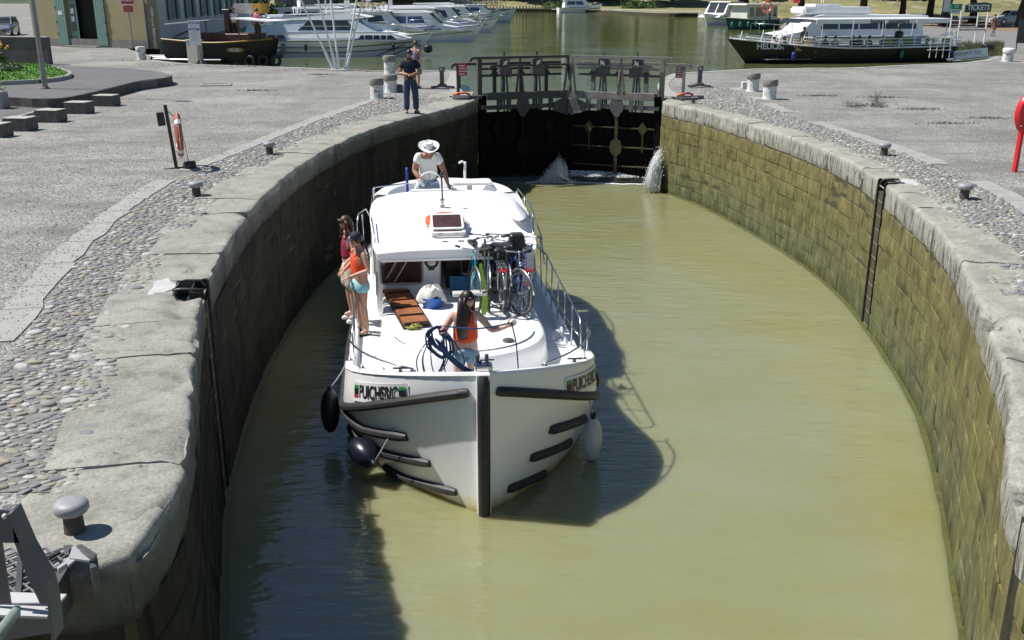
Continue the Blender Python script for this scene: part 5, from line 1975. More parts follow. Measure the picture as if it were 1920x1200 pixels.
def hand_geo(mb, w, d, up, k=1.0, curl=.5, thumb=1):
    """palm, four bent fingers of unequal length and a thumb leaving the side of the palm"""
    d = Vector(d).normalized()
    up = Vector(up)
    s = d.cross(up).normalized()
    u = s.cross(d).normalized()
    w = Vector(w)
    pr = []
    for f, wd, th in ((-.01, .024, .020), (.03, .034, .018), (.07, .040, .015), (.092, .038, .012)):
        c = w + d * f * k
        pr.append([c + (s * math.cos(a) * wd + u * math.sin(a) * th) * k for a in [2 * PI * q / 8 for q in range(8)]])
    mb.loft(pr)
    for i, (o, L) in enumerate(((-.030, .062), (-.010, .072), (.011, .068), (.031, .052))):
        b = w + (d * .085 + s * o) * k
        dirs = d.copy()
        pts = [b - d * .01]
        p = b
        for q in range(3):
            dirs = (dirs - u * curl * .75).normalized()
            p = p + dirs * L * k * (.42, .33, .25)[q]
            pts.append(p)
        mb.tube(pts, [.0088 * k, .0085 * k, .0078 * k, .006 * k], 6)
    b = w + (d * .02 + s * .03 * thumb) * k
    mb.tube([b, b + (d * .025 + s * .028 * thumb - u * .008) * k, b + (d * .055 + s * .036 * thumb - u * .022 * (1 + curl)) * k, b + (d * .075 + s * .028 * thumb - u * .035 * (1 + curl)) * k], [.012 * k, .011 * k, .010 * k, .007 * k], 6)
def person(loc, rz, label, J, outfit, skin=SKIN, group=None, head=(0, 0), female=False, build=1.0, detail=2, hands=True, curl=(.5, .5), cat='person'):
    """J: joints in the figure's own frame (facing -y, z up). outfit: list of garments"""
    root = thing('person', loc, rz, label, cat, group)
    j = {k: Vector(v) for k, v in J.items()}
    b = build
    sw = 1.0
    nodes, edges, idx = [], [], {}
    def nd(name, p, r):
        idx[name] = len(nodes)
        nodes.append((Vector(p), r))
        return idx[name]
    def ed(a, c):
        edges.append((idx[a], idx[c]))
    pel, chest, neck, hd = j['pelvis'], j['chest'], j['neck'], j['head']
    nd('pelvis', pel, (.150 * b, .115 * b))
    nd('waist', lerp(pel, chest, .5), (.125 * b if female else .142 * b, .098 * b if female else .115 * b))
    nd('chest', chest, (.140 * b if female else .165 * b, .108 * b if female else .125 * b))
    nd('neck', neck, .055 * b)
    nd('skull', lerp(neck, hd, .6), .05)
    ed('pelvis', 'waist'); ed('waist', 'chest'); ed('chest', 'neck'); ed('neck', 'skull')
    for s in 'lr':
        nd('sh' + s, j['sh' + s], .053 * b if female else .066 * b)
        nd('ua' + s, lerp(j['sh' + s], j['el' + s], .5), .042 * b if female else .052 * b)
        nd('el' + s, j['el' + s], .036 * b if female else .043 * b)
        nd('fa' + s, lerp(j['el' + s], j['wr' + s], .35), .036 * b if female else .042 * b)
        nd('wr' + s, j['wr' + s], .023 * b if female else .028 * b)
        ed('chest', 'sh' + s); ed('sh' + s, 'ua' + s); ed('ua' + s, 'el' + s); ed('el' + s, 'fa' + s); ed('fa' + s, 'wr' + s)
        nd('hp' + s, j['hp' + s], .088 * b)
        nd('th' + s, lerp(j['hp' + s], j['kn' + s], .45), .078 * b)
        nd('kn' + s, j['kn' + s], .053 * b)
        nd('ca' + s, lerp(j['kn' + s], j['an' + s], .35), .054 * b)
        nd('an' + s, j['an' + s], .036 * b)
        nd('to' + s, j['to' + s], .030)
        ed('pelvis', 'hp' + s); ed('hp' + s, 'th' + s); ed('th' + s, 'kn' + s); ed('kn' + s, 'ca' + s); ed('ca' + s, 'an' + s); ed('an' + s, 'to' + s)
    vs, fs = skinned(nodes, edges, detail)
    mb = MB().add(vs, fs)
    hk = .94 if female else 1.0
    HM = head_geo(mb, hd, head[0], head[1], hk, 1.15 if female else .9)
    if hands:
        for q, s in enumerate('lr'):
            d = j['wr' + s] - j['el' + s]
            hdir = j.get('hd' + s)
            d = (Vector(hdir) if hdir is not None else d)
            up = j.get('hu' + s, V(0, -1, .2) if abs(d.normalized().z) > .5 else V(0, 0, 1))
            hand_geo(mb, j['wr' + s], d, up, .9 if female else 1.05, curl[q], 1 if s == 'l' else -1)
    body = mb.build('body', skin, root, smooth=True, fixn=False)
    # eyes, brows, lips
    fm = MB()
    for s in (-1, 1):
        fm.ell((s * .028 * hk, -.079 * hk, .014), (.011, .006, .007), 8, 6, HM)
    fm.build('eyes', BLACKP, root, smooth=True)
    fm = MB()
    fm.ell((0, -.092 * hk, -.056 * hk), (.021, .007, .006), 8, 6, HM)
    fm.build('lips', pm('lips', (.38, .10, .09), .5), root, smooth=True)
    def sub(names, grow, mat, name, extra=None, lv=detail):
        """garment: the same skeleton, a little thicker"""
        nn, ee, ii = [], [], {}
        for x in names:
            if isinstance(x, tuple):
                key, p, r = x
            else:
                key, (p, r) = x, nodes[idx[x]]
            g = grow if not isinstance(grow, dict) else grow.get(key, grow['*'])
            ii[key] = len(nn)
            nn.append((p, tuple(q + g for q in r) if isinstance(r, tuple) else r + g))
        for a, c in extra:
            ee.append((ii[a], ii[c]))
        v2, f2 = skinned(nn, ee, lv)
        return MB().add(v2, f2).build(name, mat, root, smooth=True, fixn=False)
    for g in outfit:
        kind, mat = g[0], g[1]
        if kind in ('tshirt', 'shirt_long', 'vest'):
            hem = pel + V(0, 0, (-.10 if kind != 'vest' else .03))
            nm = [('hem', hem, (.155 * b, .122 * b)), 'waist', 'chest', ('col', lerp(chest, neck, .62), .072 * b if kind != 'vest' else .05)]
            ee = [('hem', 'waist'), ('waist', 'chest'), ('chest', 'col')]
            if kind != 'vest':
                for s in 'lr':
                    nm.append('sh' + s)
                    ee.append(('chest', 'sh' + s))
                    k = .62 if kind == 'tshirt' else .95
                    nm.append(('sl' + s, lerp(j['sh' + s], j['el' + s], k), (.052 if female else .066) * b))
                    ee.append(('sh' + s, 'sl' + s))
                    if kind == 'shirt_long':
                        nm.append(('cf' + s, lerp(j['el' + s], j['wr' + s], .9), .036 * b))
                        ee.append(('sl' + s, 'cf' + s))
            sub(nm, {'*': .014, 'col': .006}, mat, 'shirt' if kind != 'vest' else 'vest_top', ee)
            if kind == 'vest':
                for s in 'lr':
                    a = lerp(chest, j['sh' + s], .55)
                    m = MB()
                    m.tube([chest + V((a.x - chest.x) * 1.1, -.112 * b, .06), a + V(0, -.045, .075), a + V(0, .03, .08), chest + V((a.x - chest.x) * .9, .108 * b, .05)], .013, 6)
                    m.build('strap', mat, root, smooth=True)
        elif kind in ('shorts', 'trousers', 'skirt'):
            nm = [('wb', pel + V(0, 0, .05), (.160 * b, .125 * b)), ('pelvis', pel, (.172 * b, .135 * b))]
            ee = [('wb', 'pelvis')]
            if kind == 'skirt':
                m = MB()
                rings = []
                for z, r in ((.10, .13), (0, .155), (-.2, .19), (-.42, .23)):
                    rings.append([pel + V(math.cos(2 * PI * q / 18) * r * b * (1 + .04 * math.sin(q * 3)), math.sin(2 * PI * q / 18) * r * .8 * b * (1 + .04 * math.sin(q * 3)), z) for q in range(18)])
                m.loft(rings)
                m.build('skirt', mat, root, smooth=SH)
                continue
            for s in 'lr':
                nm.append('hp' + s)
                ee.append(('pelvis', 'hp' + s))
                if kind == 'shorts':
                    nm.append(('lg' + s, lerp(j['hp' + s], j['kn' + s], (g[2] if len(g) > 2 else .38) + .24), .116 * b))
                    ee.append(('hp' + s, 'lg' + s))
                else:
                    nm += [('t1' + s, lerp(j['hp' + s], j['kn' + s], .45), .082 * b), ('k1' + s, j['kn' + s], .064 * b), ('c1' + s, lerp(j['kn' + s], j['an' + s], .45), .062 * b), ('a1' + s, j['an' + s] + V(0, 0, .01), .058 * b)]
                    ee += [('hp' + s, 't1' + s), ('t1' + s, 'k1' + s), ('k1' + s, 'c1' + s), ('c1' + s, 'a1' + s)]
            sub(nm, .014, mat, kind, ee)
        elif kind == 'shoes':
            for s in 'lr':
                a, t = j['an' + s], j['to' + s]
                d = (t - a)
                d.z = 0
                d.normalize()
                sd = V(d.y, -d.x, 0)
                z0 = min(a.z, t.z) - .065
                m = MB()
                rings = []
                for f, w, h in ((-.075, .030, .06), (-.05, .040, .10), (.0, .042, .105), (.07, .048, .07), (.13, .048, .055), (.175, .030, .04)):
                    c = V(a.x, a.y, 0) + d * f
                    rings.append([c + sd * w + V(0, 0, z0), c + sd * w + V(0, 0, z0 + h * .5), c + sd * w * .6 + V(0, 0, z0 + h), c - sd * w * .6 + V(0, 0, z0 + h), c - sd * w + V(0, 0, z0 + h * .5), c - sd * w + V(0, 0, z0)])
                m.loft(rings)
                m.build('shoe', mat, root, smooth=R(60))
        elif kind == 'sandals':
            for s in 'lr':
                a, t = j['an' + s], j['to' + s]
                d = (t - a)
                d.z = 0
                d.normalize()
                sd = V(d.y, -d.x, 0)
                z0 = min(a.z, t.z) - .06
                m = MB()
                c0 = V(a.x, a.y, z0)
                m.loft([[c0 + d * f + sd * w, c0 + d * f + sd * w + V(0, 0, .028), c0 + d * f - sd * w + V(0, 0, .028), c0 + d * f - sd * w] for f, w in ((-.08, .028), (-.04, .038), (.06, .044), (.13, .046), (.18, .03))])
                sh = m.build('sandal', mat, root)
                for f in (.02, .10):
                    MB().tube([c0 + d * f + sd * .044, c0 + d * f + sd * .03 + V(0, 0, .085 - f * .3), c0 + d * f - sd * .03 + V(0, 0, .085 - f * .3), c0 + d * f - sd * .044], .014, 6).build('sandal_strap', mat, sh, smooth=True)
        elif kind == 'hair':
            L = g[2]
            m = MB()
            rings = []
            n = 18
            for i in range(10):
                th = PI * (.03 + .60 * i / 9)
                z = math.cos(th)
                rad = math.sin(th)
                row = []
                for q in range(n):
                    a = 2 * PI * q / n
                    f = max(0, -math.sin(a))
                    zc = z
                    if f > .35 and z < .42:
                        zc = .42 + (z - .42) * .15     # the fringe stops above the face
                        rd = math.sqrt(max(0, 1 - zc * zc))
                    else:
                        rd = rad
                    bk = .01 * (1 - f)
                    row.append(HM @ V(math.cos(a) * rd * (.083 + bk) * hk, math.sin(a) * rd * (.101 + bk) * hk + .006, zc * .125 * hk + .004))
                rings.append(row)
            m.loft(rings)
            if L == 'long':
                rings = []
                c = hd
                ln = g[3]
                bd = g[4] if len(g) > 4 else V(0, .05, 0)
                for i in range(12):
                    f = i / 11
                    w = .098 + .035 * math.sin(PI * f * .9) - .035 * f ** 3
                    t = .070 - .034 * f
                    cc = HM @ V(0, .045, .02) + V(bd.x * f, bd.y * math.sin(f * PI * .5), -ln * f)
                    R3 = HM.to_3x3()
                    rings.append([cc + R3 @ V(math.cos(2 * PI * q / n) * w * (1 + .05 * math.sin(q * 4 + i)), math.sin(2 * PI * q / n) * t * (1 + .08 * math.sin(q * 5)), 0) for q in range(n)])
                m.loft(rings)
                for s in (-1, 1):
                    m.tube([HM @ V(s * .07, -.02, .05), HM @ V(s * .085, -.03, -.05), HM @ V(s * .080, -.045, -.14) + V(0, 0, -.03), HM @ V(s * .07, -.06, -.2) + V(0, 0, -ln * .32)], [.022, .026, .026, .010], 8)
                if len(g) > 5:      # fringe over the brow
                    m.tube([HM @ V(-.065, -.075, .055), HM @ V(-.03, -.097, .062), HM @ V(.03, -.097, .062), HM @ V(.065, -.075, .055)], .022, 8)
            m.build('hair', mat, root, smooth=True)
            if L == 'plait':
                m = MB()
                pts = [Vector(p) for p in g[3]]
                pth = Path([tuple(p) for p in pts], .02)
                for i in range(22):
                    p = pth.at(pth.L * i / 21)
                    m.ell(p + V(.008 * (-1) ** i, 0, 0), (.022 - .010 * i / 21, .020 - .008 * i / 21, .020), 8, 6)
                m.build('plait', mat, root, smooth=True)
        elif kind == 'cap':
            m = MB()
            m.lathe([(.092, .02), (.090, .06), (.076, .095), (.045, .12), (.01, .128)], (0, .004, .008), 18, M=HM)
            m.build('cap', mat, root, smooth=True)
            q = MB()
            q.loft([[HM @ V(x, y, z + .03) for x in (-.06, -.03, .03, .06)] for y, z in ((-.07, .012), (-.12, .002), (-.155, -.012))], closed_ring=False, cap=False)
            q.loft([[HM @ V(x, y, z + .024) for x in (.06, .03, -.03, -.06)] for y, z in ((-.07, .012), (-.12, .002), (-.157, -.012))], closed_ring=False, cap=False)
            q.build('peak', mat, root, smooth=True)
        elif kind == 'hat':
            m = MB()
            rings = []
            for r, z in ((.088, .055), (.13, .050), (.195, .075), (.20, .082), (.13, .062), (.092, .068), (.088, .11), (.083, .165), (.070, .185), (.04, .170), (.01, .165)):
                row = []
                for q in range(28):
                    a = 2 * PI * q / 28
                    up = .035 * abs(math.cos(a)) ** 1.5 * max(0, (r - .10) / .1)
                    row.append(HM @ V(r * math.cos(a), r * math.sin(a) * 1.08, z + up))
                rings.append(row)
            m.loft(rings)
            hat = m.build('hat', mat, root, smooth=R(60))
            MB().lathe([(.0945, .062), (.0945, .10), (.090, .10)], n=24, M=HM).build('hat_band', BLACKP, hat, smooth=True)
        elif kind == 'sunglasses':
            m = MB()
            for s in (-1, 1):
                m.ell((s * .032, -.088, .016), (.024, .010, .016), 8, 6, HM)
                m.tube([HM @ V(s * .05, -.085, .02), HM @ V(s * .078, -.02, .02), HM @ V(s * .08, .02, .015)], .004, 5)
            m.tube([HM @ V(-.02, -.096, .02), HM @ V(.02, -.096, .02)], .004, 5)
            m.build('sunglasses', BLACKP, root, smooth=True)
    return root
def stand(h=1.68, **kw):
    k = h / 1.68
    j = dict(pelvis=(0, 0, .93), chest=(0, .0, 1.27), neck=(0, .01, 1.44), head=(0, -.01, 1.575),
             shl=(-.165, .01, 1.37), elL=None)
    j = dict(pelvis=(0, 0, .93), chest=(0, 0, 1.26), neck=(0, .01, 1.43), head=(0, -.012, 1.565),
             shl=(-.160, .01, 1.355), ell=(-.215, .02, 1.09), wrl=(-.225, -.06, .86),
             shr=(.160, .01, 1.355), elr=(.215, .02, 1.09), wrr=(.225, -.06, .86),
             hpl=(-.085, 0, .89), knl=(-.10, -.01, .49), anl=(-.11, .03, .075), tol=(-.12, -.10, .035),
             hpr=(.085, 0, .89), knr=(.10, -.01, .49), anr=(.11, .03, .075), tor=(.12, -.10, .035))
    j = {a: Vector(b) * k for a, b in j.items()}
    for a, b in kw.items():
        j[a] = Vector(b)
    return j
ORV = pm('orange_red_vest', (.78, .085, .02), .75, var=.12, scale=6, bump=.006, bscale=14)
DENIM = pm('pale_denim', (.24, .36, .45), .85, var=.22, scale=18, bump=.004, bscale=40)
TURQ = pm('turquoise_print', (.28, .62, .68), .8, var=.25, scale=26, c2=(.75, .80, .78), fac=.55)
JEANS = pm('dark_jeans', (.035, .055, .115), .85, var=.3, scale=9, bump=.005, bscale=12, c2=(.06, .09, .17), fac=.58)
NAVYT = pm('navy_cotton', (.010, .013, .040), .85, var=.3, scale=6, bump=.006, bscale=12)
WHITET = pm('white_cotton', (.74, .74, .70), .85, var=.05, scale=5, bump=.012, bscale=9)
MAROON = pm('maroon_vest', (.28, .015, .05), .75, var=.2, scale=6, bump=.005, bscale=12)

# girl at the bow coiling a blue rope
girl = person(BW(-.13, .98, .97), BRZ, 'young woman with long dark hair and orange top coiling a blue rope at the bow',
    stand(1.62, ell=(-.30, -.02, 1.06), wrl=(-.32, -.22, 1.18), elr=(.33, -.06, 1.10), wrr=(.52, -.16, 1.19), hul=(-1, 0, .2), hdl=(0, -.7, .7),
          head=(.03, -.03, 1.51), hdr=(.5, -.2, .35)),
    [('vest', ORV), ('shorts', DENIM, .34), ('hair', HAIRD, 'long', .50, V(-.05, -.13, 0), 1), ('shoes', pm('white_shoes', (.6, .6, .6), .6))],
    SKINP, head=(.75, .22), female=True, curl=(1.0, .9))
# rope: coil in her right hand, bights hanging, one line across to her other hand and down, the thick end to the bitt
ROPEB = pm('blue_rope', (.016, .05, .13), .75, var=.5, scale=60, bump=.003, bscale=120)
ra, rb_ = BW(-.13 - .32, .98 - .27, .97 + 1.26), BW(-.13 + .56, .98 - .20, .97 + 1.24)
lx, up = Vector((math.cos(BRZ), math.sin(BRZ), 0)), Vector((0, 0, 1))
ay = Vector((-math.sin(BRZ), math.cos(BRZ), 0))
rope = thing('rope_coil', ra, 0, 'coiled dark blue mooring rope hanging from the hand of the young woman at the bow', 'rope')
def ropeline(pts, r, name='rope_line'):
    p = Path([tuple(q - ra) for q in pts], .03)
    MB().tube([p.at(p.L * i / 44) for i in range(45)], r, 6).build(name, ROPEB, rope, smooth=True)
rr = random.Random(12)
for k in range(7):
    a = ra + lx * rr.uniform(-.05, .03)
    w, dp, sk = .10 + .03 * rr.random(), .36 + .08 * rr.random(), rr.uniform(0, .12)
    ropeline([a, a - lx * w + up * -.08, a + lx * (-w + sk) - up * dp * .7, a + lx * (sk + .05) - up * dp, a + lx * (w * .5 + sk) - up * dp * .55, a + lx * w * .45 - up * .10, a + lx * .01], .011, 'coil_loop')
for w, dp, sx in ((.20, .74, -.16), (.14, .72, -.12), (.10, .62, -.04), (.17, .70, -.10)):
    a = ra - lx * .04
    ropeline([a - lx * .06 - up * .1, a + lx * (sx - w * .5) - up * dp * .55, a + lx * (sx - w * .3) - up * dp * .92, a + lx * (sx + w * .3) - up * dp, a + lx * (sx + w + .05) - up * dp * .6, a + lx * .04 - up * .18], .008, 'hanging_bight')
ropeline([ra - up * .30 + lx * .02, ra - up * .62 + lx * .05, ra - up * .66 + lx * .20, ra - up * .45 + lx * .28, ra - up * .15 + lx * .12, ra], .009)
ropeline([ra, ra.lerp(rb_, .5) - up * .02 - ay * .1, rb_], .011, 'held_span')
ropeline([rb_, rb_ + lx * .06 - up * .3, rb_ + lx * .09 - up * .8, rb_ + lx * .07 - up * 1.22 + ay * .0], .009, 'trailing_line')
for k in range(4):
    o_ = lx * (.012 * k - .02) + up * (.01 * k)
    ropeline([ra - up * (.16 + .02 * k) - lx * .05 + o_, ra - up * .42 + lx * .10 + o_, ra - up * .62 + lx * .34 + o_, BW(-.02, .16, 1.94) + o_ * .5], .012, 'bunched_strand')
q = MB().tube([Vector((.035 * math.cos(a), .035 * math.sin(a), .008 * a / 3)) for a in [k * .5 for k in range(30)]], .011, 6)
o = q.build('bitt_turns', ROPEB, rope, smooth=True)
o.location = BW(-.05, .16, 1.90) - ra

# girl in the cap on the side deck, seen from behind and to the side, looking left
cp = person(BW(-1.55, 4.42, .90), BRZ + R(-62), 'young woman with navy cap, long plait and turquoise shorts on the side deck',
    stand(1.66, ell=(-.27, .0, 1.11), wrl=(-.12, -.22, 1.04), elr=(.27, .03, 1.10), wrr=(.12, -.24, 1.00), head=(0, -.03, 1.545)),
    [('vest', ORV), ('shorts', TURQ, .30), ('hair', HAIRD, 'plait', [(0, .10, 1.50), (.03, .13, 1.40), (.05, .15, 1.25), (.06, .15, 1.10), (.06, .14, .98)]), ('cap', pm('navy_cap', (.02, .022, .05), .8)), ('sandals', pm('black_sandal', (.02, .02, .02), .6))],
    SKIN, head=(0, .12), female=True)
# woman behind her holding the roof rail
wm = person(BW(-1.72, 5.0, .97), BRZ + R(-70), 'woman with brown hair and sunglasses in maroon top behind the girl with the cap',
    stand(1.74, ell=(-.30, .10, 1.24), wrl=(-.34, .02, 1.47), elr=(.24, .0, 1.12), wrr=(.20, -.16, .96), head=(0, -.04, 1.62), hdl=(-.1, .1, .3)),
    [('vest', MAROON), ('shorts', pm('cream_shorts', (.60, .56, .46), .85), .8), ('hair', HAIRB, 'long', .20, V(0, .03, 0), 1), ('sunglasses', None), ('shoes', pm('white_shoes', (.6, .6, .6), .6))],
    SKINP, head=(.15, .1), female=True)
# helmsman in the white hat leaning over the wheel
hm = person(BW(-.30, 8.36, 1.80 - .04), BRZ, 'man in white brimmed hat and white shirt leaning at the steering wheel',
    stand(1.74, chest=(0, -.14, 1.27), neck=(0, -.22, 1.42), head=(.01, -.30, 1.50), shl=(-.19, -.15, 1.37), shr=(.19, -.15, 1.36), ell=(-.27, -.20, 1.10), wrl=(-.18, -.36, .98),
          elr=(.30, -.22, 1.07), wrr=(.36, -.40, .86), hdl=(.2, -.5, .2)),
    [('tshirt', WHITET), ('shorts', DENIM, .8), ('hair', HAIRG, 'short'), ('hat', pm('white_straw_hat', (.74, .74, .72), .8)), ('shoes', pm('white_shoes', (.6, .6, .6), .6))],
    SKINT, head=(.05, .42), build=1.12, curl=(1.1, .6))
# man in navy on the quay
mn = person(G(771, 214) + V(0, 0, .02), R(8), 'man in navy shirt and jeans standing on the left quay edge with hands together',
    stand(1.76, ell=(-.30, -.02, 1.12), wrl=(-.05, -.24, 1.09), elr=(.31, -.02, 1.12), wrr=(.07, -.26, 1.11), anl=(-.12, .02, .085), knl=(-.11, -.02, .5), anr=(.15, .03, .085), knr=(.14, -.02, .5), tor=(.24, -.08, .035), tol=(-.12, -.12, .035)),
    [('tshirt', NAVYT), ('trousers', JEANS), ('hair', HAIRD, 'short'), ('sunglasses', None), ('shoes', BLACKP)], SKINT, head=(-.1, .1), build=1.08)
# woman behind him
c = G(781, 166)
wq = person(c + V(0, .0, .01), R(150), 'bare shouldered woman in mauve top standing behind the man in navy',
    stand(1.66, ell=(-.26, -.02, 1.10), wrl=(-.12, -.24, 1.12), elr=(.24, .02, 1.08), wrr=(.14, -.22, 1.10)),
    [('vest', pm('mauve_top', (.20, .16, .22), .8, var=.3, scale=20)), ('shorts', pm('white_trousers', (.55, .54, .52), .8), .9), ('hair', HAIRB, 'short'), ('shoes', BLACKP)],
    SKIN, head=(.5, .0), female=True)
# woman walking beyond the ticket stand
c = G(1861, 68)
ww = person(c + V(0, 0, .02), R(20), 'woman in brown dress walking beyond the ticket stand',
    stand(1.68, ell=(-.28, .08, 1.12), wrl=(-.30, -.04, .92), anl=(-.06, -.20, .10), tol=(-.06, -.33, .05), knl=(-.08, -.16, .50), anr=(.08, .22, .12), knr=(.09, .02, .50), tor=(.08, .12, .05)),
    [('vest', pm('brown_dress', (.16, .10, .07), .85, var=.5, scale=20)), ('skirt', pm('brown_dress', (.16, .10, .07))), ('hair', HAIRB, 'short'), ('shoes', BLACKP)], SKINT, female=True, detail=1)
# ================================================================ bicycles
SPK = pm('spoke_steel', (.55, .55, .56), .3, .9)
def bicycle(loc, rz, label, col, rack=True, lean=0, steer=0, simple=False, bars='flat'):
    root = thing('bicycle', loc, rz, label, 'bicycle', None)
    root.rotation_euler = (lean, 0, rz)
    fm = pm('bike_paint_%s' % col[0], col[1], .3, .2, var=.1, coat=.3)
    r = .34
    def wheel(x, st=0):
        w = MB()
        w.tube([(r * math.cos(a), 0, r * math.sin(a)) for a in [2 * PI * k / 28 for k in range(28)]], .020, 8, closed=True)
        t = w.build('wheel', BLACKR if not simple else IRON, root, smooth=True)
        t.location = (x, 0, r + .015)
        t.rotation_euler.z = st
        MB().tube([((r - .025) * math.cos(a), 0, (r - .025) * math.sin(a)) for a in [2 * PI * k / 28 for k in range(28)]], .012, 6, closed=True).build('rim', SPK, t, smooth=True)
        if not simple:
            s = MB()
            for k in range(18):
                a = 2 * PI * k / 18
                s.bar((.02 * math.cos(a + 1.2), .025 * (-1) ** k, .02 * math.sin(a + 1.2)), ((r - .03) * math.cos(a), 0, (r - .03) * math.sin(a)), .003, .003)
            tag(s.build('spokes', SPK, t, fixn=False), kind='stuff')
            MB().tube([(0, -.045, 0), (0, .045, 0)], .022, 8).build('hub', SPK, t, smooth=SH)
            MB().tube([((r + .035) * math.cos(a), 0, (r + .035) * math.sin(a)) for a in [PI * (.05 + .85 * k / 12) for k in range(13)]], .016, 6).build('mudguard', SPK, t, smooth=True)
    wheel(-.52); wheel(.55, steer)
    bb, st, hd_, ht = (-.07, 0, .29), (-.20, 0, .78), (.42, 0, .70), (.40, 0, .80)
    m = MB()
    for a, b, q in ((bb, st, .016), (bb, hd_, .019), (st, ht, .017), (bb, (-.52, .045, .355), .010), (bb, (-.52, -.045, .355), .010), (st, (-.52, .045, .355), .009), (st, (-.52, -.045, .355), .009), (hd_, ht, .022)):
        m.tube([a, b], q, 8)
    m.build('frame', fm, root, smooth=SH)
    m = MB()
    m.tube([ht, (.44, 0, .62), (.50, .045, .50), (.55, .045, .355)], .012, 6)
    m.tube([(.44, 0, .62), (.50, -.045, .50), (.55, -.045, .355)], .012, 6)
    m.build('fork', fm, root, smooth=True)
    m = MB()
    m.tube([ht, (.38, 0, .98)], .014, 8)
    c, s = math.cos(steer), math.sin(steer)
    pts = [(-.10, -.30, 1.02), (.0, -.20, 1.0), (.05, -.05, .98), (.05, .05, .98), (.0, .20, 1.0), (-.10, .30, 1.02)]
    m.tube([(.38 + x * c - y * s, x * s + y * c, z) for x, y, z in pts], .012, 8)
    hb = m.build('handlebar', SPK, root, smooth=True)
    if not simple:
        for k in (0, -1):
            x, y, z = pts[k]
            x2, y2, z2 = pts[1 if k == 0 else -2]
            MB().tube([(.38 + x * c - y * s, x * s + y * c, z), (.38 + (x * .4 + x2 * .6) * c - (y * .4 + y2 * .6) * s, (x * .4 + x2 * .6) * s + (y * .4 + y2 * .6) * c, (z + z2) / 2)], .018, 8).build('grip', BLACKP, hb, smooth=SH)
        m = MB()
        m.tube([(.42, -.06, .98), (.50, -.08, .9), (.46, -.03, .7), (.5, .04, .5)], .004, 5)
        m.tube([(.42, .06, .98), (.52, .05, .86), (.30, .03, .72)], .004, 5)
        m.build('brake_cables', BLACKP, root)
    m = MB()
    m.tube([st, (-.225, 0, .90)], .013, 6)
    m.build('seat_post', SPK, root, smooth=True)
    m = MB()
    m.loft([[Vector((-.225 + x, w * y, .92 + z * h)) for y, z in ((-1, .3), (-.7, 1), (.7, 1), (1, .3), (.6, -.3), (-.6, -.3))] for x, w, h in ((-.13, .05, .03), (-.10, .085, .045), (-.02, .075, .035), (.06, .03, .03), (.14, .018, .02))])
    m.build('saddle', BLACKP, root, smooth=True)
    m = MB()
    m.lathe([(.075, -.004), (.075, .004)], n=14, M=Matrix.Translation((bb[0], .045, bb[2])) @ Matrix.Rotation(PI / 2, 4, 'X'))
    m.tube([(bb[0], .05, bb[2]), (bb[0] + .10, .065, bb[2] - .13)], .009, 6)
    m.tube([(bb[0], -.05, bb[2]), (bb[0] - .10, -.065, bb[2] + .13)], .009, 6)
    m.box((bb[0] + .11, .11, bb[2] - .14), (.09, .09, .02))
    m.box((bb[0] - .11, -.11, bb[2] + .14), (.09, .09, .02))
    m.build('crank', IRON, root, smooth=SH)
    if rack:
        m = MB()
        for y in (-.06, -.02, .02, .06):
            m.tube([(-.26, y, .78), (-.72, y, .775)], .006, 6)
        for x in (-.34, -.50, -.68):
            m.tube([(x, -.06, .778), (x, .06, .778)], .006, 6)
        for y in (-.065, .065):
            m.tube([(-.52, y, .36), (-.50, y, .77)], .006, 6)
            m.tube([(-.52, y, .36), (-.66, y, .77)], .006, 6)
        m.build('rack', SPK, root, smooth=SH)
        MB().box((-.745, 0, .73), (.03, .13, .05)).build('rear_light', pm('red_lens', (.62, .01, .02), .2), root, bevel=.01)
    return root
bgrp = 'bicycles standing on the foredeck of the white boat'
for i, (x, y, rz, col, rack, steer, lab) in enumerate((
    (.24, 4.55, -PI / 2, ('turquoise', (.01, .33, .45)), False, .15, 'turquoise bicycle, leftmost of those stood on the foredeck'),
    (.46, 4.60, PI / 2 - .04, ('steelblue', (.03, .12, .22)), False, -.2, 'steel blue bicycle standing between the turquoise and the dark ones'),
    (.64, 4.50, PI / 2 + .05, ('black', (.03, .035, .05)), True, .2, 'dark bicycle with silver rack and red rear light, in the middle of the foredeck row'),
    (.74, 4.66, PI / 2 + .02, ('graphite', (.02, .03, .05)), False, .1, 'graphite bicycle wedged between the dark and the blue ones'),
    (.86, 4.34, -PI / 2 + .10, ('blue', (.015, .07, .33)), False, .35, 'blue bicycle with its front wheel turned towards the bow'),
    (1.03, 4.46, PI / 2 - .02, ('purple', (.05, .02, .42)), True, .0, 'purple bicycle with rack and red lights, rightmost on the foredeck'))):
    b_ = bicycle(BW(x, y, 1.322), BRZ + rz, lab, col, rack, lean=(.05 if i % 2 else -.03), steer=steer)
    b_['group'] = bgrp
    if i == 4:
        MB().ell((.50, 0, .80), (.035, .04, .04), 10, 8).build('headlamp', SPK, b_, smooth=True)
    if i == 5:
        MB().box((-.735, 0, .52), (.03, .05, .09)).build('rear_reflector', MATS['red_lens'], b_, bevel=.008)
bag = thing('saddle_bag', BW(.52, 4.55, 2.08), BRZ, 'black bag tied on top of the bicycles', 'bag')
MB().box((0, 0, .10), (.34, .24, .17)).build('bag_body', BLACKP, bag, bevel=.05, seg=3)
MB().box((.0, -.13, .11), (.22, .02, .10)).build('bag_pocket', NAVY, bag, bevel=.01)
bag = thing('basket', BW(.72, 4.62, 2.02), BRZ, 'dark wire basket and bag on the handlebars of the middle bicycle', 'basket')
MB().box((0, 0, .12), (.30, .26, .24), tap=1.15).build('basket_body', BLACKP, bag, bevel=.03)
bag = thing('child_seat', BW(.98, 4.75, 1.92), BRZ, 'black bicycle child seat at the right end of the bicycles', 'child seat')
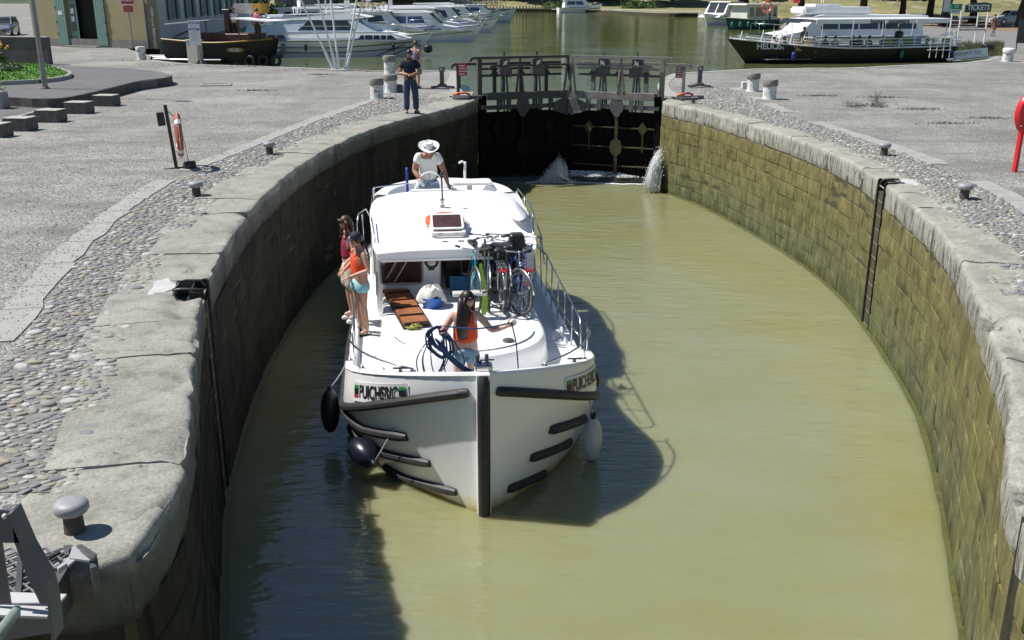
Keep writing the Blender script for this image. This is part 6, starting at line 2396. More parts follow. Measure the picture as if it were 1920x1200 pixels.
MB().loft([[Vector((x * w, y, z)) for x, y in ((-1, -.1), (1, -.1), (1, .1), (-1, .1))] for w, z in ((.13, 0), (.15, .25), (.11, .48))]).build('seat_shell', BLACKP, bag, bevel=.03)
o = MB().loft([[Vector((x * w + .02 * math.sin(f * 3), y * .012, z)) for x, y in ((-1, -1), (1, -1), (1, 1), (-1, 1))] for f, z, w in ((0, 0, .03), (.15, .12, .055), (.5, .35, .06), (.75, .55, .045), (1, .80, .018))]).build('lime_board', pm('lime_green_paint', (.30, .52, .04), .5, var=.15), None, smooth=SH)
o.location = BW(.36, 3.85, 1.33); o.rotation_euler = (R(-6), R(-3), BRZ)
tag(o, 'lime green blade shaped board standing among the bicycles', 'paddle')
o = MB().tube([(0, 0, 0), (.02, .25, 1.12)], .018, 8).build('boat_pole', pm('olive_pole', (.12, .11, .045), .6), None, smooth=SH)
o.location = BW(.40, 4.0, 1.32); o.rotation_euler.z = BRZ
tag(o, 'thin olive pole standing among the bicycles', 'pole')

# ================================================================ quay furniture
def mushroom(px, py, k, label):
    c = G(px, py)
    root = thing('mooring_post', (c.x, c.y, .005), 0, label, 'mooring post', 'small iron mushroom mooring posts along the lock edge')
    dk = pm('rusty_post', (.075, .06, .05), .7, .2, var=.4, scale=14, c2=(.16, .12, .09), fac=.6)
    MB().lathe([(.068 * k, 0), (.064 * k, .02), (.060 * k, .15 * k)], n=20).build('stem', dk, root, smooth=SH)
    m = MB()
    m.lathe([(.06 * k, .135 * k), (.095 * k, .145 * k), (.108 * k, .165 * k), (.108 * k, .19 * k), (.098 * k, .212 * k), (.07 * k, .224 * k), (.03 * k, .228 * k)], n=24)
    m.build('cap', pm('worn_grey_cap', (.30, .30, .315), .55, .1, var=.15, scale=14, c2=(.10, .10, .11), fac=.64), root, smooth=R(60))
mushroom(141, 998, 1.0, 'large grey capped mooring post on the near left corner slab')
mushroom(369, 369, 1.15, 'small iron mooring post on the cobbles beside the lifebuoy stand')
mushroom(506, 290, 1.2, 'small iron mooring post on the left cobbles farthest from the camera')
mushroom(1657, 292, 1.2, 'small iron mooring post on the right quay, the farther of two')
mushroom(1807, 374, 1.2, 'small iron mooring post on the right quay, the nearer of two')
PEEL = pm('peeling_white_paint', (.68, .68, .66), .8, var=.06, scale=6, c2=(.13, .12, .10), fac=.53, bump=.006, bscale=20)
PEELC = pm('dirty_stone_cap', (.22, .21, .18), .9, var=.3, scale=10, c2=(.55, .54, .52), fac=.60, bump=.01, bscale=25)
def stone_post(px, py, w, h, label, tall=False, cap=True, lean=0):
    c = G(px, py)
    s = 1850 / (c.y * _C + CAM_H * _S)
    r = w / s / 2
    H_ = h / s
    root = thing('stone_bollard', (c.x, c.y, 0), rnd.uniform(0, 3), label, 'bollard', 'white painted stone mooring bollards')
    root.rotation_euler.x = lean
    m = MB()
    n = 22
    prof = [(1.02, 0), (.98, .04), (.95, .25), (.94, .5), (.95, .66)]
    rings = []
    for q, z in prof:
        rings.append([Vector((math.cos(2 * PI * k / n), math.sin(2 * PI * k / n), 0)) * r * q * (1 + .03 * noise.noise(Vector((k, z * 5, px)))) + Vector((0, 0, z * H_)) for k in range(n)])
    m.loft(rings)
    m.build('shaft', PEEL, root, smooth=R(50))
    m = MB()
    rings = []
    for q, z in ((.96, .655), (1.06, .67), (1.10, .74), (1.08, .93), (1.0, .985), (.7, 1.0), (.2, 1.0)):
        rings.append([Vector((math.cos(2 * PI * k / n), math.sin(2 * PI * k / n), 0)) * r * q * (1 + .05 * noise.noise(Vector((k * .8, z * 7, px)))) + Vector((0, 0, z * H_)) for k in range(n)])
    m.loft(rings)
    m.build('cap', PEELC if cap else PEEL, root, smooth=R(50))
stone_post(707, 185, 25, 38, 'flaking white stone bollard nearest the lock of the three on the left')
stone_post(733, 173, 24, 33, 'white stone bollard with an iron foot right behind the nearest left one')
stone_post(731, 139, 22, 34, 'white stone bollard by the basin edge behind the man in navy')
stone_post(266, 112, 17, 24, 'squat white bollard by the moored dark barge', cap=False)
stone_post(1442, 186, 26, 37, 'white stone bollard with dark cap on the right quay, the nearer of two')
stone_post(1411, 171, 23, 34, 'white stone bollard with dark cap on the right quay, the farther of two')
stone_post(1888, 115, 20, 24, 'leaning white bollard by the gangway of the passenger boat', cap=False, lean=.10)
o = MB().lathe([(.15, 0), (.14, .22), (.09, .25)], n=16).build('iron_stub', IRON, None, smooth=SH)
c = G(748, 172); o.location = (c.x, c.y, 0)
tag(o, 'short dark iron stub beside the middle left bollard', 'bollard')
o = MB().box((0, 0, .12), (.22, .2, .24)).build('marker_block', PEEL, None, bevel=.02)
c = G(1396, 166); o.location = (c.x, c.y, 0)
tag(o, 'small white block at the foot of the farther right bollard', 'block')
# stone block seats
for i, (px, py, rz) in enumerate(((-8, 262, .3), (40, 250, .28), (97, 234, .26), (150, 218, .24), (201, 204, .22))):
    c = G(px, py - 6)
    root = thing('concrete_block', (c.x, c.y, 0), -.12, ['concrete block seat cut by the left edge of the photo', 'second concrete block seat from the left edge', 'middle block of the row of concrete seats', 'fourth concrete block seat, second from the kerb corner', 'last concrete block seat at the right end of the row'][i], 'block seat', 'low concrete block seats in a row')
    m = MB()
    m.box((0, 0, .155), (.66, .50, .31))
    ob = m.build('block', pm('shade_tone_concrete', (.115, .11, .095), .9, var=.35, scale=6, bump=.01, c2=(.24, .23, .2), fac=.62), root, bevel=.02, seg=2)  # shaded sides painted in as a dark concrete tone
    MB().box((0, 0, .318), (.645, .485, .02)).build('top_face', pm('sun_tone_top', (.40, .39, .36), .9, var=.2, scale=8), root, bevel=.008)  # sunlight on the top put in as a paler colour
# lifebuoy stand
c = G(331, 316)
root = thing('lifebuoy_stand', (c.x, c.y, 0), .3, 'leaning dark post with box carrying a faded orange lifebuoy', 'stand')
root.rotation_euler.y = R(-4)
RW = pm('rust_black_post', (.05, .04, .035), .7, .2, var=.4)
MB().box((0, 0, .62), (.065, .065, 1.24)).build('post', RW, root, bevel=.006)
MB().box((-.12, 0, .98), (.14, .07, .26)).build('box', RW, root, bevel=.008)
MB().box((.26, -.10, .045), (.24, .18, .16)).build('counterweight', BLACKR, root, bevel=.03)
MB().tube([(.02, 0, 1.12), (.14, 0, .98), (.22, 0, .7), (.24, 0, .3), (.25, -.08, .1)], .010, 6).build('cord', pm('fender_rope', (.4, .4, .4)), root, smooth=True)
MB().bar((-.25, 0, .012), (.25, 0, .012), .06, .02).build('foot', RW, root)
rb = ring_buoy('lifebuoy', 'faded orange lifebuoy hanging edge on from the leaning post', .36, .062, pm('faded_orange', (.36, .085, .045), .7, var=.2, c2=(.22, .12, .09), fac=.58))
rb.location = (c.x + .12, c.y - .02, .66); rb.rotation_euler = (R(90), 0, R(-70))
# red lifebuoy case cut by the right edge
c = G(1921, 322)
root = thing('lifebuoy_post', (c.x - .16, c.y, 0), .2, 'bright red lifebuoy case on a red post at the right edge', 'lifebuoy case')
RB = pm('glossy_red_plastic', (.62, .02, .025), .3, var=.06)
MB().bar((-.04, 0, 0), (-.02, 0, 1.55), .09, .06).build('post', RB, root)
MB().loft([[Vector((x * k * .40 + .10, -.05 - .10 * d, 1.12 + z * k * .40)) for x, z in [(math.cos(2 * PI * q / 24) * (1 if abs(math.cos(2 * PI * q / 24)) < .8 else .95), math.sin(2 * PI * q / 24) * 1.05) for q in range(24)]] for k, d in ((1, 0), (1, .6), (.92, 1), (.86, 1.0), (.80, .55), (.48, .55), (.42, .95), (.2, 1))]).build('case', RB, root, smooth=R(50))
for x, z in ((-.18, 1.34), (-.18, .9)):
    MB().tube([(x, -.17, z), (x, -.14, z)], .012, 8).build('bolt', pm('pale_rivet', (.6, .6, .62)), root)
# dead branch
c = G(1634, 200)
m = MB()
rr = random.Random(2)
def twig(p, d, L, r, lv):
    q = [p]
    for _ in range(4):
        d = (d + V(rr.gauss(0, .25), rr.gauss(0, .25), rr.gauss(-.02, .16))).normalized()
        p = p + d * L / 4
        p.z = max(p.z, .01)
        q.append(p)
    m.tube(q, [r, r * .8, r * .7, r * .5, r * .3], 5)
    if lv:
        for k in (1, 2, 3, 4):
            for _ in range(2):
                twig(q[k], (d + V(rr.gauss(0, .8), rr.gauss(0, .8), abs(rr.gauss(0, .5)))).normalized(), L * .5, r * .5, lv - 1)
for _ in range(5):
    twig(V(c.x + rr.gauss(0, .1), c.y + rr.gauss(0, .1), .03), V(rr.choice((-1, 1)) * rr.uniform(.5, 1), rr.uniform(-.5, .5), .25).normalized(), rr.uniform(.35, .7), .014, 2)
for _ in range(60):
    p = V(c.x + rr.gauss(0, .22), c.y + rr.gauss(0, .15), abs(rr.gauss(.05, .08)))
    m.add([p + V(rr.gauss(0, .03), rr.gauss(0, .03), rr.gauss(0, .02)) for _ in range(3)], [(0, 1, 2)])
tag(m.build('dead_branch', pm('dry_twigs', (.16, .14, .11), .9, var=.4), None, fixn=False), 'dead leafy branch lying on the right gravel quay', 'branch', kind='stuff')
# info sign stand, service box, lamp post
c = G(378, 121)
root = thing('info_sign', (c.x, c.y, 0), -.1, 'white notice board with blue bands on a post beside the cream service box', 'sign')
MB().tube([(0, 0, 0), (-.10, 0, 1.0)], .045, 10).build('post', pm('grey_post', (.33, .34, .35), .5, .3), root, smooth=SH)
m = MB()
for s in (-1, 1):
    m.add([(s * .04, 0, .32), (s * .30, 0, 0), (s * .04, 0, 0), (s * .04, .02, .32), (s * .30, .02, 0), (s * .04, .02, 0)], [(0, 1, 2), (3, 5, 4), (0, 3, 4, 1), (1, 4, 5, 2)])
m.build('foot_gusset', GSTEEL, root)
pb = MB().box((-.18, -.04, 1.45), (.56, .03, 1.12)).build('panel', SIGNW, root, bevel=.006)
BLU = pm('sign_blue', (.02, .09, .33), .5)
for z, h in ((1.93, .10), (1.62, .09)):
    MB().box((-.18, -.060, z), (.50, .006, h)).build('blue_band', BLU, pb)
    text('NOTICE' if z > 1.9 else 'HORAIRES', .075, SIGNW, pb, (-.18, -.066, z), (PI / 2, 0, 0)) if False else None
m = MB()
rr = random.Random(6)
for k in range(15):
    z = 1.83 - k * .050
    if 1.57 < z < 1.68:
        continue
    w = rr.uniform(.25, .44)
    m.box((-.18, -.058, z), (w, .003, .016))
tag(m.build('print_lines', pm('grey_print', (.45, .46, .48), .6), pb), kind='stuff')
for z in (1.93, 1.62):
    m = MB()
    x = -.36
    while x < -.02:
        w = rr.uniform(.02, .045)
        m.box((x + w / 2, -.065, z), (w, .003, .045))
        x += w + .012
    tag(m.build('print_line', SIGNW, pb), kind='stuff')
c = G(364, 119)
root = thing('service_box', (c.x + .12, c.y - .1, 0), -.32, 'cream electrical service box by the notice board', 'cabinet')
MB().box((0, 0, .54), (.62, .42, 1.08)).build('casing', pm('cream_casing', (.46, .45, .38), .6, var=.08, c2=(.33, .32, .27), fac=.66), root, bevel=.02)
MB().box((0, 0, 1.10), (.68, .48, .05)).build('lid', pm('cream_casing'), root, bevel=.01)
MB().box((.315, -.02, .58), (.012, .30, .8)).build('door', pm('cream_casing'), root, bevel=.004)
MB().box((.325, .0, .40), (.02, .10, .05)).build('lock', BLACKP, root)
c = G(85, 166, .30)
root = thing('lamp_post', (c.x, c.y, .30), 0, 'slim grey pole standing on the paved terrace beside the lawn', 'pole')
MB().tube([(0, 0, 0), (0, 0, 5.2)], [.085, .055], 14).build('pole', pm('galvanised_pole', (.25, .26, .28), .4, .6, var=.15), root, smooth=SH)
MB().lathe([(.14, 0), (.14, .02), (.09, .05)], n=14).build('base_collar', GSTEEL, root)
MB().tube([(0, 0, 5.15), (.3, -.2, 5.35), (.75, -.45, 5.4)], .03, 8).build('arm', GSTEEL, root, smooth=True)
MB().ell((.9, -.55, 5.37), (.3, .16, .08), 12, 6).build('lamp_head', GSTEEL, root, smooth=True)
# concrete planter cut by the left edge
c = G(0, 203, .05)
root = thing('planter', (c.x - .05, c.y, .05), 0, 'square pale concrete planter at the left edge', 'planter')
MB().box((0, 0, .24), (.52, .5, .48), tap=.92).build('tub', KERB, root, bevel=.02)
m = MB()
rr = random.Random(1)
for _ in range(160):
    p = V(rr.gauss(0, .12), rr.gauss(0, .12), .5 + abs(rr.gauss(0, .10)))
    m.add([p + V(rr.gauss(0, .035), rr.gauss(0, .035), rr.gauss(0, .025)) for _ in range(3)], [(0, 1, 2)])
m.build('leaves', pm('leaf_green', (.05, .13, .02), .6), root, fixn=False)
# white pole sculpture
c = G(638, 132)
root = thing('pole_sculpture', (c.x, c.y, 0), 0, 'fan of slender white poles rising from a white base by the basin edge', 'sculpture')
WP = pm('white_pole_paint', (.78, .78, .76), .4, var=.04)
MB().box((0, 0, .03), (.75, .4, .06)).build('base_plate', WP, root, bevel=.01)
for k, (bx, tx, ty) in enumerate(((-.30, -1.95, .1), (-.18, -.95, -.2), (-.05, -.36, .3), (.20, 1.10, -.1), (.28, 1.35, .35))):
    a = V(bx, -.05 + .1 * (k % 2), .05)
    b2 = V(tx, ty, 3.9)
    d = (b2 - a)
    b2 = a + d * 1.35
    MB().tube([a, b2], [.045, .032], 10).build('pole', WP, root, smooth=SH)
    MB().tube([a, a + d * .18], .062, 10).build('sleeve', WP, root, smooth=SH)
MB().tube([(-.30, 0, .52), (.30, 0, .52)], .03, 8).build('tie_bar', WP, root, smooth=SH)
# ================================================================ left buildings, wall, cars, flowers
REN = pm('ochre_render', (.36, .30, .17), .9, var=.12, scale=.6, bump=.006, bscale=8, world_co=True, c2=(.28, .25, .18), fac=.60)
REN2 = pm('pale_grey_render', (.60, .58, .56), .9, var=.08, scale=.8, world_co=True)
QUO = pm('grey_quoin_stone', (.22, .21, .19), .9, var=.2, scale=3, world_co=True)
SHUT = pm('sage_green_shutter', (.17, .29, .24), .7, var=.1, scale=5)
bc = Vector((-21.6, 62.3, 0))
f0, f1 = Vector((-30.9, 66.3, 0)), bc
fd = (f1 - f0).normalized()
bld = thing('canal_building', f0, math.atan2(fd.y, fd.x), 'ochre rendered building with sage green door shutters and a red sign', 'building')
FL = (f1 - f0).length
def wallpanel(root, L, H_, holes, mat, th=.35, name='wall'):
    m = MB()
    panel_with_holes(m, [(0, 0), (L, 0), (L, H_), (0, H_)], holes, lambda x, y, t: Vector((x, t, y)), th)
    return m.build(name, mat, root)
def px_along(px):
    return (G(px, 85).x - f0.x) / fd.x if False else FL * (px - 88) / 212.
d0, d1 = px_along(152), px_along(202)
wallpanel(bld, FL, 7.5, [[(d0, .08), (d1, .08), (d1, 2.9), (d0, 2.9)]], REN)
m = MB(); m.box(((d0 + d1) / 2, .5, 1.5), (d1 - d0, .1, 3.0))
m.build('dark_hall', pm('dark_hall', (.012, .011, .010), .9), bld)
MB().box(((d0 + d1) / 2, -.15, .04), (d1 - d0 + .5, .7, .08)).build('door_step', QUO, bld, bevel=.01)
dl = MB().box((d0 + .42, .14, 1.45), (.68, .05, 2.75)).build('door_leaf', SHUT, bld, bevel=.005)
MB().box((d0 + .42, .10, 1.75), (.36, .02, 1.6)).build('door_glass', DARKGLASS, dl)
for z in (1.7, 2.15):
    MB().box((d0 + .42, .085, z), (.26, .01, .32)).build('paper', SIGNW, dl)
for s, x in ((-1, d0 - .42), (1, d1 + .45)):
    sh = MB().box((x, -.06, 1.55), (.80, .05, 2.95)).build('shutter', SHUT, bld, bevel=.006)
    for k in range(4):
        MB().box((x + (k - 1.5) * .2, -.088, 1.55), (.18, .012, 2.85)).build('board', SHUT, sh, bevel=.003)
    for z in (.8, 1.5, 2.4):
        MB().box((x + s * .38, -.10, z), (.10, .03, .10)).build('hinge', IRON, sh)
    if s < 0:
        MB().box((x - .0, -.10, 2.05), (.34, .01, .24)).build('paper', SIGNW, sh)
for k in range(12):
    MB().box((FL - .2, -.012, .32 + k * .62), (.46 if k % 2 else .30, .06, .56)).build('quoin', QUO, bld, bevel=.02)
MB().box((FL - .62, -.10, 3.5), (.11, .11, 7.0)).build('downpipe', pm('grey_pipe', (.25, .26, .28), .5), bld, bevel=.03)
MB().box((FL / 2, -.01, .25), (FL, .04, .5)).build('damp_plinth', QUO, bld)
mm = MB(); mm.add([(-.3, -.45, 7.4), (FL + .4, -.45, 7.4), (FL + .4, 5, 9.4), (-.3, 5, 9.4), (-.3, -.45, 7.52), (FL + .4, -.45, 7.52), (FL + .4, 5, 9.52), (-.3, 5, 9.52)], [(0, 1, 2, 3), (4, 5, 6, 7), (0, 4, 5, 1), (1, 5, 6, 2), (3, 2, 6, 7)])
mm.build('roof', pm('clay_roof', (.30, .13, .07), .9, var=.25), bld)
# red no bathing sign on its post against the wall
sx_ = px_along(265)
sg_ = thing('bathing_sign', f0 + fd * sx_ + Vector((-.1, -.35, 0)), math.atan2(fd.y, fd.x) * .4, 'red and white sign reading BAIGNADE INTERDITE on a pole by the ochre wall', 'sign')
MB().tube([(0, .04, 0), (0, .04, 4.2)], .04, 8).build('post', pm('grey_post'), sg_, smooth=SH)
pn = MB().box((0, 0, 3.15), (.92, .03, 1.15)).build('panel', SIGNW, sg_, bevel=.02)
MB().box((0, -.02, 3.15), (.84, .012, 1.06)).build('red_field', SIGNR, pn)
text('BAIGNADE', .155, SIGNW, pn, (0, -.03, 3.10), (PI / 2, 0, 0), bold=.004)
text('INTERDITE', .155, SIGNW, pn, (0, -.03, 2.82), (PI / 2, 0, 0), bold=.004)
p2 = MB().box((0, 0, 2.33), (.62, .03, .36)).build('lower_panel', SIGNR, sg_, bevel=.01)
m = MB()
for k in range(3):
    m.box((0, -.02, 2.42 - k * .09), (.45 - .06 * k, .004, .022))
tag(m.build('print_lines', pm('pinkish_print', (.55, .25, .26), .6), p2), kind='stuff')
# side wing with tall windows, receding along the water
w1 = Vector((-21.5, 62.5, 0))
w2_ = Vector((-23.4, 92, 0))
wd_ = (w2_ - w1).normalized()
wing = thing('canal_building', w1, math.atan2(wd_.y, wd_.x), 'long grey rendered wing with tall shuttered windows above the moored barge', 'building')
WLn = (w2_ - w1).length
wins = [3.0 + 4.4 * k for k in range(6)]
panel_h = []
for x in wins:
    panel_h.append([(x, 1.7), (x + 1.3, 1.7), (x + 1.3, 4.8), (x, 4.8)])
wallpanel(wing, WLn, 7.5, panel_h, REN2)
for x in wins:
    wf = MB().box((x + .65, .18, 3.25), (1.3, .06, 3.1)).build('window', pm('dim_window_wood', (.10, .10, .11), .6), wing)
    for k in (-1, 1):
        for j in range(3):
            MB().box((x + .65 + k * .31, .14, 2.2 + j * 1.0), (.52, .02, .88)).build('pane', DARKGLASS, wf)
    for s, xx in ((-1, x - .36), (1, x + 1.66)):
        MB().box((xx, -.14, 3.25), (.66, .06, 3.2)).build('shutter', SHUT, wing, bevel=.006).rotation_euler.z = 0
m = MB().box((WLn / 2, -.02, -.4), (WLn, .10, 1.6))
m.build('stone_base', QUO, wing)
mm = MB(); mm.add([(-.3, -.45, 7.4), (WLn + .4, -.45, 7.4), (WLn + .4, 5, 9.4), (-.3, 5, 9.4), (-.3, -.45, 7.52), (WLn + .4, -.45, 7.52), (WLn + .4, 5, 9.52), (-.3, 5, 9.52)], [(0, 1, 2, 3), (4, 5, 6, 7), (0, 4, 5, 1), (1, 5, 6, 2), (3, 2, 6, 7)])
mm.build('roof', MATS['clay_roof'], wing)
# farther row of houses behind the boats
for k, (x, y, L, H_, c_, lab) in enumerate(((-24, 106, 13, 6, (.20, .18, .17), 'grey brown house behind the rental boats'), (-24.5, 122, 14, 7, (.30, .28, .27), 'pale house with tall openings behind the rental boats'), (-27, 142, 16, 6, (.16, .15, .14), 'dim long house beyond the rental boats'))):
    hs = thing('house', (x, y, 0), R(93), lab, 'house')
    n = int(L / 2.6)
    wallpanel(hs, L, H_, [[(1.0 + 2.6 * j, .2), (2.0 + 2.6 * j, .2), (2.0 + 2.6 * j, 2.9), (1.0 + 2.6 * j, 2.9)] for j in range(n - 1)], pm('house_wall_%d' % k, c_, .9, var=.15, scale=1), .3)
    for j in range(n - 1):
        MB().box((1.5 + 2.6 * j, .2, 1.55), (1.0, .05, 2.7)).build('shutter', pm('grey_slat_shutter', (.30, .31, .32), .7), hs)
    mm = MB(); mm.add([(-.3, -.4, H_), (L + .3, -.4, H_), (L + .3, 4, H_ + 2), (-.3, 4, H_ + 2)], [(0, 1, 2, 3)])
    mm.build('roof', MATS['clay_roof'], hs)
# concrete wall by the lawn
a, b2 = G(-140, 118), G(93, 121.5)
wl_ = thing('garden_wall', a, math.atan2(b2.y - a.y, b2.x - a.x), 'dark board marked concrete wall behind the lawn', 'wall')
LL = (b2 - a).length
m = MB().box((LL / 2, .15, .62), (LL, .30, 1.24))
m.build('wall_body', pm('dark_wall_concrete', (.10, .095, .085), .9, var=.35, scale=1.2, bump=.01, c2=(.17, .16, .14), fac=.6), wl_, bevel=.015)
MB().box((LL / 2, .15, 1.265), (LL + .04, .36, .05)).build('capping', KERB, wl_, bevel=.008)
# leaf clumps: plants
def leafball(m, c, r, n, s, rr, flat=1.0):
    for _ in range(n):
        d = V(rr.gauss(0, 1), rr.gauss(0, 1), rr.gauss(0, 1)).normalized() * (rr.random() ** .45)
        p = c + V(d.x * r[0], d.y * r[1], d.z * r[2])
        a, b = V(rr.gauss(0, 1), rr.gauss(0, 1), rr.gauss(0, .6)).normalized() * s, V(rr.gauss(0, 1), rr.gauss(0, 1), rr.gauss(0, .6)).normalized() * s * .6
        m.add([p - a, p + b, p + a, p - b], [(0, 1, 2, 3)])
LEAFM = [pm('leaf_mid', (.055, .11, .022), .6, var=.2), pm('leaf_light', (.10, .18, .03), .6, var=.2), pm('leaf_dark', (.03, .065, .015), .6, var=.2)]
rr = random.Random(31)
for (px, py, r, h, n, mt, lab, fl) in ((6, 128, .28, .95, 260, 0, 'orange yellow flowering plant at the left edge of the lawn', (.85, .42, .01)), (16, 133, .6, .30, 420, 1, 'grey green cushion plant at the back of the lawn', None), (-10, 147, .25, .3, 160, 1, 'small white flowered plant at the lawn edge', (.8, .8, .78))):
    c = G(px, py, .41)
    root = thing('flower_plant', c, 0, lab, 'plant')
    m = MB()
    leafball(m, V(0, 0, h * .5), (r, r, h * .5), n, .06, rr)
    m.build('leaves', [pm('greyish_leaf', (.13, .16, .09), .8), LEAFM[0]][0 if not fl or mt else 1], root, fixn=False)
    MB().tube([(0, 0, 0), (.03, 0, h * .6)], .02, 5).build('stem', LEAFM[2], root)
    if fl:
        for _ in range(9):
            p = V(rr.gauss(.1, r * .5), rr.gauss(-.1, r * .4), h * rr.uniform(.8, 1.1))
            MB().ell(tuple(p), (.06, .06, .05), 7, 5).build('flower', pm('petal_%d' % int(fl[0] * 100 + fl[2] * 10), fl, .6), root, smooth=True)

# ================================================================ cars
def car(loc, rz, label, paint, hatch=True, group=None, estate=False):
    root = thing('parked_car', loc, rz, label, 'car', group)
    W_, L_ = .86, 4.1
    low = [(-2.05, .28), (-2.02, .62), (-1.96, .86), (-1.2, .93), (.85, .90), (1.72, .74), (2.02, .58), (2.06, .30)]
    m = MB()
    def sect(x):
        for (a, b), (c, d) in zip(low, low[1:]):
            if a <= x <= c:
                return b + (d - b) * (x - a) / (c - a)
        return low[-1][1]
    rings = []
    for x in (-2.06, -2.0, -1.85, -1.4, -.8, 0, .6, 1.1, 1.5, 1.8, 1.98, 2.05):
        w = W_ * (1 - .16 * (abs(x) / 2.06) ** 5)
        t = max(.45, sect(x))
        rings.append([Vector((x, -w * .97, .22)), Vector((x, -w, .45)), Vector((x, -w * .97, t * .88)), Vector((x, -w * .86, t)), Vector((x, w * .86, t)), Vector((x, w * .97, t * .88)), Vector((x, w, .45)), Vector((x, w * .97, .22))])
    m.loft(rings)
    pt = paint
    m.build('body', pt, root, smooth=R(40))
    tail = -1.95 if hatch else -1.3
    roof = [(tail, .88), (tail + .25, 1.36), (tail + .5, 1.43), (.15, 1.44), (.35, 1.38), (1.02, .90)]
    m = MB()
    rings = []
    for x, z in roof:
        f = (z - .88) / .56
        rings.append([Vector((x, -(.80 - .16 * f), z)), Vector((x, (.80 - .16 * f), z))])
    lo = [[Vector((x, -.80, .86)), Vector((x, .80, .86))] for x, z in roof]
    vs = [p for r in rings for p in r] + [p for r in lo for p in r]
    n = len(roof)
    fs = []
    for i in range(n - 1):
        fs.append((2 * i, 2 * i + 1, 2 * i + 3, 2 * i + 2))
        fs.append((2 * i, 2 * i + 2, 2 * n + 2 * i + 2, 2 * n + 2 * i))
        fs.append((2 * i + 1, 2 * n + 2 * i + 1, 2 * n + 2 * i + 3, 2 * i + 3))
    m.add(vs, fs)
    m.build('cabin', pt, root, smooth=R(30))
    def quad(name, pts, mat, par=root):
        q = MB()
        q.add(pts, [(0, 1, 2, 3)])
        return q.build(name, mat, par, fixn=False)
    e = .012
    quad('windscreen', [(.98, -.68, .92 + e), (.98, .68, .92 + e), (.40, .58, 1.38 + e), (.40, -.58, 1.38 + e)], DARKGLASS)
    quad('rear_window', [(tail + .03 - e, .66, .95), (tail + .03 - e, -.66, .95), (tail + .22 - e, -.58, 1.33), (tail + .22 - e, .58, 1.33)], DARKGLASS)
    for s in (-1, 1):
        for x0, x1, x2, x3 in ((tail + .25, -.55, -.55, tail + .45), (-.47, .82, .34, -.47)):
            q = [(x0, s * .800, .93), (x1, s * .800, .93), (x2, s * (.668), 1.34), (x3, s * .668, 1.34)]
            quad('side_window', [(a, b + s * e, c) for a, b, c in q], DARKGLASS)
        MB().box((.72, s * .93, .96), (.10, .16, .12)).build('mirror', pt, root, bevel=.02)
        MB().box((1.93, s * .60, .62), (.16, .34, .14)).build('headlight', pm('headlight_glass', (.6, .62, .64), .15, .3), root, bevel=.03)
        MB().box((-2.0, s * .66, .74), (.10, .20, .24)).build('tail_light', SIGNR, root, bevel=.03)
        for x in (-1.30, 1.28):
            T = Matrix.Translation((x, s * .78, .31)) @ Matrix.Rotation(PI / 2, 4, 'X')
            wq = MB().lathe([(.20, -.09), (.31, -.09), (.32, 0), (.31, .09), (.20, .09)], n=18, M=T).build('wheel', BLACKR, root, smooth=SH)
            MB().lathe([(.19, -.10), (.19, .10)], n=14, M=T).build('hubcap', SPK, wq)
    MB().box((2.04, 0, .42), (.06, 1.0, .16)).build('grille', BLACKP, root, bevel=.01)
    return root
PB_ = pm('car_blue', (.03, .07, .13), .25, .3, coat=.6)
PS_ = pm('car_silver', (.36, .37, .40), .25, .5, coat=.6)
PW_ = pm('car_white', (.62, .62, .62), .25, 0, coat=.6)
PD_ = pm('car_dark', (.025, .025, .03), .25, .3, coat=.6)
c = G(-6, 104)
car((c.x - .3, c.y, 0), R(8), 'blue hatchback parked behind the dark concrete wall', PB_)
c = G(10, 66)
car((c.x, c.y, 0), R(-75), 'silver car facing the camera behind the blue hatchback', PS_)
c = G(1893, 46)
car((c.x, c.y, .02), R(188), 'white van like car parked beyond the ticket stand', PW_)
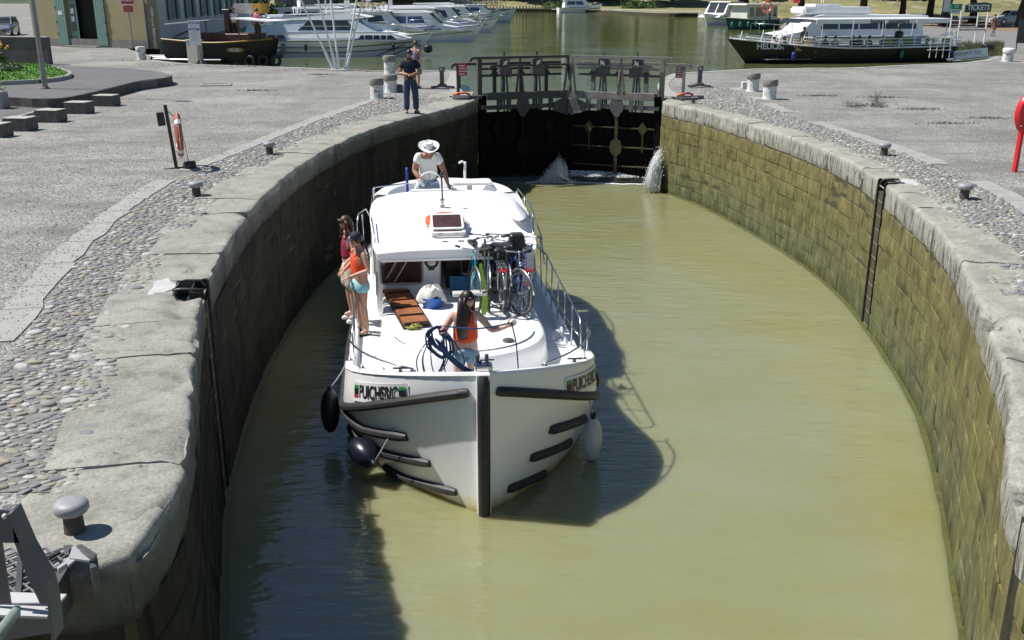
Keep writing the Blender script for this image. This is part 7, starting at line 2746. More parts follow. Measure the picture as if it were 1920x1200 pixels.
# ================================================================ boats moored in the basin
BOATW = pm('boat_white', (.88, .89, .90), .3, var=.05, scale=1.2)
BOATS = pm('boat_shadow_blue', (.60, .68, .73), .35, var=.08)
STRIPE = pm('boat_blue_stripe', (.03, .12, .30), .4)
BILGE = pm('bilge_blue', (.015, .03, .14), .4)
def hull(root, L, B, zb, zm, zs, mat, rake=.7, full=2.2, bottom=None, low=-.3, name='hull', stern=.85, deck=True):
    """x forward; gunwale heights at bow, middle and stern"""
    def gz(u):
        return zs + (zm - zs) * min(1, u * 2) if u < .5 else zm + (zb - zm) * ((u - .5) * 2) ** 1.7
    def hb(u, f):
        e = 1 - max(0, (u - .45) / .55) ** full
        return max(.02, B / 2 * e * (stern + (1 - stern) * min(1, u * 4)) * (.80 + .20 * f))
    m = MB()
    n = 18
    bt = MB()
    for s in (-1, 1):
        rings, rb = [], []
        for i in range(n + 1):
            u = i / n
            z1 = gz(u)
            row = []
            for f in (0, .12, .5, .85, 1):
                z = low + (z1 - low) * f
                x = -L / 2 + (L - rake) * u + rake * u ** 3 * max(0, f)
                row.append(Vector((x, s * hb(u, f), z)))
            rings.append(row)
            rb.append([Vector((row[0].x, row[0].y * 1.01, low)), Vector((row[1].x, row[1].y * 1.012, .10))])
        m.loft(rings, cap=False, closed_ring=False)
        bt.loft(rb, cap=False, closed_ring=False)
    m.add([(-L / 2, -hb(0, 0), low), (-L / 2, hb(0, 0), low), (-L / 2, hb(0, 1), gz(0)), (-L / 2, -hb(0, 1), gz(0))], [(0, 1, 2, 3)])
    m.build(name, mat, root, smooth=R(40))
    if bottom:
        bt.build('bottom_paint', bottom, root)
    m = MB()
    rings = []
    for i in range(n + 1):
        u = i / n
        x = -L / 2 + (L - rake) * u + rake * u ** 3
        rings.append([Vector((x, -hb(u, 1) * .98, gz(u) - .04)), Vector((x, hb(u, 1) * .98, gz(u) - .04))])
    m.loft(rings, cap=False, closed_ring=False)
    if deck:
        m.build('deck', mat, root)
    return gz, hb, (lambda u: -L / 2 + (L - rake) * u + rake * u ** 3)
def gunwale(root, fn, mat, z=0, r=.045, u0=0, u1=.985, name='rubbing_strake'):
    gz, hb, xx = fn
    for s in (-1, 1):
        MB().tube([(xx(u), s * (hb(u, 1) + .01), gz(u) + z) for u in [u0 + (u1 - u0) * k / 14 for k in range(15)]], r, 6).build(name, mat, root, smooth=SH)
def house(root, poly, wb, wt, mat, name='cabin', bev=0):
    """cabin: side outline (x, z) carried across the boat, narrowing upward"""
    zs_ = [p[1] for p in poly]
    z0, z1 = min(zs_), max(zs_)
    n = len(poly)
    def hw(z):
        return (wb + (wt - wb) * (z - z0) / max(.01, z1 - z0)) / 2
    m = MB()
    vs = [(x, -hw(z), z) for x, z in poly] + [(x, hw(z), z) for x, z in poly]
    tri = tessellate_polygon([[Vector((x, z, 0)) for x, z in poly]])
    m.add(vs, [tuple(t) for t in tri] + [tuple(n + i for i in t) for t in tri] + [(i, (i + 1) % n, n + (i + 1) % n, n + i) for i in range(n)])
    o = m.build(name, mat, root, bevel=bev, seg=2)
    return hw
def side_window(root, poly, hw, mat=DARKGLASS, out=.012, both=False):
    for s in ((-1, 1) if both else (-1,)):
        m = MB()
        n = len(poly)
        a = [Vector((x, s * (hw(z) + out), z)) for x, z in poly]
        b = [Vector((x, s * (hw(z) + .001), z)) for x, z in poly]
        m.add(a + b, [tuple(range(n))] + [(i, (i + 1) % n, n + (i + 1) % n, n + i) for i in range(n)])
        m.build('window', mat, root)
def hang_fender(root_pos, z, label_grp, L=.5, r=.09, mat=NAVY, label='dark fender hanging on the side of a moored boat'):
    o = MB().tube([(0, 0, -L * k / 8) for k in range(9)], [.02, r * .75, r, r, r, r, r, r * .75, .02], 8).tube([(0, 0, .3), (0, 0, 0)], .012, 5).build('fender', mat, None, smooth=True)
    o.location = (root_pos[0], root_pos[1], z)
    return tag(o, label, 'fender', label_grp)
def deck_chair(root, x, y, z):
    m = MB()
    m.box((x, y, z + .42), (.42, .42, .04)).box((x - .2, y, z + .66), (.05, .42, .45))
    for a in (-1, 1):
        for b in (-1, 1):
            m.box((x + a * .18, y + b * .18, z + .2), (.04, .04, .4))
    return m
# the big rental cruiser in front
def big_cruiser(loc, rz, label, L=12.6, brand=True, full=True):
    root = thing('cabin_cruiser', loc, rz, label, 'cruiser')
    fn = hull(root, L, 3.9, 1.42, .98, 1.0, BOATW, rake=1.3, bottom=BLACKR)
    gunwale(root, fn, pm('grey_strake', (.18, .19, .20), .5), 0, .05)
    for z in (-.42, -.72):
        gunwale(root, fn, BLACKR, z, .03, .06, .95, 'side_rail_strip')
    x0 = -L / 2
    hw = house(root, [(x0 + .5, .95), (x0 + .3, 1.25), (x0 + .7, 1.42), (x0 + 9.6, 1.50), (x0 + 10.8, 1.3), (x0 + 11.3, 1.15), (x0 + 10.5, 1.0)], 3.5, 3.2, BOATW, 'lower_cabin', .03)
    gw = lambda z: 3.5 / 2
    for a, b in ((1.1, 1.62), (1.7, 2.2), (2.28, 2.8), (2.88, 3.5), (8.0, 8.4), (8.48, 8.95), (9.03, 9.4), (9.48, 9.8), (9.88, 10.5)):
        cut = .22 if a in (8.0,) else 0
        cut2 = .35 if b > 10.4 else (.2 if b in (3.5,) else 0)
        side_window(root, [(x0 + a, 1.06), (x0 + b, 1.06), (x0 + b - cut2, 1.33), (x0 + a + cut, 1.33)], lambda z: 1.75 - (z - .95) * .25, out=.03)
    MB().box((x0 + 6.0, -1.70, 1.47), (9.2, .04, .07)).build('blue_stripe', BOATS, root)
    hw2 = house(root, [(x0 + .8, 1.42), (x0 + 1.0, 1.85), (x0 + 2.6, 1.95), (x0 + 3.1, 2.25), (x0 + 7.6, 2.33), (x0 + 9.3, 1.50)], 3.1, 2.6, BOATS, 'saloon', .03)
    side_window(root, [(x0 + 4.2, 1.62), (x0 + 7.8, 1.62), (x0 + 7.35, 2.20), (x0 + 4.9, 2.20)], hw2, out=.02)
    MB().box((x0 + 5.9, -1.55, 1.86), (3.2, .02, .04)).build('window_bar', BOATW, root)
    for k in range(3):
        y = -.85 + .85 * k
        q = MB()
        q.add([(x0 + 7.78, y - .38, 2.27), (x0 + 9.18, y - .38, 1.60), (x0 + 9.18, y + .38, 1.60), (x0 + 7.78, y + .38, 2.27)], [(0, 1, 2, 3)])
        q.build('windscreen', DARKGLASS, root, fixn=False)
    house(root, [(x0 + 2.9, 2.22), (x0 + 3.3, 2.55), (x0 + 7.4, 2.62), (x0 + 8.7, 2.40), (x0 + 7.7, 2.30)], 2.7, 2.5, BOATW, 'roof_coaming', .04)
    m = MB()
    m.tube([(x0 + 2.6, -1.1, 2.35), (x0 + 2.6, 1.1, 2.35)], .02, 6)
    m.build('aft_rail', CHROME, root)
    for y in (-1.1, 1.1):
        MB().tube([(x0 + .5, y * 1.3, 1.5), (x0 + .5, y * 1.3, 2.25), (x0 + 2.6, y, 2.35), (x0 + 2.6, y, 2.0)], .02, 6).build('aft_rail', CHROME, root, smooth=True)
    for k, (x, y) in enumerate(((1.2, -.7), (1.9, .5), (1.3, .9))):
        deck_chair(root, x0 + x, y, 1.85).build('deck_chair', BOATW, root)
    MB().box((x0 + 1.7, -.3, 2.25), (1.0, .7, .04)).build('deck_table', BOATW, root)
    MB().tube([(x0 + 9.9, -1.2, 1.95), (x0 + 10.6, -1.15, 1.98), (x0 + 11.9, -.55, 1.95), (x0 + 12.3, 0, 1.95), (x0 + 11.9, .55, 1.95), (x0 + 9.9, 1.2, 1.95)], .022, 6).build('pulpit_rail', CHROME, root, smooth=True)
    for x, y in ((9.9, -1.2), (11.0, -1.0), (11.9, -.55), (12.3, 0)):
        MB().tube([(x0 + x, y, 1.1), (x0 + x, y, 1.95)], .018, 6).build('stanchion', CHROME, root)
    if brand:
        bd = MB().box((x0 + 4.2, -1.27, 2.43), (1.9, .03, .24)).build('name_panel', pm('panel_blue_grey', (.30, .42, .52), .4), root)
        text('le boat', .30, pm('dark_blue_lettering', (.01, .02, .07), .4), bd, (x0 + 4.55, -1.292, 2.44), (PI / 2, 0, 0), bold=.008)
        for dx, dz in ((9.2, 0), (10.2, .25)):
            MB().bar((x0 + dx, -1.90, .10 + dz * .2), (x0 + dx + 1.7, -1.42, .75 + dz * .3), .07, .06).build('bow_rubber', BLACKR, root)
    return root
cW = (-11.35, 66.2)
lb = big_cruiser((cW[0], cW[1], WB), R(-2), 'long white rental cruiser lettered le boat, nearest of the row by the white poles')
fgrp = 'dark fenders on the moored white cruisers'
for dx in (-4.3, -1.6, 3.9):
    hang_fender((cW[0] + dx, cW[1] - 2.02, 0), WB + .85, fgrp, label='dark fender on the lettered cruiser, %s of its three' % {-4.3: 'nearest the stern', -1.6: 'middle', 3.9: 'nearest the bow'}[dx])
hang_fender((cW[0] + 6.0, cW[1] - 1.1, 0), WB + .75, None, .55, .28, BLACKR, 'pair of fat black bow fenders on the nearest rental cruiser')
rg2 = ring_buoy('lifebuoy', 'faded red lifebuoy at the stern of the nearest rental cruiser', .30, .06, pm('faded_orange'))
rg2.location = (cW[0] - 6.3, cW[1] - 1.3, WB + 2.0); rg2.rotation_euler = (R(90), 0, R(40))
bicycle((cW[0] + 2.6, cW[1] + .2, WB + 2.62), R(-12), 'black bicycle standing on the roof of the nearest rental cruiser', ('black', (.03, .035, .05)), simple=True)
# a smaller cruiser type
def cruiser(loc, rz, label, L=10.5, B=3.6, hm=BOATW, bt=BILGE, win=BLUEGLASS, zb=1.35, cab=None, roof_z=2.3, strake=True, group=None, glassf=True):
    root = thing('cabin_cruiser', loc, rz, label, 'cruiser', group)
    fn = hull(root, L, B, zb, .95, .95, hm, rake=1.0, bottom=bt)
    if strake:
        gunwale(root, fn, STRIPE if bt is BILGE else BLACKR, .0, .04)
        gunwale(root, fn, BLACKR, -.42, .022, .1, .93, 'side_rail_strip')
    x0 = -L / 2
    a, b = (cab or (.12, .70))
    xa, xb = x0 + L * a, x0 + L * b
    hw = house(root, [(xa, .9), (xa + .15, roof_z - .1), (xb - 1.1, roof_z - .05), (xb, 1.35), (xb + 1.2, 1.15), (xb + 1.7, .95)], B * .80, B * .70, hm if hm is BOATW else BOATW, 'cabin', .03)
    ln = (xb - 1.2) - (xa + .5)
    n = max(2, int(ln / 1.3))
    for k in range(n):
        u, v = xa + .5 + ln * k / n, xa + .5 + ln * (k + 1) / n - .12
        side_window(root, [(u, 1.5), (v, 1.5), (v - (.3 if k == n - 1 else 0), roof_z - .32), (u + (.15 if k == 0 else 0), roof_z - .32)], hw, win, both=True)
    if glassf:
        for k in range(2):
            y = -B * .17 + B * .34 * k
            q = MB()
            q.add([(xb - 1.02, y - B * .15, roof_z - .08), (xb - .08, y - B * .15, 1.48), (xb - .08, y + B * .15, 1.48), (xb - 1.02, y + B * .15, roof_z - .08)], [(0, 1, 2, 3)])
            o = q.build('windscreen', win, root, fixn=False)
            o.location.x = .03
    house(root, [(xa - .2, roof_z - .10), (xa - .15, roof_z + .03), (xb - 1.6, roof_z + .10), (xb - .9, roof_z - .02)], B * .80, B * .76, BOATW, 'roof', .02)
    MB().tube([(xb + .6, -B * .38, 1.75), (x0 + L - 1.4, -B * .22, 1.85), (x0 + L - .4, 0, 1.85), (x0 + L - 1.4, B * .22, 1.85), (xb + .6, B * .38, 1.75)], .02, 6).build('pulpit_rail', CHROME, root, smooth=True)
    for x, y in ((xb + .6, -B * .38), (x0 + L - 1.4, -B * .22), (x0 + L - .4, 0)):
        MB().tube([(x, y, 1.0), (x, y, 1.8)], .016, 5).build('stanchion', CHROME, root)
    return root
def moor(px, py, L, rz, **kw):
    """place a boat by its bow's foot on the water"""
    p = G(px, py, WB)
    return (p.x - L / 2 * math.cos(rz) * .92, p.y - L / 2 * math.sin(rz) * .92, WB)
rc = 'white rental cruisers moored in a row'
rows = [
    (896, 78, 11, 'white cruiser with curtained blue windows, second in the moored row', dict(win=BLUEGLASS, bt=BILGE, roof_z=2.35)),
    (900, 68, 12, 'white cruiser with blue bottom behind the curtained one', dict(win=DARKGLASS, bt=BILGE, roof_z=2.5)),
    (925, 61, 12, 'white cruiser carrying a yellow scooter on its bow', dict(win=DARKGLASS, bt=None, roof_z=2.5)),
    (934, 50, 11, 'pale blue bowed boat with upswept stem, second from the right end of the row', dict(win=BLUEGLASS, hm=BOATS, bt=None, zb=1.9)),
    (962, 43, 11, 'pale blue boat with upswept stem at the right end of the moored row', dict(win=BLUEGLASS, hm=BOATS, bt=None, zb=1.9)),
]
for px, py, L, lab, kw in rows:
    rz = R(rnd.uniform(-3, 1))
    cruiser(moor(px, py, L, rz), rz, lab, L=L, **kw)
for k, (x, y) in enumerate(((-13.5, 74.5), (-11, 84), (-16, 90), (-13.5, 100), (-9.5, 108), (-18, 112), (-12.5, 124), (-9, 140))):
    cruiser((x, y, WB), R(-2 + k), ['white cruiser hidden behind the lettered one', 'white cruiser in the second rank with a cluttered roof', 'white cruiser close to the grey houses', 'white cruiser in the third rank of the row', 'white cruiser with low roof in the middle of the crowd', 'white cruiser farthest left in the crowd', 'white cruiser near the back of the crowd', 'white cruiser at the far end of the crowd'][k], L=11, bt=BILGE if k % 2 else None, win=DARKGLASS, roof_z=2.3 + .15 * (k % 3))
for k, (x, y, z) in enumerate(((-13.2, 74.4, 1.85), (-11.8, 74.6, 1.85), (-10, 84, 1.9), (-15.5, 74.5, 1.85), (-12.4, 90, 2.0))):
    o = deck_chair(None, 0, 0, 0).build('plastic_chair', BOATW, None)
    o.location = (x, y, z)
    o.rotation_euler.z = k * 1.3
    tag(o, 'white plastic chair on a moored cruiser roof, %s from the camera' % ('nearest', 'second nearest', 'middle one', 'second farthest', 'farthest')[k], 'chair', 'white plastic chairs on the cruiser roofs')
for k in range(9):
    bicycle((-6.6 + .62 * k, 124.5 + .15 * (k % 3), WB + 2.3), R(8 * (k % 3)), 'bicycle packed on the far moored boats, %s of nine from the left' % ('first', 'second', 'third', 'fourth', 'middle', 'sixth', 'seventh', 'eighth', 'last')[k], ('black', (.03, .035, .05)), simple=True)['group'] = 'bicycles packed on the far boat roofs'
p = G(924, 36, 1.0)
bicycle((-3.4, 94.2, WB + 1.25), R(-25), 'yellow framed bicycle on the bow of a moored cruiser', ('yellow', (.60, .55, .03)), simple=True)
# the dark old barge by the quay
p = G(330, 116, WB)
bg_ = thing('barge', (-15.4, 55.2, WB), R(-14), 'black hulled old barge with yellow rim moored under the grey wing', 'barge')
BLH = pm('tarred_hull', (.014, .014, .013), .45, var=.3, scale=2)
fn = hull(bg_, 6.2, 3.2, 1.55, 1.35, 1.5, BLH, rake=.5, full=3.5, stern=.8)
gunwale(bg_, fn, pm('ochre_rim', (.35, .20, .04), .5), .02, .045, 0, .97, 'yellow_rim')
np_ = MB().lathe([(.5, -.01), (.5, .01)], n=20).build('name_plate', pm('ochre_rim'), bg_)
np_.location = (1.3, -1.48, 1.02); np_.rotation_euler = (PI / 2, 0, R(8)); np_.scale = (.95, .26, 1)
text('SOLEIL', .20, SIGNW, bg_, (1.3, -1.515, 1.02), (PI / 2, 0, R(8)), bold=.006)
BRW = pm('brown_wheelhouse', (.10, .035, .02), .5, var=.3)
MB().box((.2, 0, 2.05), (.30, .30, 1.6)).build('funnel', pm('dark_red_funnel', (.06, .015, .012), .5), bg_, bevel=.02)
MB().box((.2, 0, 2.95), (.42, .42, .16)).build('funnel_top', BLACKP, bg_, bevel=.02)
for x in (-1.6, -.6, 1.3, 2.4):
    MB().tube([(x, -.9, 1.4), (x, -.9, 2.5)], .035, 6).build('awning_post', BRW, bg_)
MB().box((-1.3, -.2, 2.52), (2.6, 2.2, .05)).build('awning', BOATW, bg_).rotation_euler.y = R(-5)
MB().box((2.0, -.1, 2.66), (2.2, 2.4, .06)).build('awning', BOATW, bg_).rotation_euler.y = R(4)
MB().box((.9, .9, 3.05), (1.2, .8, .5)).build('crate', pm('pale_crate', (.45, .42, .38), .8), bg_)
MB().box((1.7, .9, 3.05), (.5, .8, .5)).build('orange_cover', pm('ochre_cover', (.55, .28, .04), .7), bg_)
MB().bar((-2.6, -.9, 1.6), (-1.2, -.9, 2.1), .12, .08).build('stair_rail', BRW, bg_)
MB().box((.0, .2, 1.6), (3.8, 1.6, .4)).build('coach_roof', BRW, bg_, bevel=.03)
MB().tube([(3.1, -.1, .6), (3.35, -.1, .9), (3.4, -.1, 1.3)], .14, 8).build('bow_fender', pm('rope_fender', (.20, .17, .13), .9), bg_, smooth=True)
for k in range(3):
    o = MB().tube([(.24 * math.cos(a), .08, .24 * math.sin(a)) for a in [2 * PI * q / 14 for q in range(14)]], .09, 8, closed=True).build('tyre', BLACKR, bg_, smooth=True)
    o.location = (2.0 + .62 * k, -1.38 + .35 * k, .45)
    o.rotation_euler.z = R(28 * k)
pr = person(tuple(Vector((-13.6, 55.0, WB + 1.4))), R(10), 'person in pink shirt on the barge with their back turned', stand(1.68), [('tshirt', pm('pink_shirt', (.40, .10, .15), .8)), ('trousers', BLACKP), ('hair', HAIRD, 'short')], SKIN, detail=1, hands=False)
pr.rotation_euler.z = R(160)
person((-14.9, 55.2, WB + 1.4), R(20), 'person in white shirt standing beside the barge funnel', stand(1.72), [('tshirt', WHITET), ('trousers', BLACKP), ('hair', HAIRD, 'short')], SKINT, detail=1, hands=False)
for k, (x, y, w) in enumerate(((-18.3, 55.8, 2.2), (-17.0, 53.9, 1.9))):
    rt = thing('rowing_skiff', (x, y, WB + .1), R(-15), ['flat dark skiff with white gunwale beside the squat bollard', 'second flat dark skiff in front of the barge bow'][k], 'skiff')
    MB().loft([[Vector((a * w, -b, 0)), Vector((a * w * 1.04, -b * 1.1, .42)), Vector((a * w * 1.04, b * 1.1, .42)), Vector((a * w, b, 0))] for a, b in ((-1, .4), (-.4, .6), (.4, .6), (1, .3))]).build('hull', BLH, rt)
    for s in (-1, 1):
        MB().tube([(a * w * 1.04, s * b * 1.1, .44) for a, b in ((-1, .4), (-.4, .6), (.4, .6), (1, .3))], .04, 6).build('gunwale', BOATW, rt)
# far white cruiser against the piling, and two on the right
cruiser((13.6, 206.5, WB), R(8), 'small white cruiser alone against the far bank', L=9, B=3.6, bt=None, win=BLUEGLASS, zb=1.7, roof_z=2.5)
cruiser((25.9, 129.0, WB), R(232), 'tall white cruiser moored behind the green and white barge', L=8, B=3.6, bt=None, win=DARKGLASS, roof_z=2.7, zb=1.4, cab=(.05, .66))
gb = thing('house_boat', (26.3, 114.5, WB), R(212), 'white cabin boat with dark green hull and green fenders', 'boat')
GH = pm('dark_green_hull', (.012, .06, .045), .4)
fn = hull(gb, 7.0, 3.2, 1.25, 1.0, 1.05, GH, rake=.6, full=3)
gunwale(gb, fn, BOATW, .04, .05)
hw = house(gb, [(-3.1, .95), (-3.1, 2.55), (1.5, 2.55), (1.6, 1.0)], 2.6, 2.5, pm('cream_cabin', (.66, .65, .55), .5), 'cabin', .03)
for u, v, mt in ((-2.9, -2.4, DARKGLASS), (-2.1, -1.6, DARKGLASS), (-1.3, .3, glass('maroon_curtain', (.09, .01, .02))), (.6, 1.2, DARKGLASS)):
    side_window(gb, [(u, 1.35), (v, 1.35), (v, 2.30), (u, 2.30)], hw, mt, both=True)
house(gb, [(-3.4, 2.54), (-3.3, 2.70), (1.8, 2.70), (2.0, 2.54)], 2.9, 2.7, pm('cream_cabin'), 'roof', .02)
for k in range(5):
    hang_fender((27.4 - 1.0 * k, 111.9 - .62 * k, 0), WB + .9, 'green fenders along the dark green hull', .6, .16, pm('green_fender', (.02, .16, .12), .5), 'green fender on the dark green hull, %s of five from the stern' % ('first', 'second', 'middle', 'fourth', 'last')[k])
# ---------------------------------------------------------------- the passenger boat
he = thing('passenger_boat', (19.3, 60.28, WB), R(180 + 13.5), 'long black hulled passenger boat lettered HELIOS with a white canopy', 'boat')
# local x forward = towards the left of the photo
fn = hull(he, 14.4, 3.4, 1.38, .80, .86, BLH, rake=1.5, full=3.0, stern=.95, deck=False)
gunwale(he, fn, BOATW, .03, .045, name='white_gunwale')
gz, hb, xx = fn
# the side turned to the camera is +y here
text('HELIOS', .44, SIGNW, he, (5.3, 1.50, .98), (R(88), 0, PI - R(12)), bold=.01)
m = MB().box((-1.75, 0, 2.40), (8.6, 3.2, .10)); cn = m.build('canopy', BOATW, he, bevel=.03)
MB().box((-1.75, 1.60, 2.31), (8.6, .03, .24)).build('canopy_valance', BOATW, he)
MB().box((-1.75, -1.60, 2.31), (8.6, .03, .24)).build('canopy_valance', BOATW, he)
text('bateau  passagers', .36, BLK, he, (-2.1, 1.63, 2.30), (PI / 2, 0, PI), bold=.006)
MB().loft([[Vector((2.5, -1.5, 2.42)), Vector((2.5, 1.5, 2.42))], [Vector((3.0, -1.4, 2.45)), Vector((3.0, 1.4, 2.45))], [Vector((3.4, -1.2, 2.22)), Vector((3.4, 1.2, 2.22))]], cap=False, closed_ring=False).build('front_awning', BLACKP, he)
hp = [(-7.2, 1.60), (7.0, 1.60)]
def hrail(z, x0, x1, r=.022):
    for s in (-1, 1):
        pts = []
        for k in range(13):
            x = x0 + (x1 - x0) * k / 12
            u = min(.985, max(0, (x + 7.2) / 14.4))
            pts.append((x, s * (hb(u, 1) - .03), gz(u) + z))
        MB().tube(pts, r, 6).build('side_rail', BOATW, he, smooth=True)
for z in (.17, .33, .52):
    hrail(z, -7.0, 3.2)
hrail(.22, 3.2, 6.3)
for s in (-1, 1):
    for k in range(11):
        x = -6.9 + 1.02 * k
        u = (x + 7.2) / 14.4
        tall = k in (1, 3, 5, 7, 9, 10)
        MB().tube([(x, s * (hb(u, 1) - .03), gz(u)), (x, s * (hb(u, 1) - .03), 2.35 if tall and x > -6.1 and x < 2.6 else gz(u) + .52)], .022, 6).build('stanchion', BOATW, he, smooth=SH)
for x in (2.9, 3.7, 4.4, 6.3):
    for s in ((-1, 1) if x < 6 else (0,)):
        m = MB()
        m.tube([(x - .2, s * 1.1, .8), (x, s * 1.1, 1.75), (x + .2, s * 1.1, .8)], .035, 6)
        m.build('lifting_frame', BOATW, he, smooth=SH)
for k, x in enumerate((3.3, 2.7)):
    MB().box((x, 1.3, 1.02), (.5, .06, .62)).build('wood_gate', pm('tan_gate', (.42, .25, .12), .6), he)
for x in (-2.6, -3.9, -5.3, -6.4):
    MB().box((x, 1.0, 1.10), (.55, .10, .38)).build('green_seat', pm('lime_seat', (.16, .36, .03), .5), he, bevel=.03)
MB().box((-4.6, .3, .95), (.9, .6, .8)).build('locker', pm('panel_blue_grey'), he, bevel=.03)
MB().box((-.6, 0, .25), (11.6, 2.6, .04)).build('floor', pm('grey_floor', (.2, .2, .2)), he)
for k in range(5):
    MB().box((2.2 - 1.1 * k, .45, .66), (.40, 2.0, .08)).build('bench', pm('grey_bench', (.30, .30, .32), .6), he)
MB().tube([(-5.9, 1.3, 1.35), (-6.8, 1.3, 1.75), (-6.95, 1.3, .8)], .03, 6).build('handrail', BOATW, he, smooth=True)
MB().tube([(-5.9, .9, 1.35), (-6.8, .9, 1.75), (-6.95, .9, .8)], .03, 6).build('handrail', BOATW, he, smooth=True)
HM_ = Matrix.Translation(he.location) @ Matrix.Rotation(he.rotation_euler.z, 4, 'Z')
sit = dict(pelvis=(0, .12, .46), chest=(0, .06, .80), neck=(0, .05, .98), head=(0, .02, 1.11), shl=(-.16, .06, .90), ell=(-.22, .0, .66), wrl=(-.10, -.20, .60), shr=(.16, .06, .90), elr=(.22, .0, .66), wrr=(.10, -.20, .60),
           hpl=(-.09, .08, .46), knl=(-.11, -.36, .50), anl=(-.12, -.38, .10), tol=(-.12, -.50, .04), hpr=(.09, .08, .46), knr=(.11, -.36, .50), anr=(.12, -.38, .10), tor=(.12, -.50, .04))
pax = [(4.6, .35, (.60, .60, .62), 'pax_white', 'passenger in white hat sitting at the bow of the black boat'), (3.9, .2, (.45, .18, .16), 'pax_rose', 'passenger in rose shirt near the bow of the black boat'),
       (2.4, .9, (.62, .62, .64), 'pax_pale', 'passenger in pale top by the front of the canopy'), (1.55, .7, (.20, .20, .16), 'pax_khaki', 'passenger with camera by the front of the canopy'), (1.1, 1.0, (.5, .3, .3), 'pax_pink', 'red haired passenger in pink leaning on the rail'),
       (-.2, .8, (.02, .02, .03), 'pax_black', 'passenger in black, left of the group under the canopy'), (-.75, .5, (.10, .12, .20), 'pax_slate', 'passenger in slate blue under the canopy'), (-1.15, .95, (.14, .18, .32), 'pax_denim', 'passenger in denim shirt under the canopy'),
       (-2.1, .9, (.10, .16, .36), 'pax_blue', 'passenger in blue shirt in the middle of the canopy'), (-2.9, .9, (.05, .04, .05), 'pax_brown', 'passenger in dark brown near the rear of the canopy'), (-3.3, .5, (.04, .04, .05), 'pax_dim', 'passenger in black near the rear of the canopy')]
for k, (x, y, c_, mn_, lab) in enumerate(pax):
    p = HM_ @ Vector((x - .2, y, .27))
    person(p, he.rotation_euler.z + (PI if k % 3 else PI * .9) + [0, .3, -.4, .2][k % 4], lab, sit, [('tshirt', pm(mn_, c_, .8)), ('trousers', pm('pax_trousers', (.04, .06, .14), .8)), ('hair', (HAIRD, HAIRB, HAIRG)[k % 3], 'short')] + ([('hat', pm('white_straw_hat'))] if k == 0 else []), SKINT if k % 2 else SKIN, 'passengers on the black boat', detail=1, hands=False)
p = HM_ @ Vector((-3.2, 1.0, .27))
person(p, R(-30), 'standing passenger in black and pale jeans at the rear of the canopy', stand(1.75), [('tshirt', BLACKP), ('trousers', DENIM), ('hair', HAIRD, 'short')], SKIN, 'passengers on the black boat', detail=1, hands=False)
p = HM_ @ Vector((2.2, -.3, .27))
person(p, he.rotation_euler.z + PI, 'passenger standing in khaki beside the dark front awning', stand(1.72), [('tshirt', pm('pax_khaki')), ('trousers', BLACKP), ('hair', HAIRD, 'short')], SKIN, 'passengers on the black boat', detail=1, hands=False)
for x, mt, lab in ((3.9, pm('blue_fender', (.02, .03, .22), .4), 'blue fender hanging near the bow of the black passenger boat'), (-3.0, pm('green_fender'), 'dull green fender on the flank of the black passenger boat'), (-6.3, pm('blue_fender'), 'blue fenders hanging at the stern of the black passenger boat')):
    p = HM_ @ Vector((x, 1.78, 0))
    hang_fender((p.x, p.y, 0), WB + .70, None, .5, .13, mt, lab)
# white cruiser moored behind it
wc = cruiser((22.6, 71.5, WB), R(190), 'broad white cruiser with slanting windows behind the black passenger boat', L=13.5, B=4.0, bt=None, win=DARKGLASS, roof_z=2.35, zb=1.2, cab=(.08, .75), glassf=False)
MB().box((.6, 0, 2.70), (5.0, 2.2, .5)).build('upper_cabin', BOATW, wc, bevel=.12, seg=2)
MB().box((1.2, 0, 3.02), (2.0, 1.6, .2)).build('roof_hatch', BOATW, wc, bevel=.06, seg=2)
MB().tube([(1.4, .1, 3.2), (1.4, .1, 4.7)], .03, 6).build('mast', BOATW, wc)
MB().tube([(1.1, -.2, 3.2), (1.1, -.2, 4.6)], .025, 6).build('mast', BOATW, wc)
MB().ell((3.0, -.4, 3.35), (.25, .25, .22), 10, 7).build('red_cover', RED, wc, smooth=True)
rg3 = ring_buoy('lifebuoy', 'orange lifebuoy standing on the cabin of the broad white cruiser', .34, .07)
rg3.location = (17.4, 70.6, WB + 2.95); rg3.rotation_euler = (R(90), 0, R(20))
# gangway, ticket stand
gw_ = thing('gangway', (0, 0, 0), 0, 'blue grey boarding gangway lettered DEPART ICI at the stern of the black boat', 'gangway')
a, b2 = G(1786, 112, -.10), G(1862, 104, .15)
GB = pm('gangway_blue', (.36, .42, .50), .5)
d = (b2 - a).normalized()
m = MB()
m.bar(a + V(0, .6, -.05), b2 + V(0, .6, -.05), 1.3, .06)
m.build('walkway', pm('galvanised_pole'), gw_)
MB().bar(a + V(0, -.05, .22), b2 + V(0, -.05, .22) - d * .3, .04, .42).build('side_board', GB, gw_)
ang_ = math.atan2(d.y, d.x)
mid = (a + b2) / 2
text('DEPART  ICI', .24, pm('grey_blue_lettering', (.08, .11, .16), .5), gw_, tuple(mid + V(-.35, -.085, .22)), (PI / 2, -math.asin(d.z), ang_), bold=.004)
MB().bar(a + V(0, -.05, -.05), b2 + V(.3, -.05, -.05), .08, .06).build('edge_beam', BOATW, gw_)
for k in range(4):
    MB().tube([a + V(-.2 - .35 * k, .0, .1), a + V(-.2 - .35 * k, .0, 1.15)], .02, 6).build('rail_post', BOATW, gw_)
for z in (.5, .85, 1.15):
    MB().tube([a + V(-1.4, 0, z), a + V(-.1, 0, z)], .018, 6).build('rail', BOATW, gw_)
ts = thing('ticket_stand', (0, 0, 0), 0, 'open white post frame carrying a dark TICKETS sign and a green board', 'ticket stand')
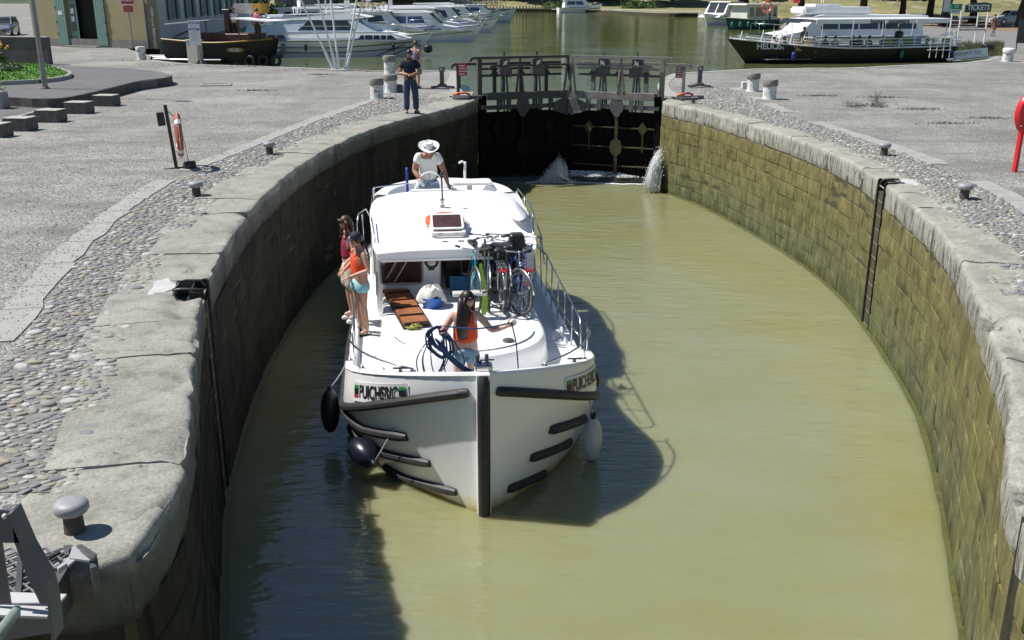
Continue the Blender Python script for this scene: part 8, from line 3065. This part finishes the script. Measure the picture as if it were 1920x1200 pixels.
P1, P2, P3, P4 = at(1792, 98, 61.6), at(1842, 98, 62.2), at(1778, 80, 66.5), at(1825, 92, 66.8)
for p, top in ((P1, 6), (P2, 6), (P3, 10), (P4, 8)):
    z1 = 2.25
    MB().tube([V(p.x, p.y, -.3), V(p.x, p.y, z1)], .045, 8).build('post', BOATW, ts, smooth=SH)
MB().tube([V(P3.x, P3.y, 1.15), V(P4.x, P4.y, 1.15)], .05, 6).build('cross_bar', pm('grey_post'), ts)
MB().tube([V(P1.x, P1.y, 1.15), V(P2.x, P2.y, 1.15)], .05, 6).build('cross_bar', pm('grey_post'), ts)
sl_ = math.atan2(P2.y - P1.y, P2.x - P1.x)
sg2 = thing('ticket_board_tmp', (0, 0, 0), 0, None, None); bpy.data.objects.remove(sg2)
cx_, cy_ = (P1.x + P2.x) / 2 + .15, (P1.y + P2.y) / 2 - .08
pts = [(-.95, 0), (.95, .03), (.95, .50), (.45, .58), (0, .56), (-.45, .54), (-.95, .42)]
m = MB()
n = len(pts)
m.add([(x, 0, z) for x, z in pts] + [(x, .06, z) for x, z in pts], [tuple(range(n)), tuple(range(2 * n - 1, n - 1, -1))] + [(i, (i + 1) % n, n + (i + 1) % n, n + i) for i in range(n)])
tb = m.build('sign_board', pm('dark_green_board', (.012, .05, .045), .5), ts)
tb.location = (cx_, cy_, 2.14); tb.rotation_euler.z = sl_
text('TICKETS', .43, SIGNW, tb, (0, -.012, .27), (PI / 2, 0, 0), bold=.012)
gbd = MB().box((0, 0, .25), (.66, .06, .56)).build('green_board', pm('green_board', (.02, .26, .17), .5), ts)
gbd.location = (cx_ - 1.32, cy_ + .02, 2.10)
text('ICI', .20, SIGNW, gbd, (0, -.035, .38), (PI / 2, 0, 0), bold=.006)
MB().box((0, -.034, .10), (.62, .006, .22)).build('white_band', SIGNW, gbd)
text('DEPARTS', .135, pm('green_board'), gbd, (0, -.042, .10), (PI / 2, 0, 0), bold=.004)
o = MB().box((0, 0, .3), (.55, .5, .6)).build('litter_bin', BLACKP, None, bevel=.04)
c = G(1853, 105); o.location = (c.x, c.y + .2, 0)
tag(o, 'black bin at the shore end of the gangway', 'bin')
cb = thing('chalkboard', G(1920, 97), R(-20), 'dark chalkboard on legs at the right edge', 'chalkboard')
MB().box((0, 0, 1.15), (1.0, .05, 1.35)).build('board', pm('slate_board', (.02, .03, .028), .6), cb)
for x in (-.44, .44):
    MB().box((x, 0, .25), (.06, .05, .5)).build('leg', BRW, cb)
# map stand, kiosk signs, posts by the road
c = G(1770, 50)
ks = thing('map_stand', c, R(-10), 'small green framed map stand on two posts behind the ticket frame', 'sign')
for x in (-.28, .28):
    MB().box((x, 0, .7), (.07, .07, 1.4)).build('post', GSTEEL, ks)
MB().box((0, 0, 2.1), (.8, .1, 1.5)).build('panel', pm('green_board'), ks, bevel=.02)
MB().box((0, -.06, 2.1), (.6, .02, 1.3)).build('map', SIGNW, ks)
for k, px in enumerate((1441, 1487, 1546, 1620)):
    o = MB().tube([(0, 0, 0), (0, 0, 4.5)], .06, 8).build('flag_pole', pm('galvanised_pole'), None, smooth=SH)
    c = G(px, 24 + 2 * k); o.location = c
    tag(o, ['leftmost thin pole along the road', 'second thin pole along the road', 'third thin pole along the road', 'fourth thin pole along the road, nearest the ticket stand'][k], 'pole')
for k, (px, py) in enumerate(((1442, 48), (1476, 53), (1208, 12), (1240, 13), (1295, 13), (1145, 10), (1155, 12), (1169, 14))):
    h = .9 if k < 2 else .7
    o = MB().box((0, 0, h / 2), (.22, .22, h), tap=.7).build('mooring_stake', BRW if k else BLACKP, None)
    c = G(px, py); o.location = c
    tag(o, 'dark timber mooring stake, %s' % ('by the houseboat', 'right of the houseboat', 'left of three on the pale path', 'middle of three on the pale path', 'right of three on the pale path', 'first right of the far white boat', 'second right of the far white boat', 'third right of the far white boat')[k], 'stake', 'dark mooring stakes on the far bank')
# low white barrier and benches by the road
for k, (px, py, L) in enumerate(((1725, 38, 3.2), (1850, 46, 6.0))):
    br = thing('barrier', G(px, py), R(-6), ['pale low barrier behind the trees', 'pale low barrier in front of the parked white car'][k], 'barrier')
    MB().box((0, 0, .75), (L, .08, .18)).build('beam', BOATW, br)
    for x in (-L / 2 + .3, 0, L / 2 - .3):
        MB().box((x, 0, .35), (.2, .2, .7)).build('post', BOATW, br)

# ---------------------------------------------------------------- trees
BARK = pm('dark_bark', (.055, .045, .035), .95, var=.4, scale=3, bump=.02, bscale=12)
def crown_mesh(seedv, n, rad, hgt, leaf):
    rr = random.Random(seedv)
    m = MB()
    lobes = []
    for _ in range(16):
        d = V(rr.gauss(0, 1), rr.gauss(0, 1), rr.gauss(0, .8)).normalized() * rr.uniform(.35, .9)
        lobes.append((V(d.x * rad, d.y * rad, d.z * hgt), rr.uniform(.22, .42) * rad))
    for c, r in lobes:
        mi = rr.randrange(3)
        for _ in range(n // 16):
            m.mi = mi if rr.random() < .6 else rr.randrange(3)
            d = V(rr.gauss(0, 1), rr.gauss(0, 1), rr.gauss(0, 1)).normalized() * r * (rr.random() ** .5)
            p = c + d
            a = V(rr.gauss(0, 1), rr.gauss(0, 1), rr.gauss(0, .5)).normalized() * leaf
            b = V(rr.gauss(0, 1), rr.gauss(0, 1), rr.gauss(0, .5)).normalized() * leaf * .7
            m.add([p - a, p + b, p + a, p - b], [(0, 1, 2, 3)])
    o = m.build('crown', LEAFM, None, fixn=False)
    me = o.data
    bpy.data.objects.remove(o)
    return me
CRN = [crown_mesh(k, 6500, 4.6, 3.2, .34) for k in range(3)]
def trunk_mesh(seedv, h=4.5):
    rr = random.Random(seedv)
    m = MB()
    pts = [V(rr.gauss(0, .10) * k, rr.gauss(0, .10) * k, h * k / 4) for k in range(5)]
    m.tube(pts, [.42, .34, .30, .27, .22], 10)
    for k in range(5):
        a = 2 * PI * k / 5 + rr.random()
        d = V(math.cos(a), math.sin(a), .9)
        p = pts[3 + (k % 2)]
        m.tube([p, p + d * .9, p + d * 2.0 + V(0, 0, .5), p + d * 3.0 + V(0, 0, 1.4)], [.16, .12, .08, .03], 7)
    o = m.build('trunk', BARK, None, smooth=True)
    me = o.data
    bpy.data.objects.remove(o)
    return me
TRK = [trunk_mesh(k) for k in range(3)]
def tree(x, y, z, k, sc, label, low=0):
    t = thing('plane_tree', (x, y, z), rnd.uniform(0, 6), label, 'tree', 'trees round the basin')
    link_mesh('trunk', TRK[k % 3], t)
    o = link_mesh('crown', CRN[k % 3], t, (0, 0, 6.2 - low))
    t.scale = (sc, sc, sc * rnd.uniform(.9, 1.1))
    return t
k = 0
for px, py, lab in ((1742, 42, 'tall tree with dark trunk just left of the ticket stand'), (1822, 44, 'tall tree whose trunk shows behind the TICKETS sign'), (1690, 36, 'dark trunked tree right of the white cruiser roof'), (1640, 30, 'dark trunked tree above the white cruiser roof'), (1912, 52, 'tree whose dark trunk stands by the chalkboard')):
    c = G(px, py)
    tree(c.x, c.y, 0, k, 1.15, lab)
    k += 1
for (x, y, z), w_ in zip(((34, 150, 0), (37, 132, 0), (38, 172, .5), (40, 118, 0), (44, 105, 0)), ('second farthest', 'middle', 'farthest', 'second nearest', 'nearest')):
    tree(x, y, z, k, 1.3, 'shade tree in the row beyond the right bank road, %s of five' % w_)
    k += 1
for x in range(-44, 44, 8):
    tree(x + rnd.uniform(-2, 2), 238 + rnd.uniform(-5, 8) - (12 if x > 20 else 0), 1.5, k, rnd.uniform(1.5, 2.0), 'broad green tree on the slope beyond the far bank, %s' % ('far left', 'left', 'left of the piling', 'over the piling', 'left of centre', 'behind the piling end', 'over the far white boat', 'right of the far white boat', 'over the old bank wall', 'right', 'far right')[(x + 44) // 8], low=2.0)
    k += 1
for x in range(-50, 50, 13):
    tree(x + rnd.uniform(-3, 3), 268 + rnd.uniform(-5, 8), 9, k, rnd.uniform(1.9, 2.3), 'tall green tree high on the far slope, %s of eight from the left' % ('first', 'second', 'third', 'fourth', 'fifth', 'sixth', 'seventh', 'last')[(x + 50) // 13], low=2.0)
    k += 1
for x, y, s in ((-23.0, 97, .55), (-27, 84, 1.2), (-31, 152, 1.3), (-33, 175, 1.5), (-34, 200, 1.5)):
    tree(x, y, 0, k, s, ['bright green bushy tree between the wing and the grey house' if s < 1 else 'green tree behind the left bank houses, %s' % ('', 'near', 'middle', 'far', 'farthest')[k % 5]][0], low=2.5 if s < 1 else 0)
    k += 1
# dark hedge and parked vehicles under the trees on the right
m = MB()
rr = random.Random(77)
for _ in range(5200):
    px = rr.uniform(1425, 1700)
    p = G(px, 16 + (px - 1425) * .05)
    p += V(rr.gauss(0, 1), rr.gauss(0, 1.0), rr.uniform(.3, 3.6))
    a = V(rr.gauss(0, 1), rr.gauss(0, 1), rr.gauss(0, .5)).normalized() * .32
    b = V(rr.gauss(0, 1), rr.gauss(0, 1), rr.gauss(0, .5)).normalized() * .25
    m.add([p - a, p + b, p + a, p - b], [(0, 1, 2, 3)])
tag(m.build('hedge', LEAFM[2], None, fixn=False), 'dark shrubbery under the trees beyond the road', kind='stuff')
c0 = None
for k, px in enumerate((1462, 1500, 1538, 1578, 1622, 1664, 1702)):
    c = G(px, 25 + k * 1.1)
    labs = ['dark car parked under the trees, leftmost of the row', 'blue grey car parked second under the trees', 'black car parked third under the trees', 'dark car parked in the middle of the row under the trees', 'silver car parked under the trees', 'dark car parked left of the trunk by the ticket stand', 'black car parked nearest the ticket stand']
    car((c.x, c.y, 0.02), R(60 + 25 * (k % 2)), labs[k], (PD_, PB_, PD_, PD_, PS_, PD_, PD_)[k], group='cars parked under the trees')
# shrubs on the far bank, reeds by the gangway
m = MB()
for _ in range(1500):
    px = rr.choice((rr.uniform(1165, 1230), rr.uniform(1180, 1200), rr.uniform(1020, 1060)))
    p = G(px, 16) + V(rr.gauss(0, .5), rr.gauss(0, 1.5), abs(rr.gauss(0, .7)))
    a = V(rr.gauss(0, 1), rr.gauss(0, 1), rr.gauss(0, .5)).normalized() * .28
    m.add([p - a, p + V(a.y, -a.x, .1) * .6, p + a, p - V(a.y, -a.x, .1) * .6], [(0, 1, 2, 3)])
tag(m.build('bank_shrubs', LEAFM[0], None, fixn=False), 'low green scrub growing along the far bank', kind='stuff')
m = MB()
for _ in range(2600):
    px = rr.uniform(1795, 1880)
    p = G(px, rr.uniform(86, 108) - (px - 1795) * .02)
    if px < 1850 and rr.random() < .3:
        continue
    h = rr.uniform(.1, .45)
    m.add([p + V(-.03, 0, 0), p + V(.03, 0, 0), p + V(rr.gauss(0, .08), rr.gauss(0, .08), h)], [(0, 1, 2)])
tag(m.build('dry_reeds', pm('dry_reed', (.26, .25, .12), .9, var=.3), None, fixn=False), 'dry tufts of grass around the gangway', kind='stuff')
m = MB()
for _ in range(1500):
    t = rr.random()
    if rr.random() < .5:
        q = basL[rr.randrange(len(basL) - 1)]
        p = V(q[0] + rr.gauss(0, 1.2), q[1] - .5 + rr.gauss(0, .15), 0)
    else:
        q = rr.choice([G2(1720, 205), G2(1780, 232), G2(1540, 180), G2(1650, 183), G2(1860, 222), G2(600, 140), G2(480, 170)])
        p = V(q[0] + rr.gauss(0, .35), q[1] + rr.gauss(0, .08), 0)
    m.add([p + V(-.012, 0, 0), p + V(.012, 0, 0), p + V(rr.gauss(0, .04), rr.gauss(0, .04), rr.uniform(.02, .07))], [(0, 1, 2)])
tag(m.build('weeds', pm('dry_weed', (.13, .14, .05), .9, var=.3), None, fixn=False), 'scattered dry weeds poking out of the gravel quays', kind='stuff')
